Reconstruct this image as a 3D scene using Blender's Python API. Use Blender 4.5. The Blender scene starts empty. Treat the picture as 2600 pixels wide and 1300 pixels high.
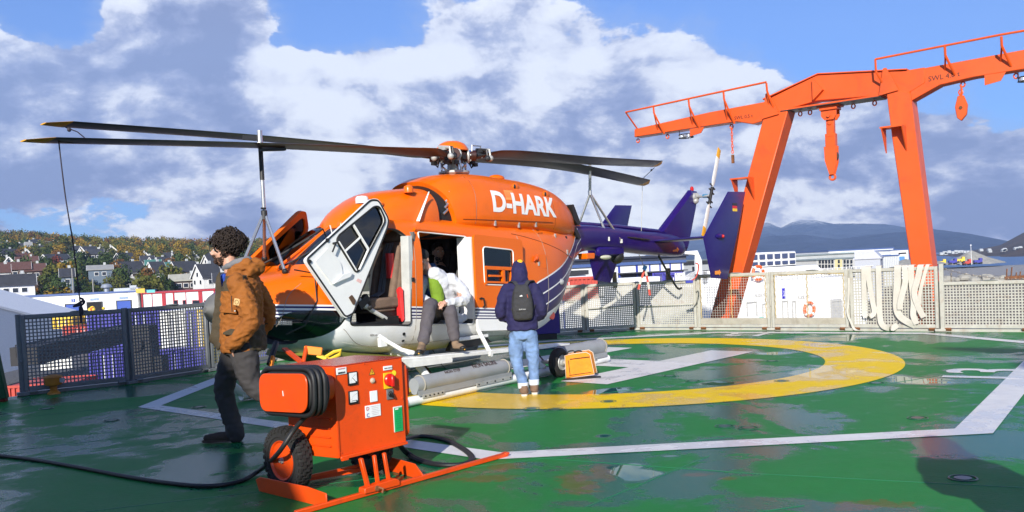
import bpy, bmesh, math, random
from mathutils import Vector, Matrix, noise
from mathutils.bvhtree import BVHTree
random.seed(7)
R = math.radians
sc = bpy.context.scene
COL = sc.collection

# ---------------------------------------------------------------- camera, light, exposure
CAM_H, CAM_F, CAM_PP, CAM_ROLL, CAM_PITCH = 1.5284, 2250.0, 100.0, -0.048, R(-1.907)
SUN_AZ, SUN_EL = 11.0, 24.5           # shadows fall towards this azimuth (right of +Y)

def ray(px, py):
    x, y = px - 1300.0, py - 650.0 - CAM_PP
    c, s = math.cos(CAM_ROLL), math.sin(CAM_ROLL)
    x, y = c * x + s * y, -s * x + c * y
    cp, sp = math.cos(CAM_PITCH), math.sin(CAM_PITCH)
    return Vector((x, cp * CAM_F + sp * y, sp * CAM_F - cp * y)) / CAM_F

def at(px, py, Y):
    r = ray(px, py)
    return Vector((0, 0, CAM_H)) + r * (Y / r.y)

def gnd(px, py, z=0.0):
    r = ray(px, py)
    return Vector((0, 0, CAM_H)) + r * ((z - CAM_H) / r.z)

cam = bpy.data.cameras.new("camera")
camo = bpy.data.objects.new("camera", cam)
COL.objects.link(camo)
cam.sensor_fit = 'HORIZONTAL'
cam.sensor_width = 36.0
cam.lens = CAM_F / 2600.0 * 36.0
cam.shift_y = CAM_PP / 2600.0
cam.clip_start = 0.05
cam.clip_end = 30000
def _lin(dx, dy, f):
    c, s = math.cos(CAM_ROLL), math.sin(CAM_ROLL)
    x, y = c * dx + s * dy, -s * dx + c * dy
    cp, sp = math.cos(CAM_PITCH), math.sin(CAM_PITCH)
    return Vector((x, cp * f + sp * y, sp * f - cp * y)).normalized()
_r, _u, _b = _lin(1, 0, 0), _lin(0, -1, 0), -_lin(0, 0, 1)
camo.matrix_world = Matrix(((_r.x, _u.x, _b.x, 0), (_r.y, _u.y, _b.y, 0), (_r.z, _u.z, _b.z, CAM_H), (0, 0, 0, 1)))
sc.camera = camo

sc.view_settings.view_transform = 'Standard'
sc.view_settings.look = 'None'
sc.view_settings.exposure = 1.0
sc.view_settings.gamma = 1.0
sc.view_settings.use_curve_mapping = False

sun = bpy.data.lights.new("sun", 'SUN')
suno = bpy.data.objects.new("sun", sun)
COL.objects.link(suno)
sun.energy = 5.0
sun.angle = R(0.53)
sun.color = (1.0, 0.95, 0.86)
_sd = Vector((math.sin(R(SUN_AZ)) * math.cos(R(SUN_EL)), math.cos(R(SUN_AZ)) * math.cos(R(SUN_EL)), -math.sin(R(SUN_EL))))
suno.rotation_euler = _sd.to_track_quat('-Z', 'Y').to_euler()

world = bpy.data.worlds.new("World")
sc.world = world
world.use_nodes = True

class NT:
    """small wrapper to write node trees tersely"""
    def __init__(s, tree):
        s.t = tree; s.n = tree.nodes; s.l = tree.links
    def new(s, typ, **kw):
        nd = s.n.new(typ)
        for k, v in kw.items(): setattr(nd, k, v)
        return nd
    def put(s, sock, v):
        if hasattr(v, 'is_output') or isinstance(v, bpy.types.NodeSocket): s.l.new(v, sock)
        else: sock.default_value = v
    def m(s, op, a, b=0.0, c=None, clamp=False):
        nd = s.new('ShaderNodeMath', operation=op, use_clamp=clamp)
        s.put(nd.inputs[0], a)
        if len(nd.inputs) > 1: s.put(nd.inputs[1], b)
        if c is not None: s.put(nd.inputs[2], c)
        return nd.outputs[0]
    def vm(s, op, a, b=(0, 0, 0), sc_=None):
        nd = s.new('ShaderNodeVectorMath', operation=op)
        s.put(nd.inputs[0], a); s.put(nd.inputs[1], b)
        if sc_ is not None: s.put(nd.inputs['Scale'], sc_)
        return nd.outputs['Value'] if op in ('LENGTH', 'DISTANCE', 'DOT_PRODUCT') else nd.outputs[0]
    def mix(s, f, a, b, blend='MIX'):
        nd = s.new('ShaderNodeMix', data_type='RGBA', blend_type=blend)
        s.put(nd.inputs[0], f)
        for i, v in ((6, a), (7, b)):
            if isinstance(v, tuple) and len(v) == 3: v = v + (1.0,)
            s.put(nd.inputs[i], v)
        return nd.outputs[2]
    def ramp(s, v, pts):
        nd = s.new('ShaderNodeValToRGB')
        e = nd.color_ramp.elements
        while len(e) < len(pts): e.new(0.5)
        for el, (p, c) in zip(e, pts):
            el.position = p
            el.color = (c, c, c, 1) if not isinstance(c, tuple) else (c + (1.0,) if len(c) == 3 else c)
        s.put(nd.inputs[0], v)
        return nd.outputs[0]
    def noise(s, vec=None, scale=5.0, detail=4.0, rough=0.55, dist=0.0, out=0):
        nd = s.new('ShaderNodeTexNoise')
        if vec is not None: s.put(nd.inputs['Vector'], vec)
        nd.inputs['Scale'].default_value = scale; nd.inputs['Detail'].default_value = detail
        nd.inputs['Roughness'].default_value = rough; nd.inputs['Distortion'].default_value = dist
        return nd.outputs[out]
    def ss(s, v, a, b):
        nd = s.new('ShaderNodeMapRange', interpolation_type='SMOOTHSTEP')
        s.put(nd.inputs[0], v); nd.inputs[1].default_value = a; nd.inputs[2].default_value = b
        return nd.outputs[0]

def build_world():
    t = NT(world.node_tree)
    t.n.clear()
    outn = t.new('ShaderNodeOutputWorld'); bg = t.new('ShaderNodeBackground')
    t.l.new(bg.outputs[0], outn.inputs[0])
    sky = t.new('ShaderNodeTexSky', sky_type='NISHITA', sun_disc=False)
    sky.sun_elevation = R(SUN_EL)
    sky.sun_rotation = R(SUN_AZ + 180.0)
    sky.air_density = 1.0; sky.dust_density = 0.4; sky.ozone_density = 2.0
    K = 0.12
    bg.inputs['Strength'].default_value = K
    d = t.vm('NORMALIZE', t.new('ShaderNodeTexCoord').outputs['Generated'])
    # cloud field sampled on the direction sphere, stretched sideways towards the horizon
    sp = t.new('ShaderNodeSeparateXYZ'); t.l.new(d, sp.inputs[0])
    z = sp.outputs[2]
    cb = t.new('ShaderNodeCombineXYZ')
    t.l.new(sp.outputs[0], cb.inputs[0]); t.l.new(sp.outputs[1], cb.inputs[1])
    t.l.new(t.m('MULTIPLY', t.m('POWER', t.m('MAXIMUM', z, 0.0), 0.8), 1.5), cb.inputs[2])
    base = cb.outputs[0]
    warp = t.vm('SCALE', t.vm('SUBTRACT', t.noise(base, 3.0, 3, 0.5, out=1), (0.5, 0.5, 0.5)), sc_=0.10)
    p = t.vm('ADD', base, warp)
    def field(v):
        a = t.noise(v, 4.0, 3, 0.5)
        b = t.noise(v, 10.0, 10, 0.60)
        return t.m('ADD', t.m('MULTIPLY', a, 0.50), t.m('MULTIPLY', b, 0.50))
    f0 = field(p)
    f1 = field(t.vm('ADD', p, (-0.022, -0.006, 0.034)))     # one step towards the light: slope gives the shading
    dw = t.vm('ADD', d, t.vm('SCALE', t.vm('SUBTRACT', t.noise(base, 9.0, 5, 0.6, out=1), (0.5, 0.5, 0.5)), sc_=0.11))
    def blobs(lst):
        acc = None
        for px, py, rad, w in lst:
            c = ray(px, py).normalized()
            q = t.m('DIVIDE', t.vm('DISTANCE', dw, tuple(c)), rad / CAM_F)
            g = t.m('MULTIPLY', t.m('POWER', 2.718, t.m('MULTIPLY', t.m('MULTIPLY', q, q), -1.0)), w)
            acc = g if acc is None else t.m('ADD', acc, g)
        return acc
    dens = blobs([(170, 0, 120, -.34), (20, -10, 60, -.22), (740, -10, 130, -.28), (860, 50, 100, -.24), (960, 10, 80, -.14), (1180, -60, 90, -.10), (1400, -20, 90, -.10),
                  (2150, -20, 260, -.24), (2350, 80, 240, -.22), (2560, 60, 220, -.20), (1950, 20, 130, -.18), (1650, -40, 160, -.16), (1450, -50, 120, -.12), (1060, -50, 120, -.12), (2560, 240, 60, -.10), (1530, 150, 60, -.07), (2000, 170, 60, -.06), (1750, 20, 120, -.05),
                  (300, 560, 110, -.22), (130, 575, 100, -.18), (440, 490, 45, -.12),
                  (0, 200, 260, .16), (110, 190, 120, .10), (380, 40, 140, .12), (560, 60, 110, .10), (1050, 160, 230, .16), (1330, 190, 200, .14), (700, 240, 260, .16), (250, 330, 320, .16), (1750, 330, 300, .15), (1680, 120, 110, .08),
                  (2150, 250, 120, .12), (2400, 440, 330, .16), (2550, 330, 120, .08), (2000, 480, 300, .13), (1300, 460, 400, .15), (900, 500, 300, .12), (600, 520, 160, .10), (60, 470, 160, .12)])
    highsky = t.m('MULTIPLY', t.ss(z, 0.33, 0.75), -0.16)
    dd = t.m('ADD', t.m('ADD', f0, dens), highsky)
    cover = t.ss(dd, 0.485, 0.535)
    thin = t.ss(dd, 0.36, 0.53)
    light = blobs([(740, 190, 130, .24), (1050, 100, 140, .26), (1290, 120, 100, .20), (870, 320, 180, .26), (980, 200, 120, -.10), (330, 350, 130, .24), (700, 470, 200, .18), (960, 540, 200, .12), (1480, 560, 230, .28), (1400, 90, 90, .14),
                   (2000, 540, 170, .20), (2250, 560, 200, .16), (1650, 300, 230, .10), (2150, 220, 90, .16), (1880, 150, 90, .10), (60, 130, 110, .06), (1980, 400, 90, .10),
                   (130, 220, 190, -.16), (520, 130, 170, -.16), (560, 280, 150, -.26), (1010, 240, 90, -.20), (1240, 230, 130, -.18), (90, 430, 170, -.26), (330, 470, 190, -.20), (600, 560, 120, -.20), (80, 540, 130, -.18), (1780, 440, 200, -.22), (1560, 250, 120, -.10), (1260, 330, 150, -.10),
                   (2330, 400, 220, -.28), (2500, 500, 200, -.22), (2100, 330, 140, -.12), (1900, 590, 90, -.08), (2480, 590, 120, -.10)])
    slope = t.m('MULTIPLY', t.m('SUBTRACT', f0, f1), 4.6)
    fine = t.m('MULTIPLY', t.m('SUBTRACT', t.noise(p, 24.0, 6, 0.6), 0.5), 0.35)
    edge = t.m('MULTIPLY', t.m('SUBTRACT', 1.0, t.ss(dd, 0.55, 0.78)), 0.20)
    lit = t.m('ADD', t.m('MULTIPLY', t.m('SUBTRACT', t.m('ADD', t.m('ADD', t.m('ADD', t.m('ADD', 0.50, slope), light), fine), edge), 0.5), 1.35), 0.455, clamp=True)
    ccol = t.ramp(lit, [(0.0, (0.23, 0.26, 0.43)), (0.25, (0.34, 0.37, 0.55)), (0.50, (0.60, 0.62, 0.74)), (0.70, (0.94, 0.94, 0.97)), (1.0, (1.12, 1.12, 1.10))])
    ccol = t.vm('SCALE', ccol, sc_=0.57 / K)
    # clear-sky blue from the sky model, slightly deeper with height
    blue = t.mix(1.0, sky.outputs[0], (0.225, 0.385, 0.70, 1), 'MULTIPLY')
    veil = t.mix(t.m('MULTIPLY', thin, 0.45), blue, t.vm('SCALE', (0.40, 0.53, 0.86), sc_=0.50 / K))
    cc = t.mix(cover, veil, ccol)
    # below the horizon: dull ground tone
    low = t.ss(z, -0.02, 0.0)
    cc = t.mix(low, (0.9, 1.0, 1.2, 1), cc)
    t.l.new(cc, bg.inputs[0])
build_world()

# ---------------------------------------------------------------- helpers
MATS = {}
def mat(name, col, rough=0.5, metal=0.0, var=0.12, vscale=6.0, bump=0.0, bscale=60.0, spec=0.5, coat=0.0, trans=0.0, alpha=1.0, emit=None, dirt=0.0, dirtcol=(0.12, 0.09, 0.06), dscale=3.0, fine=0.0):
    if name in MATS: return MATS[name]
    m = bpy.data.materials.new(name); m.use_nodes = True
    MATS[name] = m
    t = NT(m.node_tree)
    b = t.n['Principled BSDF']
    co = t.new('ShaderNodeTexCoord').outputs['Object']
    c = tuple(col) + (1.0,)
    cs = c
    if var > 0:
        nz = t.noise(co, vscale, 5, 0.6)
        lo = tuple(max(0, x * (1 - var)) for x in col) + (1.0,)
        hi = tuple(min(1, x * (1 + var)) for x in col) + (1.0,)
        cs = t.mix(t.ramp(nz, [(0.3, 0.0), (0.7, 1.0)]), lo, hi)
    if dirt > 0:
        nz = t.noise(co, dscale, 8, 0.7, 0.6)
        cs = t.mix(t.m('MULTIPLY', t.ramp(nz, [(0.52, 0.0), (0.72, 1.0)]), dirt), cs, tuple(dirtcol) + (1.0,))
    t.put(b.inputs['Base Color'], cs)
    if var > 0 or dirt > 0:
        rn = t.noise(co, vscale * 2.3, 4, 0.6)
        t.put(b.inputs['Roughness'], t.m('ADD', rough * 0.8, t.m('MULTIPLY', rn, rough * 0.4)))
    else:
        b.inputs['Roughness'].default_value = rough
    b.inputs['Metallic'].default_value = metal
    b.inputs['Specular IOR Level'].default_value = spec
    b.inputs['Coat Weight'].default_value = coat
    b.inputs['Coat Roughness'].default_value = 0.08
    if trans: b.inputs['Transmission Weight'].default_value = trans
    if alpha < 1: b.inputs['Alpha'].default_value = alpha
    if emit: 
        b.inputs['Emission Color'].default_value = tuple(emit[:3]) + (1,); b.inputs['Emission Strength'].default_value = emit[3]
    if bump > 0:
        bn = t.new('ShaderNodeBump'); bn.inputs['Strength'].default_value = bump; bn.inputs['Distance'].default_value = 0.01
        t.put(bn.inputs['Height'], t.noise(co, bscale, 6, 0.6)); t.l.new(bn.outputs[0], b.inputs['Normal'])
    return m

class MB:
    """collects simple shapes, then links them as one mesh object"""
    def __init__(s): s.v = []; s.f = []; s.sm = []; s.mi = []; s.cur = 0
    def raw(s, v, f, smooth=False):
        o = len(s.v); s.v += [tuple(x) for x in v]; s.f += [tuple(i + o for i in q) for q in f]
        s.sm += [smooth] * len(f); s.mi += [s.cur] * len(f); return s
    def box(s, c, size, rot=None, taper=1.0):
        hx, hy, hz = size[0] / 2, size[1] / 2, size[2] / 2
        v = [Vector((x * (taper if z > 0 else 1), y * (taper if z > 0 else 1), z)) for x in (-hx, hx) for y in (-hy, hy) for z in (-hz, hz)]
        if rot is not None: v = [rot @ q for q in v]
        v = [q + Vector(c) for q in v]
        return s.raw(v, [(0, 1, 3, 2), (4, 6, 7, 5), (0, 4, 5, 1), (2, 3, 7, 6), (0, 2, 6, 4), (1, 5, 7, 3)])
    def bar(s, a, b, w, h, up=(0, 0, 1)):
        a, b = Vector(a), Vector(b); d = (b - a).normalized(); up = Vector(up)
        if abs(d.dot(up)) > 0.99: up = Vector((0, 1, 0))
        x = d.cross(up).normalized(); y = x.cross(d)
        v = [p + x * (w / 2 * i) + y * (h / 2 * j) for p in (a, b) for i, j in ((-1, -1), (1, -1), (1, 1), (-1, 1))]
        return s.raw(v, [(3, 2, 1, 0), (4, 5, 6, 7), (0, 1, 5, 4), (1, 2, 6, 5), (2, 3, 7, 6), (3, 0, 4, 7)])
    def cyl(s, a, b, r0, r1=None, n=12, cap=True):
        return s.tube([a, b], [r0, r0 if r1 is None else r1], n, cap)
    def tube(s, pts, r, n=10, cap=True, flat=1.0, closed=False):
        pts = [Vector(p) for p in pts]
        if not isinstance(r, (list, tuple)): r = [r] * len(pts)
        v = []; N = len(pts); prev = None
        for i, p in enumerate(pts):
            if closed: d = (pts[(i + 1) % N] - pts[i - 1]).normalized()
            else: d = (pts[min(i + 1, N - 1)] - pts[max(i - 1, 0)]).normalized()
            if prev is None:
                up = Vector((0, 0, 1)) if abs(d.z) < 0.9 else Vector((0, 1, 0))
                x = d.cross(up).normalized()
            else:
                x = (prev - d * prev.dot(d))
                x = x.normalized() if x.length > 1e-6 else d.orthogonal().normalized()
            prev = x; y = d.cross(x)
            for k in range(n):
                a = 2 * math.pi * k / n
                v.append(p + x * (math.cos(a) * r[i]) + y * (math.sin(a) * r[i] * flat))
        f = []
        for i in range(N - 1 + (1 if closed else 0)):
            j = (i + 1) % N
            for k in range(n):
                f.append((i * n + k, i * n + (k + 1) % n, j * n + (k + 1) % n, j * n + k))
        s.raw(v, f, True)
        if cap and not closed:
            o = len(s.v) - len(v)
            s.f.append(tuple(o + k for k in range(n))[::-1]); s.f.append(tuple(o + (N - 1) * n + k for k in range(n)))
            s.sm += [False, False]; s.mi += [s.cur] * 2
        return s
    def rings(s, rings, cap=True, smooth=True):
        n = len(rings[0]); v = [q for r_ in rings for q in r_]; f = []
        for i in range(len(rings) - 1):
            for k in range(n): f.append((i * n + k, i * n + (k + 1) % n, (i + 1) * n + (k + 1) % n, (i + 1) * n + k))
        s.raw(v, f, smooth)
        if cap:
            o = len(s.v) - len(v); L = len(rings) - 1
            s.f.append(tuple(o + k for k in range(n))[::-1]); s.f.append(tuple(o + L * n + k for k in range(n)))
            s.sm += [smooth, smooth]; s.mi += [s.cur] * 2
        return s
    def lathe(s, prof, c=(0, 0, 0), axis=(0, 0, 1), n=24, cap=True):
        c = Vector(c); ax = Vector(axis).normalized(); x = ax.orthogonal().normalized(); y = ax.cross(x)
        return s.rings([[c + ax * h + (x * math.cos(2 * math.pi * k / n) + y * math.sin(2 * math.pi * k / n)) * max(r_, 1e-4) for k in range(n)] for r_, h in prof], cap)
    def prism(s, poly, frame, d0, d1, smooth=False):
        """poly: 2-D points; frame: (origin, u, v, w) ; extruded along w from d0 to d1"""
        o, u, v_, w = [Vector(q) for q in frame]
        a = [o + u * p[0] + v_ * p[1] + w * d0 for p in poly]; b = [o + u * p[0] + v_ * p[1] + w * d1 for p in poly]
        n = len(poly)
        return s.raw(a + b, [tuple(range(n))[::-1], tuple(range(n, 2 * n))] + [(k, (k + 1) % n, n + (k + 1) % n, n + k) for k in range(n)], smooth)
    def ball(s, c, r, n=10, m=7, sc_=(1, 1, 1)):
        c = Vector(c)
        rr = []
        for i in range(m + 1):
            th = math.pi * i / m
            rr.append([c + Vector((math.sin(th) * math.cos(2 * math.pi * k / n) * r * sc_[0] + 1e-5 * math.cos(k), math.sin(th) * math.sin(2 * math.pi * k / n) * r * sc_[1] + 1e-5 * math.sin(k), math.cos(th) * r * sc_[2])) for k in range(n)])
        return s.rings(rr, cap=False)
    def mesh(s, name):
        me = bpy.data.meshes.new(name)
        me.from_pydata([tuple(q) for q in s.v], [], s.f)
        me.polygons.foreach_set('use_smooth', s.sm)
        me.polygons.foreach_set('material_index', s.mi)
        bm = bmesh.new(); bm.from_mesh(me); bmesh.ops.recalc_face_normals(bm, faces=bm.faces); bm.to_mesh(me); bm.free()
        me.update()
        return me

def link(name, me, mats, parent=None, sharp=35, loc=None):
    o = bpy.data.objects.new(name, me)
    COL.objects.link(o)
    if not isinstance(mats, (list, tuple)): mats = [mats]
    if not me.materials:
        for q in mats: me.materials.append(q)
    if parent is not None: o.parent = parent
    if loc is not None: o.location = loc
    if sharp: 
        try: me.set_sharp_from_angle(angle=R(sharp))
        except Exception: pass
    return o
def build(mb, name, mats, parent=None, sharp=35, bevel=0.0, loc=None, seg=1):
    o = link(name, mb.mesh(name), mats, parent, sharp, loc)
    if bevel:
        md = o.modifiers.new("bevel", 'BEVEL'); md.width = bevel; md.segments = seg; md.limit_method = 'ANGLE'; md.angle_limit = R(40)
    return o
def tag(o, label=None, cat=None, group=None, kind=None):
    if label: o['label'] = label
    if cat: o['category'] = cat
    if group: o['group'] = group
    if kind: o['kind'] = kind
    return o
def empty(name, loc, rz=0.0, label=None, cat=None, group=None):
    o = bpy.data.objects.new(name, None); COL.objects.link(o)
    o.empty_display_size = 0.2
    o.location = loc; o.rotation_euler = (0, 0, rz)
    return tag(o, label, cat, group)
def ctree(o, parent=None):
    c = o.copy(); COL.objects.link(c); c.parent = parent
    for ch in o.children: ctree(ch, c)
    return c
def evaluated(o):
    dg = bpy.context.evaluated_depsgraph_get()
    return bpy.data.meshes.new_from_object(o.evaluated_get(dg), depsgraph=dg)
def boolean(me, cutters, op='DIFFERENCE'):
    """cutters: list of meshes"""
    o = bpy.data.objects.new("tmp_bool", me); COL.objects.link(o); tmp = []
    for c in cutters:
        k = bpy.data.objects.new("tmp_cut", c); COL.objects.link(k); tmp.append(k)
        md = o.modifiers.new("b", 'BOOLEAN'); md.operation = op; md.object = k; md.solver = 'EXACT'
    bpy.context.view_layer.update()
    res = evaluated(o)
    for k in tmp: bpy.data.objects.remove(k)
    bpy.data.objects.remove(o)
    return res
def remeshed(mb, voxel, smooth=4, sub=0):
    me = mb.mesh("tmp_re")
    o = bpy.data.objects.new("tmp_re", me); COL.objects.link(o)
    md = o.modifiers.new("r", 'REMESH'); md.mode = 'VOXEL'; md.voxel_size = voxel; md.use_smooth_shade = True
    if smooth:
        md = o.modifiers.new("s", 'SMOOTH'); md.iterations = smooth; md.factor = 0.5
    bpy.context.view_layer.update()
    res = evaluated(o); bpy.data.objects.remove(o)
    return res
def rline(pts, m):
    """Catmull-Rom resampling of a polyline, m pieces per segment"""
    pts = [Vector(p) for p in pts]; out = []
    for i in range(len(pts) - 1):
        p0, p1, p2, p3 = pts[max(i - 1, 0)], pts[i], pts[i + 1], pts[min(i + 2, len(pts) - 1)]
        for k in range(m):
            t = k / m
            out.append(0.5 * ((2 * p1) + (p2 - p0) * t + (2 * p0 - 5 * p1 + 4 * p2 - p3) * t * t + (3 * p1 - p0 - 3 * p2 + p3) * t ** 3))
    out.append(pts[-1]); return out
def lerp(a, b, t): return a + (b - a) * t
def interp(tab, x):
    """tab rows (x, v1, v2...)"""
    if x <= tab[0][0]: return tab[0][1:]
    for a, b in zip(tab, tab[1:]):
        if x <= b[0]:
            t = (x - a[0]) / (b[0] - a[0]); return tuple(lerp(p, q, t) for p, q in zip(a[1:], b[1:]))
    return tab[-1][1:]
def text_mesh(body, size, extrude=0.0, align='LEFT', bold=0.0, shear=0.0, aspect=1.0):
    cu = bpy.data.curves.new("tmp_txt", 'FONT'); cu.body = body; cu.size = size; cu.extrude = extrude; cu.align_x = align; cu.offset = bold; cu.shear = shear
    cu.resolution_u = 4
    o = bpy.data.objects.new("tmp_txt", cu); COL.objects.link(o)
    bpy.context.view_layer.update()
    me = evaluated(o); bpy.data.objects.remove(o)
    if aspect != 1.0:
        for v in me.vertices: v.co.x *= aspect
    return me
def put_text(name, body, size, M, m, parent=None, extrude=0.002, align='CENTER', bold=0.0, aspect=1.0):
    me = text_mesh(body, size, extrude, align, bold, aspect=aspect)
    me.transform(M)
    me.materials.clear()
    return link(name, me, m, parent, sharp=None)
def fmat(o, u, v, w):
    """matrix with columns u v w and origin o"""
    return Matrix(((u[0], v[0], w[0], o[0]), (u[1], v[1], w[1], o[1]), (u[2], v[2], w[2], o[2]), (0, 0, 0, 1)))
import numpy as np
# ---------------------------------------------------------------- deck
PUDDLES = [(gnd(1560, 993), 0.42, 0.14), (gnd(1965, 897), 0.40, 0.20), (gnd(2075, 945), 0.60, 0.40), (gnd(1840, 973), 0.36, 0.14), (gnd(1535, 1107), 0.13, 0.06),
           (gnd(1590, 1200), 0.30, 0.20), (gnd(1700, 1158), 0.10, 0.03), (gnd(2350, 965), 0.5, 0.25), (gnd(2120, 858), 0.7, 0.4), (gnd(2080, 873), 0.4, 0.3)]
RUST = [(gnd(1465, 1225), 0.20, 0.16), (gnd(1530, 1200), 0.12, 0.14), (gnd(1772, 1205), 0.16, 0.025), (gnd(1850, 1215), 0.10, 0.02), (gnd(2210, 1282), 0.35, 0.05), (gnd(1890, 917), 0.3, 0.16), (gnd(1905, 890), 0.3, 0.1), (gnd(1280, 1185), 0.22, 0.06), (gnd(1240, 1215), 0.3, 0.05)]
def deck_mat(name, dry, wet, rust=True, base_rough=0.42):
    m = bpy.data.materials.new(name); m.use_nodes = True
    t = NT(m.node_tree); b = t.n['Principled BSDF']
    co = t.new('ShaderNodeTexCoord').outputs['Object']
    n1 = t.noise(co, 0.55, 6, 0.62, 0.8)
    n2 = t.noise(co, 2.2, 6, 0.65, 0.3)
    n3 = t.noise(co, 130.0, 3, 0.6)
    w = t.m('ADD', t.m('MULTIPLY', n1, 0.72), t.m('MULTIPLY', n2, 0.28))
    wetm = t.ramp(w, [(0.44, 1.0), (0.475, 0.86), (0.487, 0.36), (0.50, 0.30), (0.512, 0.08), (0.62, 0.0)])
    pud = None
    for (c, rx, ry) in PUDDLES:
        d = t.vm('LENGTH', t.vm('MULTIPLY', t.vm('SUBTRACT', co, tuple(c)), (1 / rx, 1 / ry * 0.55, 0)))
        q = t.m('SUBTRACT', 1.0, d)
        pud = q if pud is None else t.m('MAXIMUM', pud, q)
    pn = t.m('ADD', pud, t.m('MULTIPLY', t.m('SUBTRACT', t.noise(co, 2.6, 2, 0.4, 0.5), 0.5), 2.6))
    pudm = t.ss(pn, 0.30, 0.50)
    soft = t.ss(pn, -0.2, 0.4)
    wet2 = t.m('MAXIMUM', wetm, soft)
    tone = t.noise(co, 7.0, 5, 0.7)
    c = t.mix(wet2, tuple(dry), tuple(wet))
    c = t.mix(t.ramp(tone, [(0.35, 0.25), (0.65, 0.0)]), c, tuple(x * 0.55 for x in dry))
    c = t.mix(t.ramp(t.noise(co, 1.3, 8, 0.75, 1.0), [(0.60, 0.0), (0.70, 0.12)]), c, (0.16, 0.18, 0.13))
    if rust:
        rs = None
        for (cc, rx, ry) in RUST:
            d = t.vm('LENGTH', t.vm('MULTIPLY', t.vm('SUBTRACT', co, tuple(cc)), (1 / rx, 0.35 / ry, 0)))
            q = t.m('SUBTRACT', 1.0, d); rs = q if rs is None else t.m('MAXIMUM', rs, q)
        rm = t.ss(t.m('ADD', rs, t.m('MULTIPLY', t.m('SUBTRACT', t.noise(co, 9.0, 6, 0.7), 0.5), 2.6)), 0.25, 0.42)
        c = t.mix(t.m('MULTIPLY', rm, 0.40), c, (0.20, 0.06, 0.012))
    t.put(b.inputs['Base Color'], c)
    rough = t.m('ADD', t.m('MULTIPLY', t.m('SUBTRACT', 1.0, wet2), 0.28), 0.20)
    rough = t.m('MULTIPLY', rough, t.m('SUBTRACT', 1.0, t.m('MULTIPLY', pudm, 0.93)))
    t.put(b.inputs['Roughness'], rough)
    t.put(b.inputs['Specular IOR Level'], t.m('ADD', 0.05, t.m('ADD', t.m('MULTIPLY', wet2, 0.19), t.m('MULTIPLY', pudm, 0.35))))
    bn = t.new('ShaderNodeBump'); bn.inputs['Distance'].default_value = 0.004
    t.put(bn.inputs['Strength'], t.m('MULTIPLY', t.m('SUBTRACT', 1.0, pudm), t.m('ADD', 0.35, t.m('MULTIPLY', t.m('SUBTRACT', 1.0, wet2), 0.30))))
    t.put(bn.inputs['Height'], t.m('ADD', t.m('MULTIPLY', n3, 0.7), t.m('MULTIPLY', t.noise(co, 30.0, 3, 0.5), 1.0)))
    t.l.new(bn.outputs[0], b.inputs['Normal'])
    return m
M_deck = deck_mat("deck_green_paint", (0.022, 0.195, 0.042), (0.001, 0.092, 0.045))
M_yel = deck_mat("deck_yellow_paint", (0.84, 0.57, 0.001), (0.76, 0.46, 0.001), rust=False)
M_whi = deck_mat("deck_white_paint", (0.70, 0.69, 0.665), (0.62, 0.61, 0.60), rust=False)

FENCE_PTS = [(-7.08, 12.69), (-5.90, 13.54), (-5.12, 14.85), (-4.30, 16.12), (-3.25, 17.2), (-2.05, 18.05), (-0.75, 18.6), (0.42, 18.98), (1.56, 19.20), (2.70, 19.28), (3.86, 18.50), (5.13, 17.58), (6.34, 16.66), (7.56, 15.67), (8.72, 14.80), (9.8, 13.9)]
deck_poly = [(-30, -14), (-30, 5), (-8.6, 11.5)] + [(x * 1.002, y + 0.10) for x, y in FENCE_PTS] + [(14, 10), (16, 2), (16, -14)]
mb = MB(); mb.prism(deck_poly, ((0, 0, 0), (1, 0, 0), (0, 1, 0), (0, 0, 1)), -0.35, 0.0)
deck = tag(build(mb, "helicopter_deck", M_deck), kind='structure')
M_hull = mat("hull_paint", (0.10, 0.02, 0.015), 0.5, dirt=0.4)
mb = MB(); mb.prism([(x * 0.985, y * 0.985) for x, y in deck_poly], ((0, 0, 0), (1, 0, 0), (0, 1, 0), (0, 0, 1)), -9.5, -0.36)
tag(build(mb, "ship_hull", M_hull), kind='structure')

RC, RR = (1.4071, 13.1815), 4.034
def strip(name, pts, z, m, closed=False, parent=None):
    """pts: list of (inner, outer) 2-D pairs"""
    v = []; f = []
    for a, b in pts: v += [(a[0], a[1], z), (b[0], b[1], z)]
    n = len(pts)
    for i in range(n - (0 if closed else 1)):
        j = (i + 1) % n; f.append((2 * i, 2 * i + 1, 2 * j + 1, 2 * j))
    q = MB().raw(v, f)
    return build(q, name, m, parent, None)
strip("landing_ring", [((RC[0] + (RR - 1) * math.cos(a), RC[1] + (RR - 1) * math.sin(a)), (RC[0] + RR * math.cos(a), RC[1] + RR * math.sin(a))) for a in [2 * math.pi * k / 160 for k in range(160)]], 0.004, M_yel, True, deck)
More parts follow.
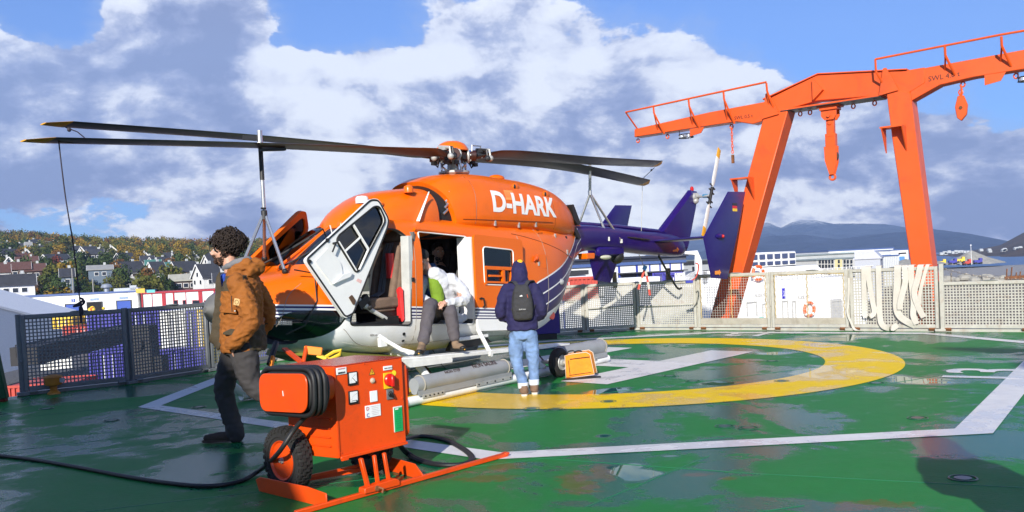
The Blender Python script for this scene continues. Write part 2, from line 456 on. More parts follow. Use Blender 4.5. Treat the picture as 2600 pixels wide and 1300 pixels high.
# H: right bar known, the rest follows from it
nl, nr, fl_, fr_ = [gnd(*q).xy for q in ((1427.6, 967.5), (1542, 976.4), (1806, 891), (1909, 893))]
ha = ((fl_ - nl) + (fr_ - nr)).normalized(); hb = Vector((ha.y, -ha.x))
c0 = (nl + nr + fl_ + fr_) / 4; L_, W_ = 3.9, 0.74
def hp(a, b): q = c0 + ha * a + hb * b; return (q.x, q.y)
for nm, a0, a1, b0, b1 in (("landing_letter_bar", -L_ / 2, L_ / 2, -W_ / 2, W_ / 2), ("landing_letter_bar", -0.4, 0.4, -1.9, -W_ / 2), ("landing_letter_bar", -L_ / 2, L_ / 2, -1.9 - W_, -1.9)):
    strip(nm, [(hp(a0, b0), hp(a0, b1)), (hp(a1, b0), hp(a1, b1))], 0.004, M_whi, False, deck)
per = [((-4.43, 10.99), (-4.70, 10.94)), ((-0.16, 7.24), (-0.26, 6.98)), ((3.62, 7.31), (3.80, 7.06)), ((7.70, 12.95), (7.97, 12.85)), ((7.10, 15.35), (7.28, 15.58)), ((4.05, 17.55), (4.10, 17.85)), ((0.8, 17.40), (0.75, 17.70)), ((-2.6, 16.3), (-2.8, 16.5)), ((-4.43, 13.75), (-4.72, 13.85))]
strip("perimeter_line", per, 0.004, M_whi, True, deck)
def deck_text(name, body, size, o, u, v):
    return put_text(name, body, size, fmat((o[0], o[1], 0.005), u, v, (0, 0, 1)), M_whi, deck, extrude=0.0005, align='CENTER', bold=0.02, aspect=0.9)
deck_text("number_marking", "13", 1.25, (5.85, 10.05), (0.53, 0.85, 0), (-0.85, 0.53, 0))
deck_text("number_marking", "13", 1.1, (4.75, 17.25), (-0.80, 0.60, 0), (-0.60, -0.80, 0))

M_seam = mat("seam_paint", (0.012, 0.14, 0.05), 0.4)
for pts in [((-9, 6.4), (-2.9, 9.3), (-0.2, 10.6)), ((-5.2, 5.3), (-1.7, 6.35), (2, 7.5)), ((-4, 3.6), (1.7, 5.3)), ((0.4, 5.5), (1.45, 6.75)), ((0.0, 7.05), (1.6, 6.15), (6.5, 3.9)), ((2.8, 9.2), (9, 12.5)), ((0.9, 10.2), (6, 12.6)), ((-8, 9.6), (-2, 12.4))]:
    mb = MB(); mb.tube([(x, y, -0.001) for x, y in pts], 0.006, 6, flat=0.7); build(mb, "weld_seam", M_seam, deck)
M_hole = mat("recess_dark", (0.012, 0.07, 0.035), 0.3)
mb = MB(); mb.tube([(0.085 * math.cos(a), 0.085 * math.sin(a), 0.0) for a in [k * math.pi / 9 for k in range(18)]], 0.006, 6, closed=True)
mb.cyl((0, 0, -0.001), (0, 0, 0.0045), 0.055, n=18)
tie_me = mb.mesh("tie_down")
for px, py in [(118, 1038), (283, 1068), (505, 1034), (1410, 1040), (1350, 1038), (1545, 1020), (1985, 968), (1760, 968), (1960, 917), (1700, 955), (2225, 973), (560, 1112), (1020, 1040), (2445, 1215), (2010, 830 + 18), (1900, 1087), (1840, 1083), (2330, 1062)]:
    g = gnd(px, py); link("tie_down_recess", tie_me, M_hole, deck, loc=(g.x, g.y, 0.002))

# ---------------------------------------------------------------- safety fence round the deck
M_fgrey = mat("fence_grey", (0.17, 0.18, 0.19), 0.45, dirt=0.3)
M_fwhite = mat("fence_cream", (0.42, 0.41, 0.36), 0.5, dirt=0.45, dirtcol=(0.25, 0.12, 0.05), dscale=9)
M_rust = mat("rust", (0.16, 0.06, 0.02), 0.8, var=0.4)
M_rope = mat("yellow_cord", (0.42, 0.33, 0.16), 0.8, var=0.3)
M_wire = mat("wire_white", (0.42, 0.41, 0.37), 0.6)
M_sill = mat("sill_grey", (0.36, 0.33, 0.27), 0.7, dirt=0.4)
flabels = ['grey mesh safety fence panel at the far left deck edge, behind the amber deck light', 'grey mesh safety fence panel between the amber deck light and the walking man', "mesh safety fence panel behind the walking man's legs", 'mesh safety fence panel seen low behind the helicopter nose', 'mesh safety fence panel behind the helicopter cabin', 'mesh safety fence panel hidden behind the helicopter belly, left of two', 'mesh safety fence panel hidden behind the helicopter belly, right of two', 'pale mesh fence panel behind the rear hull, partly covered by the blue board', 'pale perforated fence panel with middle rail under the starboard tail end plate', 'pale perforated fence panel with middle rail behind the red and white ribbon', 'pale fence panel with wire netting in front of the orange crane leg', 'pale wire netting fence panel with a yellowed cord down its middle', 'pale mesh fence panel draped with white cargo straps', 'lower pale mesh fence panel at the far right under the sagging chain', 'lower pale mesh fence panel past the right edge']
for i in range(len(FENCE_PTS) - 1):
    a = Vector(FENCE_PTS[i] + (0,)); b = Vector(FENCE_PTS[i + 1] + (0,)); L = (b - a).length; u = (b - a) / L
    th = math.atan2(u.y, u.x)
    hgt = 1.16 if i < 13 else 0.88
    if i in (7, 8, 9): hgt = 1.05
    f = empty("safety_fence_panel", a, th, flabels[i], "fence", "safety fence panels round the helicopter deck")
    left = i < 3
    fm = M_fgrey if left else M_fwhite
    z0 = 0.06
    mb = MB()
    w = 0.055
    for x in (0.045, L - 0.045): mb.box((x, 0, (z0 + hgt) / 2), (w, 0.06, hgt - z0))
    mb.box((L / 2, 0, hgt - 0.03), (L - 0.144, 0.055, 0.06)); mb.box((L / 2, 0, z0 + 0.03), (L - 0.144, 0.055, 0.06))
    if i in (8, 9): mb.tube([(0.07, -0.04, 0.52), (L - 0.07, -0.04, 0.55)], 0.022, 8)
    build(mb, "frame", fm, f, bevel=0.006)
    mb = MB(); x0, x1, za, zb = 0.075, L - 0.075, z0 + 0.06, hgt - 0.06
    if i in (10, 11):
        p, wv, dp = 0.052, 0.005, 0.005
        za += 0.13
    elif left or i >= 12: p, wv, dp = 0.050, 0.017 if left else 0.019, 0.012
    else: p, wv, dp = 0.040, 0.020, 0.010
    n = int((x1 - x0) / p)
    for k in range(n + 1): mb.box((x0 + (x1 - x0) * k / n, 0, (za + zb) / 2), (wv, dp, zb - za))
    n = int((zb - za) / p)
    for k in range(n + 1): mb.box(((x0 + x1) / 2, 0.0015, za + (zb - za) * k / n), (x1 - x0, dp - 0.002, wv))
    tag(build(mb, "wire_mesh", M_wire if i in (10, 11) else fm, f, None), kind='stuff')
    if i in (10, 11):
        mb = MB(); mb.box((L / 2, -0.01, z0 + 0.125), (L - 0.15, 0.03, 0.12)); build(mb, "kick_plate", M_sill, f)
        mb = MB()
        for x in (0.10, L / 2 - 0.02, L - 0.09): mb.tube([(x + 0.006 * math.sin(k * 1.7), -0.03, lerp(za, zb, k / 24)) for k in range(25)], 0.011, 5)
        mb.tube([(lerp(x0, x1, k / 24), -0.03, zb - 0.01 + 0.006 * math.sin(k * 1.3)) for k in range(25)], 0.009, 5)
        build(mb, "lacing_cord", M_rope, f)
    mb = MB(); mb.box((0, 0.05, hgt / 2), (0.07, 0.07, hgt + 0.02)); mb.box((0, 0.0, 0.03), (0.16, 0.14, 0.05))
    mb.cyl((0.0, -0.01, 0.5), (0.0, 0.0, 0.5), 0.02, n=6)
    build(mb, "post", fm, f, bevel=0.005)
    mb = MB()
    for x in (0.13, L - 0.13):
        mb.box((x, -0.01, 0.045), (0.10, 0.05, 0.05)); mb.cyl((x - 0.05, -0.04, 0.05), (x + 0.05, -0.04, 0.05), 0.018, n=8)
    build(mb, "hinge", M_rust if not left else M_fgrey, f)
    if i in (0, 1, 10, 11, 12, 13, 9, 8):
        mb = MB(); c = (L * 0.55, 0, hgt + 0.006); mb.ball(c, 0.13, 14, 8, (1, 0.35, 0.10)); build(mb, "cap_pad", mat("pad_grey", (0.22, 0.23, 0.21), 0.5), f)
    # coaming under the fence
    mb = MB(); mb.box((L / 2, 0.06, 0.022), (L + 0.04, 0.14, 0.05)); build(mb, "coaming", M_fgrey if left else M_fwhite, f)

# amber deck light by the left fence
M_amber = mat("amber_paint", (0.42, 0.16, 0.012), 0.5, dirt=0.3)
g = gnd(137, 1000)
t_ = empty("deck_light", (g.x, g.y, 0), 0.5, "small amber round deck light on a pedestal in front of the left fence", "deck light")
mb = MB(); mb.lathe([(0.09, 0), (0.085, 0.02), (0.05, 0.05), (0.05, 0.11), (0.07, 0.13)]); build(mb, "pedestal", M_amber, t_)
mb = MB(); mb.lathe([(0.11, 0.132), (0.115, 0.15), (0.115, 0.235), (0.13, 0.24), (0.12, 0.262), (0.05, 0.28), (0.0, 0.282)]); build(mb, "lamp_head", M_amber, t_)
mb = MB(); mb.box((0.10, -0.062, 0.195), (0.09, 0.05, 0.06), Matrix.Rotation(-0.5, 3, 'Z')); build(mb, "lens", mat("lens_grey", (0.35, 0.38, 0.42), 0.15), t_)
# dark green stanchion at the picture's left edge
g = gnd(22, 1020)
t_ = empty("deck_stanchion", (g.x - 0.05, g.y, 0), 0, "dark green square stanchion with a red foot at the far left edge of the deck", "post")
mb = MB(); mb.bar((0, 0, 0.05), (-0.13, 0, 0.95), 0.09, 0.09); build(mb, "post", mat("dark_green", (0.01, 0.07, 0.03), 0.4), t_, bevel=0.008)
mb = MB(); mb.prism([(-.28, 0), (0.0, 0), (-0.03, .24), (-.22, .30)], ((0, 0.04, 0), (1, 0, 0), (0, 0, 1), (0, 1, 0)), -.05, .05); build(mb, "foot_bracket", mat("foot_red", (0.18, 0.02, 0.015), 0.5), t_, bevel=0.01)

# cargo straps over the fence panel i=12
a = Vector(FENCE_PTS[12] + (0,)); b = Vector(FENCE_PTS[13] + (0,)); L = (b - a).length; u = (b - a) / L; nrm = Vector((u.y, -u.x, 0))
M_strap = mat("strap_white", (0.52, 0.49, 0.43), 0.75, var=0.06, dirt=0.25, dirtcol=(0.4, 0.33, 0.22), bump=0.25, bscale=200)
def ribbon(path, wdt, wdir, thick=0.006, wtab=None):
    pts = rline(path, 5); m_ = MB(); rr = []
    for i, p in enumerate(pts):
        tn = (pts[min(i + 1, len(pts) - 1)] - pts[max(i - 1, 0)]).normalized()
        wd = wdir if wtab is None else wtab(i / (len(pts) - 1))
        wd = (wd - tn * wd.dot(tn)).normalized(); nn = tn.cross(wd)
        rr.append([p + wd * wdt / 2 + nn * thick / 2, p - wd * wdt / 2 + nn * thick / 2, p - wd * wdt / 2 - nn * thick / 2, p + wd * wdt / 2 - nn * thick / 2])
    m_.rings(rr, smooth=False); return m_
def FP(x, off, z): q = a + u * x + nrm * off; return Vector((q.x, q.y, z))
straps = [("wide white cargo strap hung in a narrow loop at the left of the strap row", [(0.20, .22, .60), (0.20, .20, .10), (0.205, .20, .03), (.32, .07, .03), (.40, .04, .45), (.32, .75, .04), (.28, 1.08, .05), (.26, 1.17, .03), (.26, 1.19, -.06)], .09),
          ("white cargo strap hanging straight to the coaming, second from the left", [(0.56, 1.19, -.06), (0.56, 1.18, .04), (.56, .8, .05), (.56, .35, .06), (.60, .12, .07), (.75, .05, .06), (.86, .12, .05)], .10),
          ("broad white cargo strap hanging in front of its shadowed twin, with a bent lower end", [(0.90, 1.19, -.06), (0.90, 1.18, .05), (.88, .85, .06), (.86, .45, .07), (.92, .28, .08), (1.06, .17, .08), (1.17, .10, .06)], .12),
          ("white cargo strap twisting in the middle of the crowded bundle", [(1.02, 1.19, -.06), (1.02, 1.18, .06), (1.03, .9, .09), (.94, .55, .10), (.93, .4, .10)], .10),
          ("white cargo strap with a folded loop near the coaming", [(1.14, 1.19, -.06), (1.13, 1.18, .06), (1.13, .9, .06), (1.16, .55, .08), (1.15, .3, .1), (1.20, .14, .09)], .10),
          ("white cargo strap at the right of the bundle, sweeping down to the right", [(1.30, 1.19, -.06), (1.29, 1.18, .07), (1.24, .95, .08), (1.18, .7, .10), (1.24, .45, .1), (1.32, .26, .08)], .10),
          ("narrow white cargo strap slanting from the top rail, rightmost of the row", [(1.42, 1.19, -.05), (1.40, 1.18, .05), (1.33, .95, .06), (1.27, .7, .07), (1.26, .5, .07)], .06)]
st0 = [(x, z, o) if False else (x, z, o) for x, z, o in straps[0][1]]
for lab, pts, wdt in straps:
    if lab == straps[0][0]:
        path = [FP(.30, -.05, 1.185), FP(.30, .04, 1.185), FP(.29, .05, .9), FP(.28, .05, .40), FP(.30, .08, .30), FP(.40, .10, .28), FP(.47, .08, .36), FP(.43, .05, .6), FP(.385, .05, .95), FP(.38, .04, 1.185), FP(.38, -.05, 1.185)]
    else:
        path = [FP(x, o, z) for x, z, o in pts]
    o = build(ribbon(path, wdt, u), "cargo_strap", M_strap, None, 50)
    tag(o, lab, "strap", "white cargo straps over the fence")
o = build(ribbon([FP(0.02, .05, 1.0), FP(0.0, .06, .55), FP(-.02, .07, .35), FP(.05, .08, .15), FP(.12, .10, .03), FP(.3, .16, .02)], .04, u), "cargo_strap", M_strap, None, 50)
tag(o, "thin white strap lying against the fence post left of the strap row", "strap", "white cargo straps over the fence")
# chain between posts at the right
a = Vector(FENCE_PTS[13] + (0,)); b = Vector(FENCE_PTS[15] + (0,))
link_me = MB().tube([(0.022 * math.cos(q), 0, 0.013 * math.sin(q)) for q in [k * math.pi / 4 for k in range(8)]], 0.0045, 5, closed=True).mesh("chain_link")
M_chain = mat("chain_steel", (0.25, 0.21, 0.17), 0.45, metal=0.7, dirt=0.4)
ch = empty("sagging_chain", a, 0, "rusty chain sagging above the lower fence panel at the right", "chain")
NCH = 50
for k in range(NCH):
    s = k / (NCH - 1); p = (b - a) * s * 0.92; z = 1.14 - 0.24 * (1 - (2 * s - 1) ** 2)
    l = link("chain_link", link_me, M_chain, ch, loc=(p.x, p.y, z)); l.rotation_euler = (math.pi / 2 * (k % 2), 0, math.atan2(b.y - a.y, b.x - a.x))
for k in range(7):
    l = link("chain_link", link_me, M_chain, ch, loc=((b - a).x * 0.07, (b - a).y * 0.07, 1.02 - 0.035 * k)); l.rotation_euler = (math.pi / 2 * (k % 2), math.pi / 2, 0.6)
mb = MB(); mb.box((0.03, -0.03, 0.6), (0.07, 0.07, 1.2)); mb.box((0.0, 0.0, 0.03), (0.16, 0.14, 0.05))
pp_ = empty("chain_post", a + Vector((0.02, 0, 0)), -0.66, "pale square post between the strap-hung fence panel and the lower one", "post"); build(mb, "post", M_fwhite, pp_, bevel=0.005)

# ---------------------------------------------------------------- portal crane behind the fence
M_or = mat("crane_orange", (0.66, 0.086, 0.010), 0.42, var=0.07, vscale=1.5, dirt=0.55, dirtcol=(0.34, 0.05, 0.015), dscale=1.8, bump=0.05, bscale=25)
M_dark = mat("dark_metal", (0.03, 0.03, 0.032), 0.45, metal=0.3)
M_blk = mat("black_rubber", (0.012, 0.012, 0.013), 0.55, var=0.2)
fd = Vector((0.79287, -0.60939, 0)); fn = Vector((0.60939, 0.79287, 0)); F0 = Vector((3.91, 18.47, 0)) + fn * 1.0
cr = empty("portal_crane", F0, math.atan2(fd.y, fd.x), "tall orange portal crane with cross beam and two legs behind the deck fence", "crane")
# local frame: x along the beam, y away from the deck, z up
def CB(poly, y0, y1): return MB().prism(poly, ((0, 0, 0), (1, 0, 0), (0, 0, 1), (0, 1, 0)), y0, y1)
build(CB([(1.22, 4.36), (1.74, 4.44), (0.24, 0.0), (-0.75, -3.0), (-1.25, -3.0), (-0.22, 0.0)], -0.22, 0.22), "leg", M_or, cr, bevel=0.015)
build(CB([(3.62, 4.55), (4.05, 4.40), (4.12, 3.6), (4.33, 1.18), (4.75, -3.0), (4.35, -3.0), (3.96, 1.18), (3.70, 3.6)], -0.22, 0.22), "leg", M_or, cr, bevel=0.015)
build(CB([(1.2, 4.36), (1.30, 4.70), (2.34, 5.03), (3.62, 4.88), (3.9, 4.83), (4.3, 4.83), (4.3, 4.55), (3.9, 4.35), (3.55, 4.43), (2.3, 4.52), (1.6, 4.42)], -0.16, 0.16), "cross_beam", M_or, cr, bevel=0.01)
build(CB([(-1.85, 4.50), (-1.86, 4.32), (0.6, 4.34), (0.95, 4.24), (1.35, 4.30), (1.32, 4.66), (0.0, 4.62)], -0.15, 0.15), "left_arm", M_or, cr, bevel=0.01)
build(CB([(4.28, 4.82), (6.0, 4.86), (8.2, 4.80), (8.2, 4.55), (5.1, 4.52), (4.55, 4.47), (4.05, 4.25), (4.02, 4.5)], -0.15, 0.15), "right_arm", M_or, cr, bevel=0.01)
mb = MB(); 
for poly in ([(1.2, 4.72), (2.34, 5.05), (2.34, 5.03), (1.2, 4.70)], [(2.34, 5.05), (4.0, 4.855), (4.0, 4.835), (2.34, 5.03)]): mb.prism(poly, ((0, 0, 0), (1, 0, 0), (0, 0, 1), (0, 1, 0)), -0.20, 0.20)
mb.box((2.5, 0, 4.43), (2.1, 0.42, 0.035))
build(mb, "flange", M_or, cr)
mb = MB(); mb.box((2.55, -0.02, 4.405), (1.95, 0.43, 0.018)); build(mb, "rail_strip", M_dark, cr)
for x0, z0, sgn in ((1.25, 4.3, 1), (3.55, 4.42, 1)):
    mb = MB(); mb.prism([(x0 - .05, z0), (x0 + .3, z0 + 0.05), (x0 + .1, z0 + 0.5), (x0 + .04, z0 + .5)], ((0, 0, 0), (1, 0, 0), (0, 0, 1), (0, 1, 0)), -0.26, -0.235); build(mb, "gusset", M_or, cr)
mb = MB(); mb.prism([(2.25, 4.95), (2.45, 4.7), (2.25, 4.52)], ((0, 0, 0), (1, 0, 0), (0, 0, 1), (0, 1, 0)), -0.27, -0.162); build(mb, "gusset", M_or, cr)
for lx, lz, dx in ((0.78, 3.05, -1), (3.78, 3.72, -1)):
    mb = MB(); mb.box((lx - 0.02, -0.36, lz + 0.06), (0.40, 0.32, 0.03))
    for xx in (lx - .2, lx + .16): mb.prism([(-0.52, lz + .045), (-0.22, lz + .045), (-0.22, lz - .40)], ((xx, 0, 0), (0, 1, 0), (0, 0, 1), (1, 0, 0)), 0, 0.02)
    build(mb, "leg_bracket", M_or, cr)
mb = MB(); pipe = [(-1.9, -.42, 4.86), (0.15, -.42, 4.95), (1.38, -.42, 5.0)]; mb.tube(pipe, 0.02, 8); mb.tube([(-1.9, -.42, 4.86), (-1.84, 0, 4.5)], .018, 6); build(mb, "handrail", M_or, cr)
mb = MB(); mb.tube([(3.5, -.42, 5.08), (5.6, -.42, 5.13), (8.2, -.42, 5.12)], 0.02, 8); mb.tube([(3.5, -.42, 5.08), (3.5, -.40, 4.85), (3.6, -.16, 4.55)], .02, 6); build(mb, "handrail", M_or, cr)
for x in (-1.2, -0.35, 0.45, 1.38, 4.7, 5.6, 6.6):
    zr = 4.88 + 0.03 * (x + 1.9) if x < 2 else 5.10
    zt = 4.52 if x < 2 else 4.83
    mb = MB(); mb.tube([(x, -.42, zr), (x, -.40, zr - .16), (x + .10, -.15, zt - .22)], 0.022, 6); mb.tube([(x, -.40, zr - .16), (x - .06, -.15, zt - .1)], 0.016, 6); build(mb, "rail_bracket", M_or, cr)
for x, z in ((-1.85, 4.30), (-1.1, 4.30), (-0.42, 4.32), (0.42, 4.32), (1.9, 4.38), (2.1, 4.38), (2.95, 4.38), (3.35, 4.38), (4.9, 4.49), (5.75, 4.50)):
    mb = MB(); mb.tube([(x + 0.035 * math.sin(q), 0, z - .05 - .045 * math.cos(q)) for q in [k * math.pi / 5 for k in range(10)]], 0.014, 6, closed=True); build(mb, "lifting_eye", M_or, cr)
for x, w in ((-0.30, .34), (5.45, .34)):
    mb = MB(); mb.prism([(x - w / 2, 4.32 if x < 1 else 4.52), (x + w / 2, 4.32 if x < 1 else 4.52), (x + w / 4, 4.2 if x < 1 else 4.38), (x - w / 2, 4.16 if x < 1 else 4.34)], ((0, 0, 0), (1, 0, 0), (0, 0, 1), (0, 1, 0)), -.17, -.15); build(mb, "gusset", M_or, cr)
M_txt = mat("black_print", (0.04, 0.015, 0.01), 0.5, var=0)
cr_m = fmat((4.35, -0.153, 4.56), (1, 0, 0.03), (0, 0, 1), (0, -1, 0))
put_text("load_text", "SWL 4.0 t", 0.13, cr_m, M_txt, cr, align='LEFT')
put_text("load_text", "SWL 0.5 t", 0.10, fmat((0.55, -0.153, 4.38), (1, 0, 0.0), (0, 0, 1), (0, -1, 0)), M_txt, cr, align='LEFT')
put_text("load_text", "SWL", 0.16, fmat((0.02, -0.223, 0.35), (0.25, 0, 0.97), (-0.97, 0, 0.25), (0, -1, 0)), M_txt, cr, align='LEFT')
M_glassl = mat("lamp_glass", (0.55, 0.58, 0.62), 0.1, metal=0.6)
def CW(x, y, z): return F0 + fd * x + fn * y + Vector((0, 0, z))
for x, z, lab in ((-0.62, 4.33, "cluster floodlight in a black cage under the crane's left arm"), (5.95, 4.50, "cluster floodlight in a black cage under the crane's right arm")):
    p = CW(x, -.05, z); fl = empty("floodlight", p, math.atan2(fd.y, fd.x), lab, "floodlight", "floodlights under the crane arms")
    mb = MB(); mb.tube([(-.16, 0, 0), (-.16, 0, -.1), (-.16, 0, -.16)], .008, 5); mb.tube([(.16, 0, 0), (.16, 0, -.16)], .008, 5)
    for zz in (-.1, -.17): mb.tube([(0.17 * math.cos(q), .12 * math.sin(q), zz) for q in [k * math.pi / 7 for k in range(14)]], .009, 5, closed=True)
    build(mb, "cage", M_dark, fl)
    for xx, yy in ((-.08, -.05), (.08, -.05), (-.08, .05), (.08, .05)):
        mb = MB(); mb.lathe([(0.0, -.09), (.05, -.10), (.062, -.165), (.058, -.17), (0, -.165)], (xx, yy, 0), n=12); build(mb, "lamp", M_glassl, fl)
# hook block
hk = empty("hook_block", CW(2.5, 0, 4.42), math.atan2(fd.y, fd.x), "heavy orange hook block hanging from the middle of the crane beam", "crane hook")
mb = MB(); mb.box((0, 0, -.03), (.44, .34, .05)); mb.box((0, 0, -.08), (.34, .3, .06)); build(mb, "trolley_plate", M_or, hk, bevel=.006)
mb = MB()
for y in (-.11, .09): mb.prism([(-.15, -.1), (.15, -.1), (.15, -.22), (.09, -.3), (-.09, -.3), (-.15, -.22)], ((0, y, 0), (1, 0, 0), (0, 0, 1), (0, 1, 0)), 0, .03)
mb.cyl((0, -.15, -.22), (0, .15, -.22), .035); build(mb, "yoke", M_or, hk)
mb = MB(); mb.box((0, 0, -.42), (.15, .12, .34)); mb.cyl((0, -.08, -.36), (0, -.06, -.36), .045); build(mb, "swivel", M_or, hk, bevel=.02)
mb = MB(); mb.box((0, 0, -.70), (.20, .14, .26))
for x in (-.06, -.02, .02, .06): mb.cyl((x, -.085, -.62), (x, -.07, -.62), .012, n=6)
build(mb, "clevis", M_or, hk, bevel=.008)
mb = MB()
for y in (-.07, .045): mb.prism([(-.13, -.82), (.12, -.82), (.11, -1.15), (.04, -1.38), (-.04, -1.38), (-.12, -1.1)], ((0, y, 0), (1, 0, 0), (0, 0, 1), (0, 1, 0)), 0, .025)
build(mb, "cheek_plate", M_or, hk)
mb = MB(); mb.cyl((0, -.035, -1.02), (0, .035, -1.02), .13, n=20); build(mb, "sheave", mat("brown_steel", (.08, .03, .015), .6), hk)
mb = MB(); mb.tube([(0.055 * math.cos(q), 0, -1.43 + .055 * math.sin(q)) for q in [k * math.pi / 6 for k in range(12)]], .024, 7, closed=True); build(mb, "ring", M_or, hk)
# small hanging chains/blocks
hb_ = empty("hanging_chain", CW(0.42, 0, 4.26), math.atan2(fd.y, fd.x), "short orange chain hanging under the left crane arm", "chain")
for k in range(9):
    mb_ = MB().tube([(.02 * math.cos(q), 0, .04 * math.sin(q)) for q in [j * math.pi / 5 for j in range(10)]], .009, 5, closed=True)
    o = build(mb_, "chain_link", M_or, hb_, loc=(0, 0, -.03 - .062 * k)); o.rotation_euler = (0, 0, math.pi / 2 * (k % 2))
mb = MB(); mb.box((0, 0, -.68), (.05, .05, .18)); build(mb, "hook", M_rust, hb_)
hb_ = empty("pulley_block", CW(4.86, 0, 4.44), math.atan2(fd.y, fd.x), "orange pulley block on a shackle under the right crane arm", "pulley")
mb = MB(); mb.tube([(0, 0, 0), (.02, 0, -.1), (-.01, 0, -.2)], .018, 6); mb.tube([(.035 * math.cos(q), 0, -.14 + .05 * math.sin(q)) for q in [j * math.pi / 5 for j in range(10)]], .012, 5, closed=True); build(mb, "shackle", M_or, hb_)
mb = MB(); mb.prism([(-.05, -.2), (.05, -.2), (.11, -.38), (.09, -.55), (0, -.66), (-.07, -.6), (-.1, -.4)], ((0, 0, 0), (1, 0, 0), (0, 0, 1), (0, 1, 0)), -.04, .04); build(mb, "block", M_or, hb_, bevel=.01)
mb = MB(); mb.cyl((0, -.055, -.42), (0, .055, -.42), .03); build(mb, "axle", M_rust, hb_)
# ---------------------------------------------------------------- terrain, water, mountains
def azof(px): 
    r = ray(px, 650); return math.degrees(math.atan2(r.x, r.y))
def sst(a, b, x):
    t = min(1, max(0, (x - a) / (b - a))); return t * t * (3 - 2 * t)
GZ = -9.0
def terr(x, y):
    D = math.hypot(x, y); az = math.degrees(math.atan2(x, y))
    hf = 1 - sst(-9.5, -5.5, az) if az > -120 else 0.0
    slope = lerp(0.094, 0.074, sst(-30, -17, az))
    z = GZ + hf * slope * min(max(0.0, D - 215), 450 + 25 * math.sin(az * 0.8)) + hf * 1.2 * noise.noise(Vector((x / 60, y / 60, 0)))
    z -= hf * 0.04 * max(0, D - 700)
    if az > 19 or az < -120: wtr = sst(470, 510, D + 6 * noise.noise(Vector((az / 3, 0, 5))))
    else: wtr = sst(560, 640, D) * (1 - hf)
    return z - 6 * wtr
azs = [k for k in range(-180, -50, 6)] + [k * 1.0 for k in range(-50, 50)] + [k for k in range(50, 181, 6)]
Ds = [1, 20, 45, 70, 95, 120, 150, 180, 205, 220, 240, 265, 290, 320, 345, 370, 400, 430, 460, 475, 485, 495, 510, 525, 540, 580, 600, 620, 650, 680, 720, 780, 900, 1200, 2000, 3900]
v = []; f = []
for D in Ds:
    for a in azs: x, y = D * math.sin(R(a)), D * math.cos(R(a)); v.append((x, y, terr(x, y)))
n = len(azs)
for i in range(len(Ds) - 1):
    for k in range(n - 1): f.append((i * n + k, i * n + k + 1, (i + 1) * n + k + 1, (i + 1) * n + k))
def ground_mat():
    m = bpy.data.materials.new("ground"); m.use_nodes = True; t = NT(m.node_tree); b = t.n['Principled BSDF']
    co = t.new('ShaderNodeTexCoord').outputs['Object']
    sp = t.new('ShaderNodeSeparateXYZ'); t.l.new(co, sp.inputs[0])
    grav = t.mix(t.noise(co, 0.9, 8, 0.7), (0.20, 0.19, 0.18), (0.33, 0.32, 0.31))
    brown = t.mix(t.noise(co, 0.3, 8, 0.7), (0.11, 0.085, 0.06), (0.19, 0.15, 0.11))
    g = t.mix(t.ss(t.m('ADD', sp.outputs[1], t.m('MULTIPLY', t.noise(co, 0.03, 3), 60.0)), 292, 318), brown, grav)
    grass = t.mix(t.noise(co, 0.12, 7, 0.7), (0.035, 0.045, 0.012), (0.10, 0.085, 0.02))
    g = t.mix(t.ss(sp.outputs[0], 20, 5), g, t.mix(t.ss(sp.outputs[2], -7, -4), (0.09, 0.09, 0.095), grass))
    t.put(b.inputs['Base Color'], g); b.inputs['Roughness'].default_value = 0.95
    bn = t.new('ShaderNodeBump'); bn.inputs['Distance'].default_value = 0.4; bn.inputs['Strength'].default_value = 0.7
    t.put(bn.inputs['Height'], t.noise(co, 1.2, 8, 0.7)); t.l.new(bn.outputs[0], b.inputs['Normal'])
    return m
tag(build(MB().raw(v, f, True), "ground", ground_mat(), None, None), kind='structure')
def water_mat():
    m = bpy.data.materials.new("water"); m.use_nodes = True; t = NT(m.node_tree); b = t.n['Principled BSDF']
    co = t.new('ShaderNodeTexCoord').outputs['Object']
    b.inputs['Base Color'].default_value = (0.018, 0.045, 0.12, 1); b.inputs['Roughness'].default_value = 0.28
    bn = t.new('ShaderNodeBump'); bn.inputs['Distance'].default_value = 0.6; bn.inputs['Strength'].default_value = 1.0
    t.put(bn.inputs['Height'], t.noise(co, 0.25, 5, 0.6)); t.l.new(bn.outputs[0], b.inputs['Normal'])
    return m
mb = MB(); n = 64
mb.raw([(0, 0, -11)] + [(3950 * math.cos(2 * math.pi * k / n), 3950 * math.sin(2 * math.pi * k / n), -11) for k in range(n)], [(0, 1 + k, 1 + (k + 1) % n) for k in range(n)])
tag(build(mb, "sea_water", water_mat(), None, None), kind='structure')

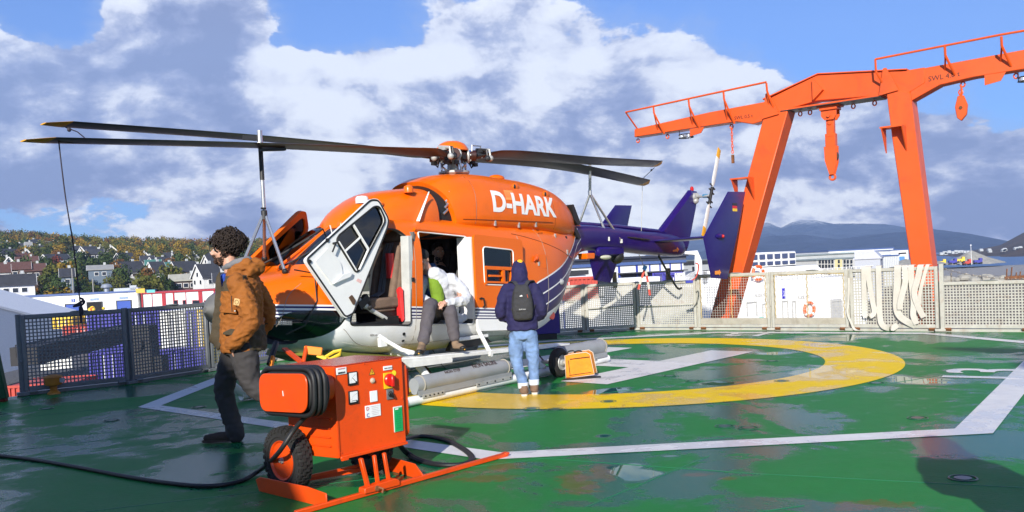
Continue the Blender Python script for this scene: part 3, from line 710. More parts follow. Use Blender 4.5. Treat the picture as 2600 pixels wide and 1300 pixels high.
def mountain(name, prof, D0, D1, m, rough, seed, rows=26):
    """prof: list of (pixel x, pixel y of the crest) continued outside the frame"""
    pts = [(azof(px), math.atan(ray(px, py).z / math.hypot(ray(px, py).x, ray(px, py).y))) for px, py in prof]
    a0, a1 = pts[0][0], pts[-1][0]; n = int((a1 - a0) / 0.16) + 2
    v = []; f = []
    for j in range(rows + 1):
        s = j / rows
        for k in range(n):
            a = lerp(a0, a1, k / (n - 1)); el = interp(pts, a)[0]
            D = lerp(D0, D1, s); top = math.tan(el) * D1 + CAM_H
            x, y = D * math.sin(R(a)), D * math.cos(R(a))
            e = noise.fractal(Vector((x / rough, y / rough, seed)), 0.9, 2.2, 7)
            shape = (s ** 1.25) if s < 1 else 1
            h = -12 + (top + 12) * shape + e * (top + 12) * (0.20 * math.sin(math.pi * s) + 0.05 * s)
            v.append((x, y, h))
    for j in range(rows):
        for k in range(n - 1): f.append((j * n + k, j * n + k + 1, (j + 1) * n + k + 1, (j + 1) * n + k))
    o = len(v); back = [(q[0] * 1.06, q[1] * 1.06, -30) for q in v[rows * n:]]
    v += back
    for k in range(n - 1): f.append((rows * n + k, rows * n + k + 1, o + k + 1, o + k))
    return tag(build(MB().raw(v, f, True), name, m, None, None), kind='structure')
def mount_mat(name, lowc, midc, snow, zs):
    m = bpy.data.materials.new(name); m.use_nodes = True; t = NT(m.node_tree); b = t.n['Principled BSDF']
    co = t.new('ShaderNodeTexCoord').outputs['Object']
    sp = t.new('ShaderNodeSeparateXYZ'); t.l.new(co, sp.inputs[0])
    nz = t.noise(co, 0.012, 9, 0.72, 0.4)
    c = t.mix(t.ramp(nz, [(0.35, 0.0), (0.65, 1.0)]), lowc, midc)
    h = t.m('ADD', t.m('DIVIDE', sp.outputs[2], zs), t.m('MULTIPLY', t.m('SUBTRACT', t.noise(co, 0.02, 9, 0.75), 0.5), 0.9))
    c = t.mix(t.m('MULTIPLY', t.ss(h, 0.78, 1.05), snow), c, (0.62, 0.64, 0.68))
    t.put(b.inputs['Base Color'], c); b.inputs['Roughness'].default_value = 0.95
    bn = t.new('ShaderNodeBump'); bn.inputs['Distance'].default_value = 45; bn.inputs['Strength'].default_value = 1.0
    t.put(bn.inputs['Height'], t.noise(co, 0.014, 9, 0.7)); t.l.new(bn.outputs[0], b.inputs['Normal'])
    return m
mountain("far_mountain", [(1400, 672), (1600, 662), (1700, 625), (1760, 603), (1840, 586), (1905, 572), (1955, 565), (1985, 580), (2012, 566), (2040, 560), (2075, 558), (2120, 567), (2250, 569), (2330, 583), (2420, 598), (2560, 612), (2900, 600), (3300, 620)], 2300, 3300, mount_mat("hazy_mountain_rock", (0.022, 0.048, 0.13), (0.085, 0.12, 0.21), 0.8, 110), 260, 3.1)  # part of the distance haze is painted into these rock blues
mountain("middle_mountain", [(1650, 668), (1780, 640), (1860, 618), (1960, 600), (2050, 597), (2130, 608), (2220, 595), (2370, 582), (2460, 592), (2560, 612), (2640, 630), (2800, 632), (3300, 640)], 1700, 2300, mount_mat("hazy_mountain_slope", (0.012, 0.034, 0.105), (0.045, 0.078, 0.17), 0.0, 120), 160, 8.4)  # haze blue painted into the slope colours as well
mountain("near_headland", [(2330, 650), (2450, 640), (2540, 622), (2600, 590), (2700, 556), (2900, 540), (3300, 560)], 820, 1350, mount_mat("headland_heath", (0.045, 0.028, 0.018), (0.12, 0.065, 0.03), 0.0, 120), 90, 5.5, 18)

# ---------------------------------------------------------------- foliage
def leaf_cloud(seed, n, rx, ry, rz, size, lobes=6):
    """random leaf faces spread through several overlapping lobes, returned as (verts, faces)"""
    rng = np.random.default_rng(seed)
    cen = rng.uniform(-0.55, 0.55, (lobes, 3)); cen[:, 2] = rng.uniform(-0.5, 0.55, lobes); rad = rng.uniform(0.38, 0.62, lobes)
    li = rng.integers(0, lobes, n); d = rng.normal(size=(n, 3)); d /= np.linalg.norm(d, axis=1)[:, None]
    rr = rng.uniform(0.45, 1.08, n) ** 0.7
    p = cen[li] + d * (rad[li] * rr)[:, None]
    p *= np.array([rx, ry, rz])
    nn = d + rng.normal(size=(n, 3)) * 0.7; nn /= np.linalg.norm(nn, axis=1)[:, None]
    a = np.cross(nn, rng.normal(size=(n, 3))); a /= np.linalg.norm(a, axis=1)[:, None]; b = np.cross(nn, a)
    s = (size * rng.uniform(0.6, 1.5, n))[:, None]
    q = np.stack([p + a * s, p + b * s * 0.7, p - a * s, p - b * s * 0.7], 1).reshape(-1, 3)
    return q
def quads_mesh(name, arrs, cols=None):
    q = np.concatenate(arrs) if len(arrs) > 1 else arrs[0]; n = len(q) // 4
    me = bpy.data.meshes.new(name)
    me.vertices.add(len(q)); me.vertices.foreach_set('co', q.astype(np.float32).ravel())
    me.loops.add(n * 4); me.loops.foreach_set('vertex_index', np.arange(n * 4, dtype=np.int32))
    me.polygons.add(n); me.polygons.foreach_set('loop_start', np.arange(0, n * 4, 4, dtype=np.int32)); me.polygons.foreach_set('loop_total', np.full(n, 4, dtype=np.int32))
    if cols is not None:
        ca = me.color_attributes.new("leaf_tint", 'FLOAT_COLOR', 'CORNER')
        ca.data.foreach_set('color', np.repeat(cols, 4, axis=0).astype(np.float32).ravel())
    me.update(); me.validate(); return me
def leaf_mat(name, c1, c2, attr=False, sc_=0.25):
    m = bpy.data.materials.new(name); m.use_nodes = True; t = NT(m.node_tree); b = t.n['Principled BSDF']
    co = t.new('ShaderNodeTexCoord').outputs['Object']
    nz = t.noise(co, sc_, 6, 0.7)
    c = t.mix(t.ramp(nz, [(0.35, 0.0), (0.65, 1.0)]), c1, c2)
    if attr:
        at_ = t.new('ShaderNodeVertexColor', layer_name="leaf_tint"); c = at_.outputs[0]
    t.put(b.inputs['Base Color'], c); b.inputs['Roughness'].default_value = 0.7; b.inputs['Specular IOR Level'].default_value = 0.2
    return m
LM = [leaf_mat("leaf_green", (0.022, 0.045, 0.010), (0.055, 0.080, 0.014)), leaf_mat("leaf_olive", (0.05, 0.065, 0.010), (0.12, 0.11, 0.015)),
      leaf_mat("leaf_yellow", (0.15, 0.105, 0.01), (0.28, 0.17, 0.012)), leaf_mat("leaf_rust", (0.10, 0.045, 0.012), (0.17, 0.08, 0.015)), leaf_mat("leaf_red", (0.08, 0.018, 0.012), (0.14, 0.03, 0.015))]
M_bark = mat("bark", (0.06, 0.045, 0.035), 0.9, var=0.3)
tree_me = []
for k in range(5):
    q = leaf_cloud(100 + k, 900, 3.2, 3.2, 3.4, 0.30, 9); q[:, 2] += 5.0
    tree_me.append(quads_mesh("tree_crown", [q]))
mb = MB(); mb.tube([(0, 0, -0.5), (0.1, 0, 2), (0, 0.1, 4), (0.2, 0, 6.5)], [0.28, 0.2, 0.14, 0.05], 6)
for k in range(5):
    a = k * 1.3; mb.tube([(0, 0, 2 + k * .7), (math.cos(a) * 1.1, math.sin(a) * 1.1, 3.6 + k * .7), (math.cos(a) * 1.9, math.sin(a) * 1.9, 4.6 + k * .6)], [0.1, 0.06, 0.02], 5)
trunk_me = mb.mesh("trunk")
tree_id = 0
TREES = []
def place_tree(px, D, k, s, var=0, zoff=0.0, label=None):
    a = R(azof(px)); x, y = D * math.sin(a), D * math.cos(a)
    z = terr(x, y) + zoff
    t = empty("broadleaf_tree", (x, y, z), random.uniform(0, 6.28), None, "tree"); t.scale = (s, s, s * random.uniform(0.9, 1.15))
    c = bpy.data.objects.new("crown", tree_me[var % 5]); COL.objects.link(c); c.parent = t
    if not tree_me[var % 5].materials: tree_me[var % 5].materials.append(LM[0])
    c.material_slots[0].link = 'OBJECT'; c.material_slots[0].material = LM[k]
    b = bpy.data.objects.new("trunk", trunk_me); COL.objects.link(b); b.parent = t
    if not trunk_me.materials: trunk_me.materials.append(M_bark)
    cname = ["dark green", "olive green", "golden yellow", "rusty brown", "reddish"][k]
    t['group'] = "broadleaf trees between the hillside houses"
    t['label'] = label or ("%s autumn tree standing between the hillside houses on the left" % cname)
    return t
# ---------------------------------------------------------------- houses
M_roofd = mat("roof_dark", (0.035, 0.036, 0.042), 0.7, var=0.2, vscale=1.0)
M_roofs = [M_roofd, mat("roof_brown", (0.10, 0.045, 0.035), 0.8, vscale=1.0), mat("roof_teal", (0.06, 0.17, 0.14), 0.6, vscale=1.0), mat("roof_grey", (0.27, 0.27, 0.26), 0.7, vscale=1.0), mat("roof_pale", (0.36, 0.35, 0.29), 0.7, vscale=1.0)]
M_walls = dict(white=mat("wall_white", (0.62, 0.62, 0.61), 0.8, var=0.05), cream=mat("wall_cream", (0.66, 0.60, 0.40), 0.8, var=0.05), ochre=mat("wall_ochre", (0.52, 0.28, 0.08), 0.8, var=0.08), green=mat("wall_green", (0.10, 0.20, 0.17), 0.8), brown=mat("wall_brown", (0.07, 0.045, 0.035), 0.8), grey=mat("wall_grey", (0.42, 0.44, 0.45), 0.8), red=mat("wall_red", (0.28, 0.03, 0.025), 0.8), blue=mat("wall_bluegrey", (0.12, 0.16, 0.21), 0.8), black=mat("wall_black", (0.03, 0.03, 0.035), 0.8))
M_win = mat("window_glass", (0.02, 0.025, 0.035), 0.08, var=0, spec=0.8)
M_trim = mat("trim_white", (0.75, 0.75, 0.74), 0.7, var=0)
HPOS = []
def house(px, py, D, w, wall, roof, ori, hw=2.3, dep=6.0, hr=1.9, label="", nwin=4, storeys=1):
    """px,py: pixel of the centre of the visible wall foot; ori: 0 long side seen, 1 gable end to the left, 2 gable seen"""
    a = R(azof(px)); p = at(px, py, D * math.cos(a)); rz = -a + (0.0 if ori == 0 else (0.45 if ori == 1 else math.pi / 2))
    t = empty("house", p, rz, label, "house", "houses on the hillside")
    L, d = w, dep
    if ori == 2: L, d = 8.0, max(w, 3.0)
    nwin = min(nwin, max(1, int(L / 2.4)))
    HPOS.append((px, w * 2250 / D if ori != 2 else w * 2250 / D, D, label, py))
    mb = MB()
    prof = [(-d / 2, -3), (d / 2, -3), (d / 2, hw), (0, hw + hr), (-d / 2, hw)]
    mb.prism(prof, ((0, 0, 0), (0, 1, 0), (0, 0, 1), (1, 0, 0)), -L / 2, L / 2); build(mb, "wall", M_walls[wall], t)
    mb = MB(); e = 0.45
    for sg in (-1, 1):
        pr = [(sg * (d / 2 + e), hw - e * hr / (d / 2)), (0, hw + hr), (0, hw + hr + 0.25), (sg * (d / 2 + e), hw - e * hr / (d / 2) + 0.25)]
        mb.prism(pr, ((0, 0, 0.02), (0, 1, 0), (0, 0, 1), (1, 0, 0)), -L / 2 - e, L / 2 + e)
    rf = build(mb, "roof", M_roofs[roof], t)
    mb = MB(); mb.box((L * 0.2, 0.6, hw + hr + 0.3), (0.7, 0.6, 1.4)); build(mb, "chimney", M_walls['grey'], rf)
    mb = MB()
    for sg in (-1, 1):
        for xe in (-L / 2 - e - .03, L / 2 + e + .03): mb.bar((xe, sg * (d / 2 + e), hw - e * hr / (d / 2) + .1), (xe, 0, hw + hr + .1), 0.06, 0.3)
    build(mb, "barge_board", M_trim if wall != 'cream' else M_trim, rf)
    for s_ in range(storeys):
        zc = hw - 1.3 - 2.6 * s_
        if ori in (0, 1):
            for k in range(nwin):
                x = lerp(-L / 2 + 1.2, L / 2 - 1.2, (k + 0.5) / nwin)
                mb = MB(); mb.box((x, -d / 2 - 0.04, zc), (1.3, 0.1, 1.2)); fo = build(mb, "window", M_trim, t)
                mb = MB(); mb.box((x, -d / 2 - 0.08, zc), (1.08, 0.08, 0.98)); build(mb, "pane", M_win, fo)
        if ori in (1, 2):
            xe = -L / 2 - 0.04 if ori == 1 else -L / 2 - 0.04
            for y, z in ((-1.6, zc), (1.6, zc)) + (((0, hw + 0.6),) if s_ == 0 else ()):
                mb = MB(); mb.box((xe, y, z), (0.1, 1.1, 1.2)); fo = build(mb, "window", M_trim, t)
                mb = MB(); mb.box((xe - 0.04, y, z), (0.08, 0.9, 1.0)); build(mb, "pane", M_win, fo)
    return t
HS = [  # px, foot py, D, width, wall, roof, ori, kwargs
    (12, 634, 560, 6.7, 'cream', 3, 0, dict(label="pale yellow house with a grey roof at the far left top of the hillside")),
    (45, 640, 520, 5.0, 'white', 0, 0, dict(label="small white house below the ochre one at the top left of the hillside")),
    (80, 628, 560, 8.5, 'ochre', 0, 1, dict(label="ochre house with dark roof high on the hillside, left of the long white house")),
    (126, 634, 540, 10.8, 'white', 3, 0, dict(label="long white two-storey house high on the hillside, top row", storeys=2, nwin=7)),
    (73, 637, 500, 2.6, 'white', 3, 0, dict(label="little white outbuilding in front of the ochre house")),
    (20, 658, 440, 7.4, 'white', 0, 1, dict(label="low white house with black roof at the left edge, second row")),
    (70, 660, 430, 2.1, 'white', 0, 2, dict(label="white gable end peeping from trees above the green house")),
    (96, 647, 480, 5.4, 'white', 0, 0, dict(label="white walled house with a wide black roof below the long white house")),
    (142, 673, 400, 8.8, 'white', 0, 1, dict(label="bright white house with three big windows in the middle of the hillside", nwin=5)),
    (52, 672, 400, 8.3, 'green', 1, 1, dict(label="dark green house with a brown roof at the left of the hillside")),
    (70, 682, 370, 6.8, 'red', 1, 0, dict(label="low red shed below the dark green house")),
    (24, 684, 360, 3.2, 'white', 1, 2, dict(label="small white cabin gable below the red shed")),
    (186, 648, 470, 5.3, 'grey', 0, 0, dict(label="grey house half hidden by the hanging cord")),
    (226, 650, 450, 6.1, 'white', 0, 1, dict(label="white house with black roof right of the hanging cord, upper row")),
    (259, 647, 470, 3.0, 'white', 0, 2, dict(label="white gabled house left of the twin gables")),
    (285, 648, 465, 3.7, 'cream', 0, 2, dict(label="cream gabled house beside the white gabled one")),
    (207, 664, 410, 2.3, 'white', 0, 2, dict(label="small white gable just right of the hanging cord")),
    (243, 658, 430, 6.2, 'black', 0, 0, dict(label="black house below the white one, partly behind trees")),
    (30, 703, 300, 9.6, 'brown', 1, 0, dict(label="long brown-roofed row house low on the left of the hillside", hw=2.2)),
    (85, 706, 300, 6.2, 'brown', 1, 0, dict(label="second brown-roofed row house right of the long one", hw=2.2)),
    (10, 712, 280, 2.9, 'white', 1, 0, dict(label="white walled shed right at the left edge below the row houses")),
    (40, 748, 235, 7.9, 'white', 0, 0, dict(label="wide white house with a black hipped roof just above the garage roof at the left", nwin=5, hw=2.3, hr=2.2)),
    (255, 698, 300, 6.6, 'blue', 3, 0, dict(label="long low building with a pale metal roof among the trees", hw=1.6, hr=1.2)),
    (172, 724, 260, 2.9, 'blue', 0, 0, dict(label="blue grey house under bare trees near the hanging cord")),
    (318, 668, 420, 6.4, 'black', 0, 1, dict(label="dark house with two white window frames right of the cream gable")),
    (352, 664, 430, 2.4, 'white', 0, 2, dict(label="white sliver of a house wall left of the small yellow gable")),
    (375, 676, 400, 4.8, 'brown', 0, 0, dict(label="brown house with a black roof below the small yellow gable")),
    (371, 666, 425, 2.4, 'cream', 0, 2, dict(label="small pale yellow gable in the middle of the hillside")),
    (407, 680, 385, 7.7, 'white', 0, 1, dict(label="white house with black roof left of the red gable")),
    (442, 672, 410, 1.6, 'red', 0, 2, dict(label="small red gable right of the white house")),
    (430, 666, 430, 6.9, 'grey', 0, 0, dict(label="grey house with a long black roof behind the red gable")),
    (425, 697, 340, 6.0, 'blue', 2, 1, dict(label="house with a turquoise roof above the ochre house")),
    (390, 690, 350, 5.0, 'green', 2, 0, dict(label="low house with a dark teal roof left of the turquoise roof")),
    (330, 706, 320, 7.7, 'white', 0, 1, dict(label="house with a big black roof and a white gable at its left, lower row", hr=3.0)),
    (398, 706, 320, 4.4, 'white', 0, 1, dict(label="white house end with a black roof left of the ochre house", hr=3.0)),
    (468, 706, 310, 7.2, 'ochre', 0, 1, dict(label="ochre wooden house with a black roof near the middle of the hillside", hr=3.0)),
    (500, 704, 315, 2.5, 'blue', 0, 0, dict(label="blue grey annex right of the ochre house")),
    (480, 678, 400, 2.2, 'white', 0, 2, dict(label="white gable with a dark porch in the upper right of the hillside")),
    (496, 668, 420, 3.4, 'white', 0, 2, dict(label="white bargeboarded house with a dark front near the man's head")),
    (530, 668, 430, 5.2, 'blue', 0, 0, dict(label="low house with a long dark roof behind the man's head")),
    (473, 737, 245, 7.3, 'brown', 4, 0, dict(label="dark brown house with a pale corrugated roof and white foundation", hw=2.6, hr=1.4)),
    (545, 702, 300, 5.3, 'white', 0, 1, dict(label="tall white house with a black roof left of the man's face", hw=4.2, hr=2.6, storeys=2)),
    (528, 737, 235, 4.9, 'white', 0, 1, dict(label="white house with a black roof just above the red trimmed hall", hw=3.4, hr=3.0)),
    (560, 737, 228, 2.7, 'white', 0, 0, dict(label="low white house directly behind the man's shoulder", hw=2.2)),
    (690, 668, 420, 4.0, 'white', 0, 1, dict(label="white house seen between the struts of the nose pole")),
]
for px, py, D, w, wl, rf, ori, kw in HS: house(px, py, D, w, wl, rf, ori, **kw)

rng = random.Random(5)
tl = [(200, 300, 0), (215, 315, 1)]
# distinct coloured trees first, then a scatter
place_tree(408, 452, 2, 1.25, 1, label="big golden tree at the foot of the forest, middle of the hillside")
place_tree(312, 360, 3, 1.15, 2, label="rust coloured round tree left of the black roofed house")
place_tree(140, 250, 2, 1.0, 3, zoff=-1, label="tall yellow green tree just above the garage roof, left of the cord")
place_tree(282, 238, 4, 0.75, 0, zoff=-1, label="dark red tree beside the grey roof ventilator")
place_tree(412, 240, 0, 1.2, 4, label="dark dense tree left of the brown house with pale roof")
cnt = 0; tries = 0
cname = ["dark green", "olive", "golden", "rusty brown", "dull red"]
usedl = {}
while cnt < 285 and tries < 4000:
    tries += 1
    px = rng.uniform(-20, 620) if rng.random() < .9 else rng.uniform(620, 900); D = rng.choice([232, 240, 250, 262, 275, 290, 305, 320, 335, 350, 365, 380, 395, 410, 425, 440, 455])
    hit_ = False
    for hx, hw_, hD, hl, hy in HPOS:
        if hD - 75 < D < hD + 4 and abs(px - hx) < hw_ / 2 + 7 and rng.random() < (.93 if D > hD - 25 else .6): hit_ = True
    if hit_: continue
    col = rng.choices([0, 1, 2, 3, 4], [46, 32, 10, 10, 2])[0]
    if D > 400: col = rng.choices([0, 1, 2, 3], [24, 42, 20, 14])[0]
    s = rng.uniform(0.7, 1.15) * (1.12 if D < 270 else 1.18)
    bh = min(HPOS, key=lambda h: abs(h[0] - px) + abs(h[2] - D) * .3)
    rel_ = "left of" if px < bh[0] - bh[1] / 2 else ("right of" if px > bh[0] + bh[1] / 2 else ("behind" if D > bh[2] else "below"))
    lb_ = cname[col] + " tree " + rel_ + " the " + bh[3]
    w__ = lb_.split(); 
    if len(w__) > 13: w__ = w__[:13]
    while w__[-1].strip(",") in ("the", "a", "of", "with", "and", "in", "at", "right", "left", "above", "below", "its", "just", "black", "white", "behind", "near", "big", "two", "small", "dark", "from", "upper", "by", "beside", "among", "low", "three"): w__.pop()
    place_tree(px, D, col, s, cnt, zoff=-0.9, label=" ".join(w__).strip(",")); cnt += 1
# the ridge wood: one mass of leaves
base_q = [leaf_cloud(300 + k, 260, 3.6, 3.6, 3.6, 0.42, 6) for k in range(6)]
pal = np.array([(0.060, 0.080, 0.012), (0.13, 0.12, 0.012), (0.24, 0.15, 0.010), (0.17, 0.08, 0.014), (0.035, 0.055, 0.010), (0.18, 0.125, 0.03)])
arrs = []; cols = []
nr_ = np.random.default_rng(9)
for i in range(900):
    a = nr_.uniform(-33, -7.5); D = nr_.uniform(455, 680)
    x, y = D * math.sin(R(a)), D * math.cos(R(a)); z = terr(x, y)
    s = nr_.uniform(0.7, 1.15)
    q = base_q[i % 6] * np.array([s, s, s * nr_.uniform(0.9, 1.25)]) + np.array([x, y, z + 3.6])
    arrs.append(q)
    pr = np.array([.28, .25, .13, .09, .17, .08]) if D < 600 else np.array([.12, .25, .12, .2, .1, .21])
    c = pal[nr_.choice(6, p=pr / pr.sum())] * nr_.uniform(0.8, 1.2)
    cc = np.ones((len(q) // 4, 4)); cc[:, :3] = c * nr_.uniform(0.7, 1.3, (len(q) // 4, 1)); cols.append(cc)
me = quads_mesh("autumn_wood", arrs, np.concatenate(cols))
tag(link("autumn_wood", me, leaf_mat("wood_leaves", (0, 0, 0), (0, 0, 0), True), sharp=None), "autumn birch wood covering the ridge", None, None, 'stuff')
# low trees behind the centre buildings
for i, (px, D, k, s) in enumerate([(1390, 230, 0, .8), (1405, 260, 1, .8), (1500, 250, 0, .8), (1640, 235, 1, .75), (1700, 240, 0, .7), (1745, 250, 3, .9), (1760, 260, 1, .8), (1920, 250, 0, .75), (1948, 245, 0, .75), (2290, 235, 1, .35), (2310, 238, 0, .3)]):
    place_tree(px, D, k, s, i, zoff=0, label=["dark bushy", "olive leafy", "round green", "thin yellow green", "dark leafy", "rust tinged", "olive bushy", "dark round", "small dark round", "low olive", "low dark"][i] + " tree beyond the quay buildings, " + ["behind the helicopter's rear hull", "right behind the rear hull", "under the tail boom at left", "under the tail boom", "left of the tail end plate", "by the tail rotor", "just left of the port end plate", "right of the orange crane leg", "above the grey building's left end", "left of the right crane leg", "next to the right crane leg"][i])
    
# ---------------------------------------------------------------- quay buildings
M_wp = mat("panel_white", (0.76, 0.77, 0.77), 0.6, var=0.03, vscale=0.3)
M_blue = mat("door_blue", (0.02, 0.07, 0.36), 0.5)
M_redt = mat("trim_red", (0.42, 0.03, 0.04), 0.5)
M_bdk = mat("roof_edge_blue", (0.07, 0.12, 0.30), 0.5)
def facade(name, pxa, Ya, pxb, Yb, ytop_a, ytop_b, depth, m, label, cat="building", zb=GZ, roofm=None):
    A = at(pxa, ytop_a, Ya); B = at(pxb, ytop_b, Yb); zt = (A.z + B.z) / 2
    A.z = B.z = 0; u = (B - A); L = u.length; u.normalize()
    t = empty(name, (A.x, A.y, zb), math.atan2(u.y, u.x), label, cat)
    H_ = zt - zb
    mb = MB(); mb.box((L / 2, depth / 2, H_ / 2), (L, depth, H_)); build(mb, "wall", m, t)
    mb = MB(); mb.box((L / 2, depth / 2, H_ + .15), (L + .5, depth + .5, .3)); build(mb, "roof", roofm or M_bdk, t)
    return t, L, H_
def fpx(t, px, py, off=0.0):
    """pixel -> facade coordinates (x along, z up)"""
    O = Vector(t.location); u = Vector((math.cos(t.rotation_euler.z), math.sin(t.rotation_euler.z), 0)); n_ = Vector((-u.y, u.x, 0))
    r = ray(px, py); o = Vector((0, 0, CAM_H)); k = ((O - o).dot(n_)) / r.dot(n_); P = o + r * k
    return (P - O).dot(u), P.z - O.z
g_, L, Hh = facade("garage_hall", -110, 185, 348, 192, 765, 740, 22, M_wp, "long white garage hall with blue roller doors numbered one to three behind the left fence")
for i, (xa, xb, ytop, kind) in enumerate([(18, 56, 779, 1), (72, 115, 777, 1), (166, 207, 773, 1), (221, 259, 768, 0), (296, 333, 764, 2)]):
    x0, zt = fpx(g_, xa, ytop); x1, _ = fpx(g_, xb, ytop); zt = min(zt, Hh - .5)
    mb = MB(); mb.box(((x0 + x1) / 2, -.06, zt / 2), (x1 - x0, .16, zt)); dr = build(mb, "door", M_blue if kind else mat("dark_opening", (.012, .011, .01), .9), g_)
    mb = MB()
    for q in (0, 1): mb.box((x0 + (x1 - x0) * q, -.1, zt / 2), (.18, .22, zt))
    mb.box(((x0 + x1) / 2, -.1, zt), (x1 - x0 + .2, .22, .18)); build(mb, "frame", M_dark, dr)
    if kind == 1:
        for r_ in range(3):
            for c_ in range(4):
                mb = MB(); mb.box((lerp(x0, x1, (c_ + .5) / 4), -.16, zt - 1.75 - r_ * .62), ((x1 - x0) / 4 - .2, .06, .44)); build(mb, "pane", M_win, dr)
for s_, px, py in (("1", 34, 772), ("2", 93, 768), ("3", 186, 763)):
    x, z = fpx(g_, px, py); mb = MB(); mb.box((x, -.05, z), (.7, .08, .7)); b_ = build(mb, "number_sign", M_blue, g_)
    put_text("number", s_, .75, fmat((x, -.1, z - .25), (1, 0, 0), (0, 0, 1), (0, -1, 0)), M_trim, b_)
for px, py in ((240, 760), (314, 756)):
    x, z = fpx(g_, px, py); mb = MB(); mb.box((x, -.05, z), (1.75, .08, .42)); b_ = build(mb, "name_sign", mat("sign_blue", (.05, .18, .42), .5), g_)
    put_text("sign_text", "NORDHALL", .36, fmat((x, -.1, z - .13), (1, 0, 0), (0, 0, 1), (0, -1, 0)), M_trim, b_)
for k in range(9):
    x = L * (k + .5) / 9; mb = MB(); mb.box((x, -.01, Hh / 2), (.05, .05, Hh)); build(mb, "panel_joint", mat("joint", (.5, .5, .5), .7), g_)
x, z = fpx(g_, 253, 733); mb = MB(); mb.cyl((x, 6, Hh), (x, 6, Hh + 1.2), .6, n=12); mb.lathe([(1.15, 0), (1.2, .2), (.9, .7), (0.3, .9), (0, .92)], (x, 6, Hh + 1.2)); build(mb, "roof_ventilator", mat("galv", (.35, .38, .42), .4, metal=.5), g_)
mb = MB(); mb.box((L - 3, 5, Hh + .6), (5, 3, .7)); mb.box((L - 1.5, 4, Hh + .9), (1.4, 1, 1.1)); build(mb, "roof_unit", mat("galv", (.35, .38, .42)), g_)
r_, L, Hh = facade("red_trimmed_hall", 360, 185, 720, 196, 748, 727, 18, mat("panel_bright", (.80, .80, .80), .6, var=.03), "white hall divided by red trims, behind the man's shoulder", roofm=M_redt)
for i, (px, w) in enumerate([(361, .35), (386, .12), (416, .75), (441, .3), (472, .12), (509, .8), (545, .3), (590, .3), (640, .3)]):
    x, _ = fpx(r_, px, 760); mb = MB(); mb.box((x, -.05, Hh / 2), (w, .14, Hh)); build(mb, "trim", M_redt, r_)
for px, w in ((446, .9), (468, .7), (494, .9), (502, .9), (528, 1.6)):
    x, z = fpx(r_, px, 772); mb = MB(); mb.box((x, -.08, z), (w, .1, 1.7)); fo = build(mb, "window", M_redt, r_); mb = MB(); mb.box((x, -.11, z), (w - .2, .1, 1.5)); build(mb, "pane", M_win, fo)
# sign post between the two halls
p = at(362, 738, 178); t_ = empty("sign_board", (p.x, p.y, GZ), .15, "small yellow and turquoise sign boards on a post between the two halls", "sign")
mb = MB(); mb.cyl((0, 0, 0), (0, 0, p.z - GZ - .3), .08); build(mb, "post", M_dark, t_)
mb = MB(); mb.box((-.4, -.1, p.z - GZ), (1.7, .1, .9)); build(mb, "yellow_board", mat("sgn_y", (.6, .4, .05), .5), t_); mb = MB(); mb.box((1.6, -.1, p.z - GZ - .2), (1.6, .1, .6)); build(mb, "turquoise_board", mat("sgn_t", (.1, .45, .45), .5), t_)
# storage hall, far left
M_tent = mat("hall_grey", (.80, .80, .80), .6, var=.04)
t_ = empty("storage_hall", at(92, 860, 100), 0, "big plain grey white storage hall with a small door at the left edge", "building")
A = at(-160, 740, 88) - t_.location; B = at(93, 803, 100) - t_.location; C = at(93, 925, 100) - t_.location; Dd = at(-160, 985, 88) - t_.location
C.x = B.x; C.y = B.y; Dd.x = A.x; Dd.y = A.y
bk = Vector((-2, 14, 0))
mb = MB(); mb.raw([A, B, C, Dd, A + bk, B + bk, C + bk, Dd + bk], [(0, 1, 2, 3), (7, 6, 5, 4), (0, 4, 5, 1), (1, 5, 6, 2), (3, 2, 6, 7), (0, 3, 7, 4)]); build(mb, "wall", M_tent, t_)
mb = MB(); mb.bar(A + Vector((0, -.1, 0)), B + Vector((0, -.1, 0)), .2, .25); build(mb, "roof_edge", M_tent, t_)
u = (B - A); u.z = 0; u.normalize()
dc = at(15, 893, 96) - t_.location
o = build(MB().box((0, 0, 0), (1.1, .12, 2.3)), "door", mat("door_grey", (.33, .33, .34), .6), t_, loc=dc + Vector((0, -.4, 0))); o.rotation_euler.z = math.atan2(u.y, u.x)
build(MB().box((.05, -.08, .3), (.4, .06, .5)), "door_window", M_trim, o)
# containers, cars and gangway on the quay seen through the left fence
M_cb = mat("container_blue", (.045, .04, .30), .45, dirt=.15)
M_cw = mat("container_white", (.70, .70, .66), .5); M_co = mat("container_orange", (.65, .24, .02), .5); M_cy = mat("container_yellow", (.75, .50, .03), .5); M_cr2 = mat("container_red", (.45, .05, .03), .5)
def container(px, py, Y, w, h, d, m, rz, label):
    p = at(px, py, Y); t = empty("shipping_container", (p.x, p.y, p.z - h), rz, label, "container", "containers stacked on the quay")
    mb = MB(); mb.box((0, d / 2, h / 2), (w - .1, d - .1, h - .1)); build(mb, "body", m, t)
    mb = MB()
    for k in range(int(w / .28)): mb.box((-w / 2 + .2 + k * .28, -.005, h / 2), (.12, .1, h - .3))
    tag(build(mb, "corrugation", m, t), kind='stuff')
    mb = MB()
    for x in (-w / 2, w / 2):
        for y in (0, d): mb.box((x, y, h / 2), (.16, .16, h))
    for z in (0.08, h - .08):
        mb.box((0, 0, z), (w, .16, .16)); mb.box((0, d, z), (w, .16, .16))
    build(mb, "frame", m, t)
    mb = MB()
    for x in (-.3, .3): mb.cyl((x, -.1, .3), (x, -.1, h - .3), .03, n=6)
    build(mb, "lock_bar", M_trim, t)
    return t
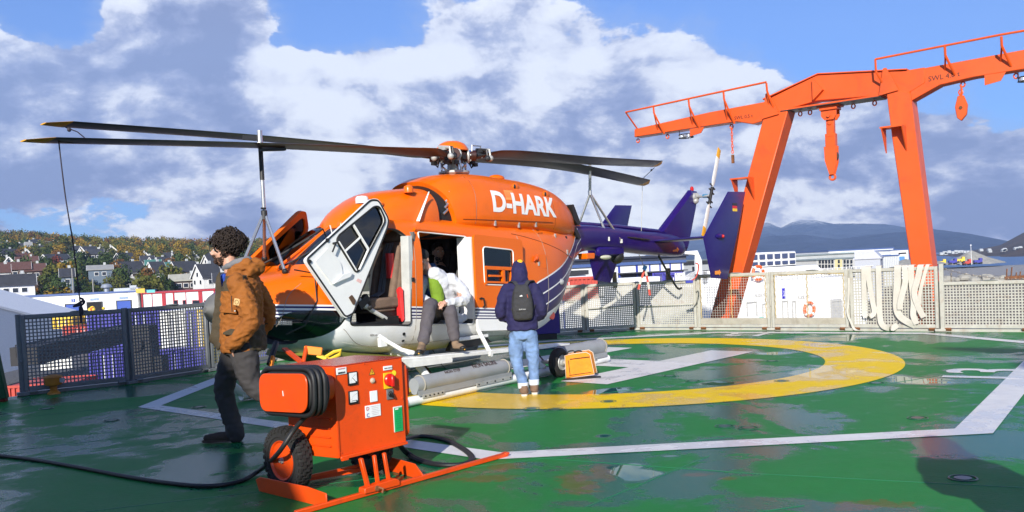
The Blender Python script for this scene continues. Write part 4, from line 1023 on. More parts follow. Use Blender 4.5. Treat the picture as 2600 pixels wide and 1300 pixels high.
for a_ in [(266, 797, 70, 2.5, 2.6, 6, M_cb, .2, "blue container, topmost, left of the fence post gap"), (355, 790, 66, 4.4, 2.7, 6, M_cb, .1, "wide blue container seen through the second fence panel, upper"),
           (446, 788, 64, 2.1, 2.9, 5, M_cw, .1, "cream white container between the blue ones"), (494, 786, 64, .95, 3.0, 4, M_cb, .1, "narrow blue container next to the yellow one"), (518, 784, 64, .8, 4.6, 4, M_cy, .1, "narrow yellow orange container right by the man's back"),
           (275, 890, 62, 2.6, 2.6, 6, M_cb, .1, "lower blue container seen through the first fence panel"), (455, 885, 62, 3.6, 2.4, 6, M_cb, .1, "lower blue container seen through the second fence panel"), (300, 845, 78, 3.2, 2.4, 6, M_cw, .1, "white container half hidden by the dark gangway"),
           (205, 825, 80, 3.0, 2.2, 4, M_cr2, .1, "orange red container behind the first fence panel"), (158, 806, 80, 1.6, 1.0, 3, M_cy, .1, "low yellow skip above the red container"), (140, 868, 76, 2.4, 2.4, 5, M_cw, .1, "white container behind the left half of the first fence panel"), (700, 905, 60, 3, 2.6, 4, M_cb, .1, "blue container seen under the helicopter nose"), (100, 975, 55, 4, 1.2, 4, M_cr2, .1, "low red container at the bottom of the first fence panel")]:
    container(*a_)
p0 = at(60, 905, 40); p1 = at(330, 845, 52)
t_ = empty("gangway", p0, 0, "dark covered gangway slanting up behind the left fence panels", "gangway")
mb = MB(); mb.bar((0, 0, 0), p1 - p0, 1.2, .85); build(mb, "body", mat("gangway_dark", (.018, .018, .022), .6), t_)
mb = MB()
for s in (-.6, .6):
    nn_ = Vector((0, s, .55)); mb.tube([nn_, (p1 - p0) + nn_], .03, 6)
    for k in range(10): q = (p1 - p0) * (k / 9); mb.cyl(q + Vector((0, s, 0)), q + nn_, .02, n=5)
build(mb, "rail", M_dark, t_)
p = at(365, 826, 40)
t_ = empty("deck_machinery", (p.x, p.y, p.z - 2.2), 0, "black machinery housing seen through the middle of the second fence panel", "machinery")
mb = MB(); mb.box((0, 0, 1.1), (1.0, 1.0, 2.2), taper=.85); mb.box((.6, 0, .4), (.6, .7, .8)); mb.cyl((-.2, -.6, 1.4), (-.2, -.5, 1.4), .35, n=14); build(mb, "housing", mat("gangway_dark", (.018, .018, .022)), t_)
mb = MB(); mb.tube([(-.4, -.5, 2.1), (-.7, -.6, 1.0), (-.4, -.7, .1)], .05, 7); build(mb, "hose", M_blk, t_)
# yellow heap beside the open door
p = at(243, 776, 150); t_ = empty("buoy_heap", (p.x, p.y, p.z - 2.0), 0, "heap of yellow and red buoys in front of the open garage door", "heap")
for k in range(14):
    mb = MB(); mb.ball((rng.uniform(-1.5, 1.5), rng.uniform(-.6, .6), rng.uniform(-.5, 1.6)), rng.uniform(.25, .5), 8, 6); build(mb, "buoy", M_cy if k % 4 else M_cr2, t_)

# the hanging cord's neighbours: lamp poles
for px, yt, yb, D, lb in ((182, 682, 745, 200, "thin wooden pole left of the hanging cord"), (235, 708, 742, 200, "short pole left of the roof ventilator"), (456, 665, 708, 300, "tall pole in front of the ochre house"), (503, 675, 704, 300, "thin pole in front of the blue grey annex")):
    p = at(px, yt, D); q = at(px, yb, D); t_ = build(MB().cyl((0, 0, q.z - p.z - 4), (0, 0, 0), .14, n=6), "utility_pole", mat("pole_grey", (.25, .24, .22), .8), loc=p); tag(t_, lb, "pole")

# centre: dark and white warehouse
M_navyb = mat("cladding_navy", (.04, .045, .07), .5, vscale=.5)
w_, L, Hh = facade("dark_warehouse", 1560, 118, 1742, 125, 658, 651, 16, M_navyb, "dark clad building with a window row behind the helicopter tail", roofm=M_navyb)
for k in range(9):
    x = L * (k + .5) / 13; mb = MB(); mb.box((x, -.05, Hh - 1.0), (.42, .1, .9)); build(mb, "window", mat("window_green", (.20, .27, .25), .2), w_)
for k in range(22):
    x = L * .62 + L * .38 * k / 22; mb = MB(); mb.box((x, -.03, Hh - .9), (.07, .08, 1.3)); build(mb, "cladding_rib", mat("rib", (.16, .17, .2), .5), w_)
w_, L, Hh = facade("white_workshop", 1385, 96, 1735, 104, 682, 668, 14, M_wp, "white panelled workshop with blue posts and a dark awning below the helicopter tail")
for px in (1426, 1572, 1617, 1650, 1676, 1702, 1730):
    x, z = fpx(w_, px, 700); mb = MB(); mb.box((x, -.05, Hh / 2), (.14 if px not in (1617, 1572) else .25, .1, Hh)); build(mb, "blue_post", mat("post_blue", (.03, .05, .32), .5), w_)
x0, z0 = fpx(w_, 1560, 693); mb = MB(); mb.box((L * .75, -.4, z0 - .1), (L * .5, .9, .12)); mb.box((L * .75, -.05, z0 - 1.2), (L * .5, .06, 2.0)); build(mb, "awning", mat("awning_dark", (.06, .06, .07), .6), w_)
x1_, z1_ = fpx(w_, 1460, 690); mb = MB(); mb.box((L * .12, -1, z1_ - .1), (L * .22, 2, .5)); build(mb, "low_roof", M_roofd, w_)
w_, L, Hh = facade("pale_quay_house", 1738, 112, 1800, 115, 671, 668, 8, M_walls['grey'], "pale house with small dark windows between the dark building and the tail end plate", roofm=M_roofd)
for px in (1760, 1778): x, z = fpx(w_, px, 683); mb = MB(); mb.box((x, -.05, z), (.4, .1, .6)); build(mb, "window", M_win, w_)
for k, (px, py, m_) in enumerate([(1500, 700, M_wp), (1655, 702, M_wp)]):
    p = at(px, py, 60); t_ = empty("quay_van", (p.x, p.y, p.z - 1.8), .1 * k, ["white van roof seen above the fence under the tail boom, left one", "white van roof seen above the fence near the tail skid, right one"][k], "van")
    mb = MB(); mb.prism([(-2.4, .3), (2.2, .3), (2.35, .9), (1.5, 1.1), (1.0, 1.8), (-2.4, 1.8)], ((0, 0, 0), (1, 0, 0), (0, 0, 1), (0, 1, 0)), -.9, .9); build(mb, "body", m_, t_, bevel=.1)
    mb = MB(); mb.prism([(1.05, 1.1), (1.4, 1.1), (1.0, 1.7), (.3, 1.7), (.3, 1.1)], ((0, 0, 0), (1, 0, 0), (0, 0, 1), (0, 1, 0)), -.92, -.905); build(mb, "window", M_win, t_)
    for x in (-1.5, 1.5):
        for y in (-.85, .85): mb = MB(); mb.cyl((x, y - .1, .33), (x, y + .1, .33), .33, n=16); build(mb, "wheel", M_blk, t_)
for k, (px, c) in enumerate([(1432, M_cr2), (1720, M_cb), (1752, M_cw), (1778, M_cr2)]):
    container(px, 705 if k == 0 else 692, 58, 1.9 if k else 4.2, 1.5, 3, c, .05, ["rusty red container just above the fence beside the helicopter's rear hull", "blue drum container above the fence near the red wire", "white container above the fence near the red wire", "red container above the fence beside the end plate"][k])
for px, yt, lb in ((1553, 662, "white lamp post with a bent arm left of the warehouse"),):
    p = at(px, yt, 60); t_ = build(MB().tube([(0, 0, -3), (0, 0, -.5), (.25, 0, 0), (.6, 0, .05)], .05, 6), "lamp_post", M_wp, loc=p); tag(t_, lb, "lamp post")
p = at(1772, 642, 30); t_ = build(MB().tube([(0, 0, -3.0), (0, 0, -.25), (-.06, 0, 0), (-.45, 0, .02)], [.16, .13, .1, .05], 8), "fender_davit", M_wp, loc=p); tag(t_, "white thick davit arm left of the tail end plate", "davit")

# moored white ship behind the wire netting
M_ship = mat("ship_white", (.80, .80, .80), .4, var=.03, dirt=.12, dirtcol=(.45, .42, .38), dscale=1.5)
S0 = at(1800, 722, 30); S1 = at(2160, 712, 33); u = (S1 - S0); u.z = 0; Ls = u.length; u.normalize()
sh = empty("moored_ship", (S0.x, S0.y, S0.z), math.atan2(u.y, u.x), "white moored ship with rails and lifebuoys behind the wire netting panels", "ship")
mb = MB(); mb.box((Ls / 2 - .2, 3, -3.5), (Ls + .4, 6, 7)); mb.prism([(Ls - .1, -7), (Ls + .6, -7), (Ls + 1.6, -.3), (Ls - .1, 0)], ((0, .5, 0), (1, 0, 0), (0, 0, 1), (0, 1, 0)), 0, 5); build(mb, "hull", M_ship, sh, bevel=.05)
mb = MB(); mb.box((2.6, 1.1, .0), (4.6, 1.4, .9)); mb.prism([(.3, .45), (5.3, .45), (5.9, .05), (5.6, -.3), (.3, -.3)], ((0, .3, 0), (1, 0, 0), (0, 0, 1), (0, 1, 0)), 0, 1.4); build(mb, "deckhouse", M_ship, sh, bevel=.03)
p_, q_ = (at(1890, 655, 31) - S0), (at(2065, 700, 31) - S0)
mb = MB(); mb.box((3.2, 1.35, .72), (3.0, 1.3, .55)); build(mb, "bridge", M_ship, sh, bevel=.04)
for k in range(8):
    mb = MB(); mb.box((1.95 + k * .36, .68, .84), (.24, .06, .17)); build(mb, "bridge_window", mat("win_navy", (.06, .08, .16), .1), sh)
    mb = MB(); mb.box((1.95 + k * .36, .68, .60), (.24, .06, .12)); build(mb, "bridge_window", mat("win_navy", (.06, .08, .16), .1), sh)
mb = MB()
for z in (.14, .27, .4): mb.tube([(2.6, -.02, z - .1), (Ls + 1.2, -.02, z - .1)], .012, 5)
for k in range(22): mb.cyl((2.6 + k * (Ls - 1.6) / 21, -.02, 0), (2.6 + k * (Ls - 1.6) / 21, -.02, .3), .014, n=5)
build(mb, "rail", M_ship, sh)
mb = MB(); mb.tube([(1.9, .8, .9), (1.9, .8, 1.5)], .06, 6); mb.bar((1.7, .8, 1.15), (2.4, .8, 1.25), .06, .05); mb.bar((1.7, .8, 1.35), (2.45, .8, 1.55), .05, .04); mb.tube([(2.3, .8, 1.5), (2.3, .8, 1.8)], .015, 5); mb.ball((2.5, .8, 1.62), .06); build(mb, "mast", M_ship, sh)
for x, z, lab in ((fpx(sh, 1922, 720)[0], 0.28, 0), (fpx(sh, 2051, 785)[0], fpx(sh, 2051, 785)[1], 1)):
    M_lb = mat("lifebuoy_orange", (.78, .12, .02), .5)
    mb = MB(); mb.tube([(x + .24 * math.cos(q), -.08, z + .24 * math.sin(q)) for q in [k * math.pi / 8 for k in range(16)]], .055, 7, closed=True); o = build(mb, "lifebuoy", M_lb, sh)
    mb = MB()
    for k in range(4): a = k * math.pi / 2 + .7; mb.tube([(x + .24 * math.cos(a + e), -.08, z + .24 * math.sin(a + e)) for e in (-.16, 0, .16)], .06, 7)
    build(mb, "white_band", M_ship, o)
for px, py in ((1962, 745), (1988, 745)):
    x, z = fpx(sh, px, py); mb = MB(); mb.box((x, -.03, z), (.12, .05, .36)); o = build(mb, "blue_sign", mat("sign_blue2", (.02, .015, .50), .5), sh)
    put_text("sign_text", "2", .22, fmat((x, -.06, z - .08), (1, 0, 0), (0, 0, 1), (0, -1, 0)), M_trim, o)
for px0, px1, py0, py1 in ((1895, 1920, 768, 800), (1935, 1955, 772, 815), (2010, 2020, 765, 820), (2110, 2137, 765, 805), (1985, 2000, 765, 812)):
    xa, za = fpx(sh, px0, py0); xb, zb_ = fpx(sh, px1, py1); mb = MB()
    for s in (xa, xb): mb.box((s, -.02, (za + zb_) / 2), (.03, .05, za - zb_))
    mb.box(((xa + xb) / 2, -.02, za), (xb - xa, .05, .04)); build(mb, "door_frame", mat("seam_grey", (.45, .45, .45), .6), sh)
xa, za = fpx(sh, 2122, 785); mb = MB(); mb.box((xa, -.01, za), (.55, .03, .75)); build(mb, "recess", mat("recess_grey", (.40, .40, .40), .6), sh)
for px, py in ((1932, 752), (2040, 757)):
    x, z = fpx(sh, px, py); put_text("hull_text", "ALESUND", .14, fmat((x, -.02, z), (1, 0, 0), (0, 0, 1), (0, -1, 0)), mat("seam_grey", (.45, .45, .45)), sh)
mb = MB(); x, z = fpx(sh, 1892, 815); mb.tube([(x - .1, -.3, z), (x + .2, -.3, z), (x + .3, -.3, z - .1)], .035, 7); build(mb, "red_pipe", M_cr2, sh)
mb = MB(); x, z = fpx(sh, 1918, 812); mb.lathe([(.0, 0), (.09, .02), (.12, .1), (.08, .2), (0, .22)], (x, -.3, z - .1)); build(mb, "green_lamp", mat("teal_glass", (.1, .4, .35), .2), sh)

# right: grey building, office front, white hall
g2, L, Hh = facade("grey_shipping_building", 1880, 205, 2176, 215, 657, 644, 25, mat("clad_grey", (.42, .44, .44), .6, vscale=.2), "long grey industrial building with blue lettering right of the left crane leg", roofm=mat("roof_slate", (.2, .24, .25), .6))
x, z = fpx(g2, 1973, 665); put_text("name_text", "INS DAHL", 1.5, fmat((x, -.06, z), (1, 0, 0), (0, 0, 1), (0, -1, 0)), mat("text_blue", (.04, .12, .25), .5), g2, .02)
for k in range(6): x, z = fpx(g2, 2030 + k * 6, 667); mb = MB(); mb.box((x, -.05, z), (.42, .1, .9)); build(mb, "window", M_win, g2)
of, L, Hh = facade("office_front", 2073, 196, 2172, 201, 661, 656, 8, mat("clad_pale", (.50, .50, .48), .6), "two-storey office front with yellow bay, attached before the grey building", roofm=mat("roof_slate", (.2, .24, .25)))
x0, _ = fpx(of, 2120, 670); x1, _ = fpx(of, 2137, 670); mb = MB(); mb.box(((x0 + x1) / 2, -.08, Hh / 2), (x1 - x0, .2, Hh)); build(mb, "yellow_bay", mat("bay_yellow", (.62, .56, .30), .6), of)
for py in (664, 676):
    for px in (2080, 2088, 2096, 2104, 2112, 2128, 2143, 2151, 2160): x, z = fpx(of, px, py); mb = MB(); mb.box((x, -.2, z), (.55, .1, .75)); build(mb, "window", M_win, of)
x, z = fpx(of, 2060, 672); mb = MB(); mb.box((-1.3, 2, 2), (2.4, 4, 5.5)); build(mb, "entrance_blue", mat("ent_blue", (.04, .08, .20), .5), of)
wh, L, Hh = facade("white_hall", 2104, 300, 2268, 305, 638, 631, 40, M_wp, "large bright white hall behind the grey building")
x, z = fpx(wh, 2143, 643); put_text("name_text", "LIE INTERMARIN", 1.0, fmat((x, -.06, z - .3), (1, 0, 0), (0, 0, 1), (0, -1, 0)), mat("text_pale", (.35, .5, .5), .5), wh, .02)
w2, L, Hh = facade("white_hall_annex", 2262, 296, 2306, 298, 636, 634, 20, M_wp, "smaller white annex with blue windows at the right end of the large white hall")
x, z = fpx(w2, 2290, 657); mb = MB(); mb.box((x, -.05, z), (2.2, .1, 1.6)); build(mb, "window", mat("win_blue", (.1, .25, .5), .3), w2)
x, z = fpx(w2, 2291, 643); mb = MB(); mb.box((x, -.05, z), (3.2, .1, .5)); build(mb, "sign", M_dark, w2)
w3, L, Hh = facade("storage_shed", 2170, 180, 2235, 178, 661, 655, 16, mat("shed_grey", (.38, .40, .45), .6), "grey blue shed with a pale roof left of the right crane leg", roofm=mat("roof_lilac", (.45, .46, .52), .5))
mb = MB(); mb.prism([(0, 0), (L, 0), (L, 0.1), (L * .8, 1.2), (0, 1.2)], ((0, 0, Hh + .3), (1, 0, 0), (0, 0, 1), (0, 1, 0)), 0, 14); build(mb, "roof_slope", mat("roof_lilac", (.45, .46, .52)), w3)
w4, L, Hh = facade("corrugated_shed", 2236, 240, 2282, 242, 650, 650, 16, mat("corr", (.55, .57, .58), .5), "corrugated pale shed in front of the white hall annex")
for k in range(10): mb = MB(); mb.box((L * (k + .5) / 10, -.03, Hh / 2), (.12, .08, Hh)); build(mb, "rib", mat("rib2", (.42, .44, .46), .5), w4)
for k in range(9):
    p = at(1975 + k * 12 + rng.uniform(-2, 2), 690, 150); t_ = empty("parked_car", (p.x, p.y, p.z - 1.0), .3 + rng.uniform(-.2, .2), "dark parked car in the row along the grey building, roof above the fence", "car", "cars parked along the grey building")
    mb = MB(); mb.prism([(-2.1, .3), (2.1, .3), (2.15, .8), (1.3, .95), (.8, 1.45), (-1.0, 1.45), (-1.7, .95), (-2.1, .9)], ((0, 0, 0), (1, 0, 0), (0, 0, 1), (0, 1, 0)), -.8, .8); build(mb, "body", [M_dark, M_walls['blue'], M_walls['black']][k % 3], t_, bevel=.1)
    mb = MB(); mb.prism([(-1.4, 1.0), (1.1, 1.0), (.7, 1.38), (-.95, 1.38)], ((0, 0, 0), (1, 0, 0), (0, 0, 1), (0, 1, 0)), -.815, .815); build(mb, "window", M_win, t_)
    mb = MB()
    for x in (-1.3, 1.35): mb.cyl((x, -.82, .32), (x, .82, .32), .32, n=12)
    build(mb, "wheel", M_blk, t_)

# gravel mound and machines at the right
M_grav = mat("gravel", (.27, .26, .23), .95, var=.25, vscale=.8, bump=.8, bscale=3)
def mound(name, px, py, Y, rx, h, label):
    p = at(px, py, Y); v = []; f = []; n = 40; m_ = 12
    for j in range(m_ + 1):
        s = j / m_
        for k in range(n):
            a = 2 * math.pi * k / n; rr = rx * (1 - s) * (1 + .12 * noise.noise(Vector((math.cos(a) * 2, math.sin(a) * 2, s * 3 + px)))); v.append((rr * math.cos(a), rr * math.sin(a) * .8, h * s * (1 - .12 * (1 - s)) + .3 * noise.noise(Vector((a * 3, s * 6, px)))))
    for j in range(m_):
        for k in range(n): f.append((j * n + k, j * n + (k + 1) % n, (j + 1) * n + (k + 1) % n, (j + 1) * n + k))
    f.append(tuple(m_ * n + k for k in range(n)))
    o = build(MB().raw(v, f, True), name, M_grav, None, None, loc=p); tag(o, label, "mound")
mound("gravel_mound", 2468, 670, 400, 14, 6.0, "tall grey green gravel mound with a lamp mast in front, right of the crane")
mound("gravel_mound", 2345, 672, 380, 11, 2.4, "low dark gravel mound left of the right crane leg")
mound("gravel_mound", 2300, 672, 265, 8, 1.6, "lower dark gravel ridge by the white annex")
p = at(2467, 672, 370); t_ = empty("lamp_mast", p, 0, "thin white lamp mast in front of the tall gravel mound", "lamp post")
build(MB().cyl((0, 0, 0), (-.1, 0, 8.0), .09, n=6), "mast", M_wp, t_); build(MB().ball((-.1, 0, 8.1), .32, 8, 6), "lamp", M_trim, t_)
def machine(px, py, Y, m, label, kind):
    p = at(px, py, Y); t = empty(kind, (p.x, p.y, p.z - .3), rng.uniform(-.3, .3), label, "vehicle")
    mb = MB(); mb.box((-.6, 0, 1.2), (2.6, 1.8, 1.2)); build(mb, "body", m, t, bevel=.1)
    mb = MB(); mb.box((.9, 0, 1.7), (1.1, 1.7, 1.9)); build(mb, "cab", m, t, bevel=.1)
    mb = MB(); mb.box((.95, 0, 2.1), (1.14, 1.5, .7)); build(mb, "cab_window", M_win, t)
    for x in (-1.3, .9):
        for y in (-.95, .95): mb = MB(); mb.cyl((x, y - .15, .5), (x, y + .15, .5), .5, n=14); build(mb, "wheel", M_blk, t)
machine(2420, 670, 385, M_cb, "blue dump truck left of the lamp mast", "dump_truck"); machine(2440, 666, 385, M_cy, "yellow wheel loader beside the blue dump truck", "wheel_loader")
machine(2456, 672, 385, M_cr2, "red car-like machine just left of the lamp mast", "site_vehicle"); machine(2484, 669, 385, M_cb, "blue truck with a white windscreen frame right of the lamp mast", "truck"); machine(2392, 672, 385, M_cy, "yellow excavator body right of the crane leg", "excavator")
machine(2252, 671, 280, M_cb, "blue van left of the right crane leg", "van")
# far shore houses: a countable row of white dots
for k in range(26):
    px = rng.uniform(2380, 2600) if k > 3 else rng.uniform(2575, 2590); py = 648 - (px - 2375) * .058 - rng.uniform(1, 6)
    p = at(px, py, 870); o = build(MB().prism([(-1.4, -.8), (1.4, -.8), (1.4, .8), (0, 1.7), (-1.4, .8)], ((-1.6, 0, 0), (0, 1, 0), (0, 0, 1), (1, 0, 0)), 0, 3.2), "shore_house", M_walls['grey'], loc=p)
    tag(o, "tiny white house on the far shore at the right", "house", "houses along the far shore")
# boulders and scrap on the near bank
for k in range(16):
    px = [2395, 2432, 2440, 2452, 2474, 2482, 2490, 2497, 2503, 2420, 2463, 2510, 2530, 2408, 2545, 2446][k]; Y = 70 + rng.uniform(-3, 3)
    p = at(px, 712 - (k % 4) * 2, Y); mb = MB(); s = rng.uniform(.25, .6); mb.ball((0, 0, 0), s, 8, 6, (1.2, 1, .8)); q = mb.v
    mb.v = [(x * (1 + .5 * noise.noise(Vector((x * 3 + k, y * 3, z * 3)))), y, z * (1 + .5 * noise.noise(Vector((x * 2, y * 3 + k, 1))))) for x, y, z in q]; mb.sm = [False] * len(mb.sm)
    o = build(mb, "boulder", M_grav, None, None, loc=p); tag(o, "grey boulder in the rubble row behind the lower fence panel", "rock", "boulders behind the lower right fence")
p = at(2585, 712, 60); t_ = empty("rusty_scrap_frame", p, 0, "rusty welded steel frame with upright bars at the right edge", "scrap metal")
for k in range(6): build(MB().bar((-.8 + k * .3, 0, 0), (-.75 + k * .3 + rng.uniform(-.1, .1), 0, .45 + rng.uniform(0, .5)), .06, .06), "upright", M_rust, t_)
build(MB().bar((-.9, 0, .2), (1.2, 0, .25), .1, .2), "beam", M_rust, t_)

# unseen wall added for the ship superstructure, roofline shaped to shade the left deck
sa = R(SUN_AZ); su = Vector((math.cos(sa), -math.sin(sa), 0)); sv = Vector((math.sin(sa), math.cos(sa), 0))
te = math.tan(R(SUN_EL)); V0 = -7.0
prof = [(-40, 20), (-9.6, 20), (-8.5, 16.8), (-8.05, 15.2), (-7.8, 13.2), (-6.6, 12.9), (-5.2, 11.6), (-4.55, 10.2), (-4.15, 9.2), (-3.85, 7.9), (-3.55, 7.0), (-3.0, 6.5), (-2.75, 6.15), (-2.60, 5.6), (-2.3, 4.6), (-2.0, 4.0), (-1.8, 2.0)]
poly = [(-40, 0)] + [(a, (b - V0) * te) for a, b in prof] + [(-1.7, 0)]
so = empty("shade_superstructure", (0, 0, 0), 0, "unseen white ship wall behind the camera, added and shaped to shade the left deck", "superstructure")
build(MB().prism(poly, (sv * V0, su, (0, 0, 1), sv), -.6, 0), "shade_wall", M_ship, so)

# unseen mast and arm, added to cast the shadow at the far right
am = empty("shadow_mast", su * 10 + sv * V0, 0, "unseen white mast with arm behind the camera, added for the far right deck shadow", "mast")
def ML(a, b, z): return su * (a - 10) + sv * b + Vector((0, 0, z))
build(MB().cyl(ML(10, 0, 0), ML(10, 0, 12), .4, n=16), "mast", M_ship, am)
build(MB().prism([(4.35 - 10, 9.15), (3.65 - 10, 9.62), (4.4 - 10, 9.50), (5.2 - 10, 9.30), (0, 9.45), (0, 9.05), (5.4 - 10, 8.95), (4.6 - 10, 8.55), (4.0 - 10, 8.35), (3.95 - 10, 8.50), (4.25 - 10, 8.9)], ((0, 0, 0), su, (0, 0, 1), sv), -.15, .15), "shadow_arm", M_ship, am)
# ---------------------------------------------------------------- helicopter
HB = Vector((-0.7376, 12.6257, 0)); HA = Vector((0.59487, 0.80382, 0)); HP = Vector((0.80382, -0.59487, 0))
heli = empty("helicopter", HB, math.atan2(-HA.y, -HA.x), "orange and navy rescue helicopter with open doors parked on the green deck", "helicopter")
def L(s, t, z): return Vector((-s, t, z))
def W(s, t, z): return HB + HA * s + HP * t + Vector((0, 0, z))
def px2h(px, py, t):
    """pixel -> helicopter frame on the plane y = t"""
    r = ray(px, py); o = Vector((0, 0, CAM_H)) - HB; k = (t - o.dot(HP)) / r.dot(HP); P = o + r * k
    return Vector((-P.dot(HA), t, P.z))

def livery(name, tail=False):
    m = bpy.data.materials.new(name); m.use_nodes = True; t = NT(m.node_tree); b = t.n['Principled BSDF']
    co = t.new('ShaderNodeTexCoord').outputs['Object']
    sp = t.new('ShaderNodeSeparateXYZ'); t.l.new(co, sp.inputs[0])
    s = t.m('MULTIPLY', sp.outputs[0], -1.0); z = sp.outputs[2]
    pts = [(-4.5, 1.31), (-2.0, 1.11), (0.25, .93), (.40, 1.03), (.60, 1.17), (.80, 1.28), (1.05, 1.345), (1.30, 1.41), (1.55, 1.48), (1.80, 1.56), (2.05, 1.66), (2.25, 1.75), (2.45, 1.86), (2.65, 2.03), (4.5, 3.0)]
    ramp_ = t.ramp(t.m('DIVIDE', t.m('ADD', s, 4.5), 9.0), [((a_ + 4.5) / 9.0, c_ / 3.0) for a_, c_ in pts])
    d = t.m('SUBTRACT', t.m('MULTIPLY', ramp_, 3.0), z)
    def band(a, c): return t.m('MULTIPLY', t.m('GREATER_THAN', d, a), t.m('LESS_THAN', d, c))
    fwd = None
    for a, c in ((.018, .040), (.062, .080), (.100, .116), (.136, .150)):
        q = band(a, c); fwd = q if fwd is None else t.m('ADD', fwd, q)
    aft = None
    for a, c in ((.024, .20), (.222, .38), (.402, .54)):
        q = band(a, c); aft = q if aft is None else t.m('ADD', aft, q)
    isaft = t.m('GREATER_THAN', s, 0.42)
    navy = t.m('ADD', t.m('MULTIPLY', fwd, t.m('SUBTRACT', 1.0, isaft)), t.m('MULTIPLY', aft, isaft))
    nz = t.noise(co, 1.2, 4, 0.6)
    OR = t.mix(nz, (0.80, 0.150, 0.001), (0.75, 0.125, 0.001))
    WH = t.mix(t.ramp(t.noise(co, 2.5, 7, 0.7), [(0.5, 0.0), (0.75, 0.35)]), (0.80, 0.80, 0.78), (0.62, 0.60, 0.53))
    c = t.mix(navy, WH, (0.012, 0.008, 0.10))
    c = t.mix(t.m('LESS_THAN', d, 0.0), c, OR)
    # grime low on the belly
    gr = t.m('MULTIPLY', t.ss(t.m('ADD', z, t.m('MULTIPLY', t.noise(co, 6, 6, .7), .18)), .72, .52), .45)
    c = t.mix(gr, c, (0.30, 0.24, 0.13))
    c = t.mix(t.m('MULTIPLY', t.m('LESS_THAN', s, -3.92), t.m('LESS_THAN', d, 0.0)), c, (0.10, 0.018, 0.05))  # nose tip: shade and sky reflection painted over the orange as dark plum
    t.put(b.inputs['Base Color'], c)
    b.inputs['Roughness'].default_value = 0.34; b.inputs['Specular IOR Level'].default_value = 0.35; b.inputs['Coat Weight'].default_value = 0.12; b.inputs['Coat Roughness'].default_value = 0.05
    bn = t.new('ShaderNodeBump'); bn.inputs['Distance'].default_value = 0.012; bn.inputs['Strength'].default_value = 0.12
    t.put(bn.inputs['Height'], t.noise(co, 2.8, 3, 0.5)); t.l.new(bn.outputs[0], b.inputs['Normal'])
    return m
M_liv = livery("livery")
M_orange = mat("heli_orange", (0.78, 0.135, 0.001), 0.34, var=0.05, coat=0.12, spec=.35)
M_navy = mat("heli_navy", (0.016, 0.007, 0.115), 0.30, var=0.08, coat=0.06, spec=.22)
M_white = mat("heli_white", (0.80, 0.80, 0.77), 0.35, var=0.03)
M_int = mat("cabin_grey", (0.13, 0.13, 0.125), 0.7, var=0.1)
M_seal = mat("rubber_seal", (0.01, 0.01, 0.01), 0.5, var=0)
M_steel = mat("steel_bright", (0.50, 0.50, 0.50), 0.28, metal=0.85, var=0.1)
M_alu = mat("alu_grey", (0.42, 0.42, 0.40), 0.5, metal=0.3, dirt=0.3)
M_floatg = mat("float_grey", (0.27, 0.28, 0.29), 0.55, var=0.06, dirt=0.3, dirtcol=(0.20, 0.17, 0.12), dscale=5)
M_blade = mat("blade_grey", (0.036, 0.040, 0.048), 0.33, var=0.15, dirt=0.1, dirtcol=(0.12, 0.08, 0.05))
M_tipo = mat("blade_tip_yellow", (0.75, 0.36, 0.01), 0.5)
M_hub = mat("hub_brown", (0.045, 0.012, 0.008), 0.4, var=0.3)
def glass_mat(name, tint, refl=0.10):
    m = bpy.data.materials.new(name); m.use_nodes = True; t = NT(m.node_tree); t.n.clear()
    out = t.new('ShaderNodeOutputMaterial'); mx = t.new('ShaderNodeMixShader'); tr = t.new('ShaderNodeBsdfTransparent'); gl = t.new('ShaderNodeBsdfGlossy')
    tr.inputs[0].default_value = tuple(tint) + (1,); gl.inputs['Roughness'].default_value = 0.03
    fr = t.new('ShaderNodeFresnel'); fr.inputs[0].default_value = 1.5
    t.l.new(t.m('ADD', fr.outputs[0], refl * 0.4, clamp=True), mx.inputs[0]); t.l.new(tr.outputs[0], mx.inputs[1]); t.l.new(gl.outputs[0], mx.inputs[2]); t.l.new(mx.outputs[0], out.inputs[0])
    return m
M_gl = glass_mat("tinted_glass", (0.32, 0.36, 0.42))

BODY = [(-4.17, 1.19, 1.25, .03, 1.22, 2, 2), (-4.13, 1.13, 1.31, .13, 1.22, 2, 2), (-4.01, 1.05, 1.39, .25, 1.20, 2.1, 2.1), (-3.80, .96, 1.485, .38, 1.17, 2.2, 2.2), (-3.52, .87, 1.545, .52, 1.13, 2.4, 2.4),
        (-3.32, .79, 1.58, .62, 1.10, 2.6, 2.6), (-3.15, .72, 1.605, .70, 1.07, 2.9, 2.9), (-2.98, .635, 1.72, .76, 1.06, 3.1, 3.1), (-2.72, .595, 1.90, .78, 1.08, 3.3, 3.2), (-2.45, .555, 2.07, .79, 1.12, 3.5, 3.4), (-2.2, .53, 2.17, .80, 1.15, 3.6, 3.6),
        (-1.8, .505, 2.22, .80, 1.2, 3.8, 3.8), (-1.0, .475, 2.21, .80, 1.2, 4, 4), (0, .455, 2.18, .80, 1.2, 4, 4), (.6, .465, 2.16, .80, 1.2, 3.8, 3.8), (1.0, .49, 2.15, .79, 1.2, 3.6, 3.6),
        (1.4, .58, 2.15, .74, 1.25, 3.4, 3.4), (1.7, .74, 2.15, .67, 1.35, 3.2, 3), (2.0, .97, 2.16, .57, 1.5, 3, 2.8), (2.3, 1.23, 2.17, .46, 1.68, 3, 2.8), (2.6, 1.46, 2.18, .35, 1.84, 3, 2.8), (2.95, 1.66, 2.18, .26, 1.94, 3, 3)]
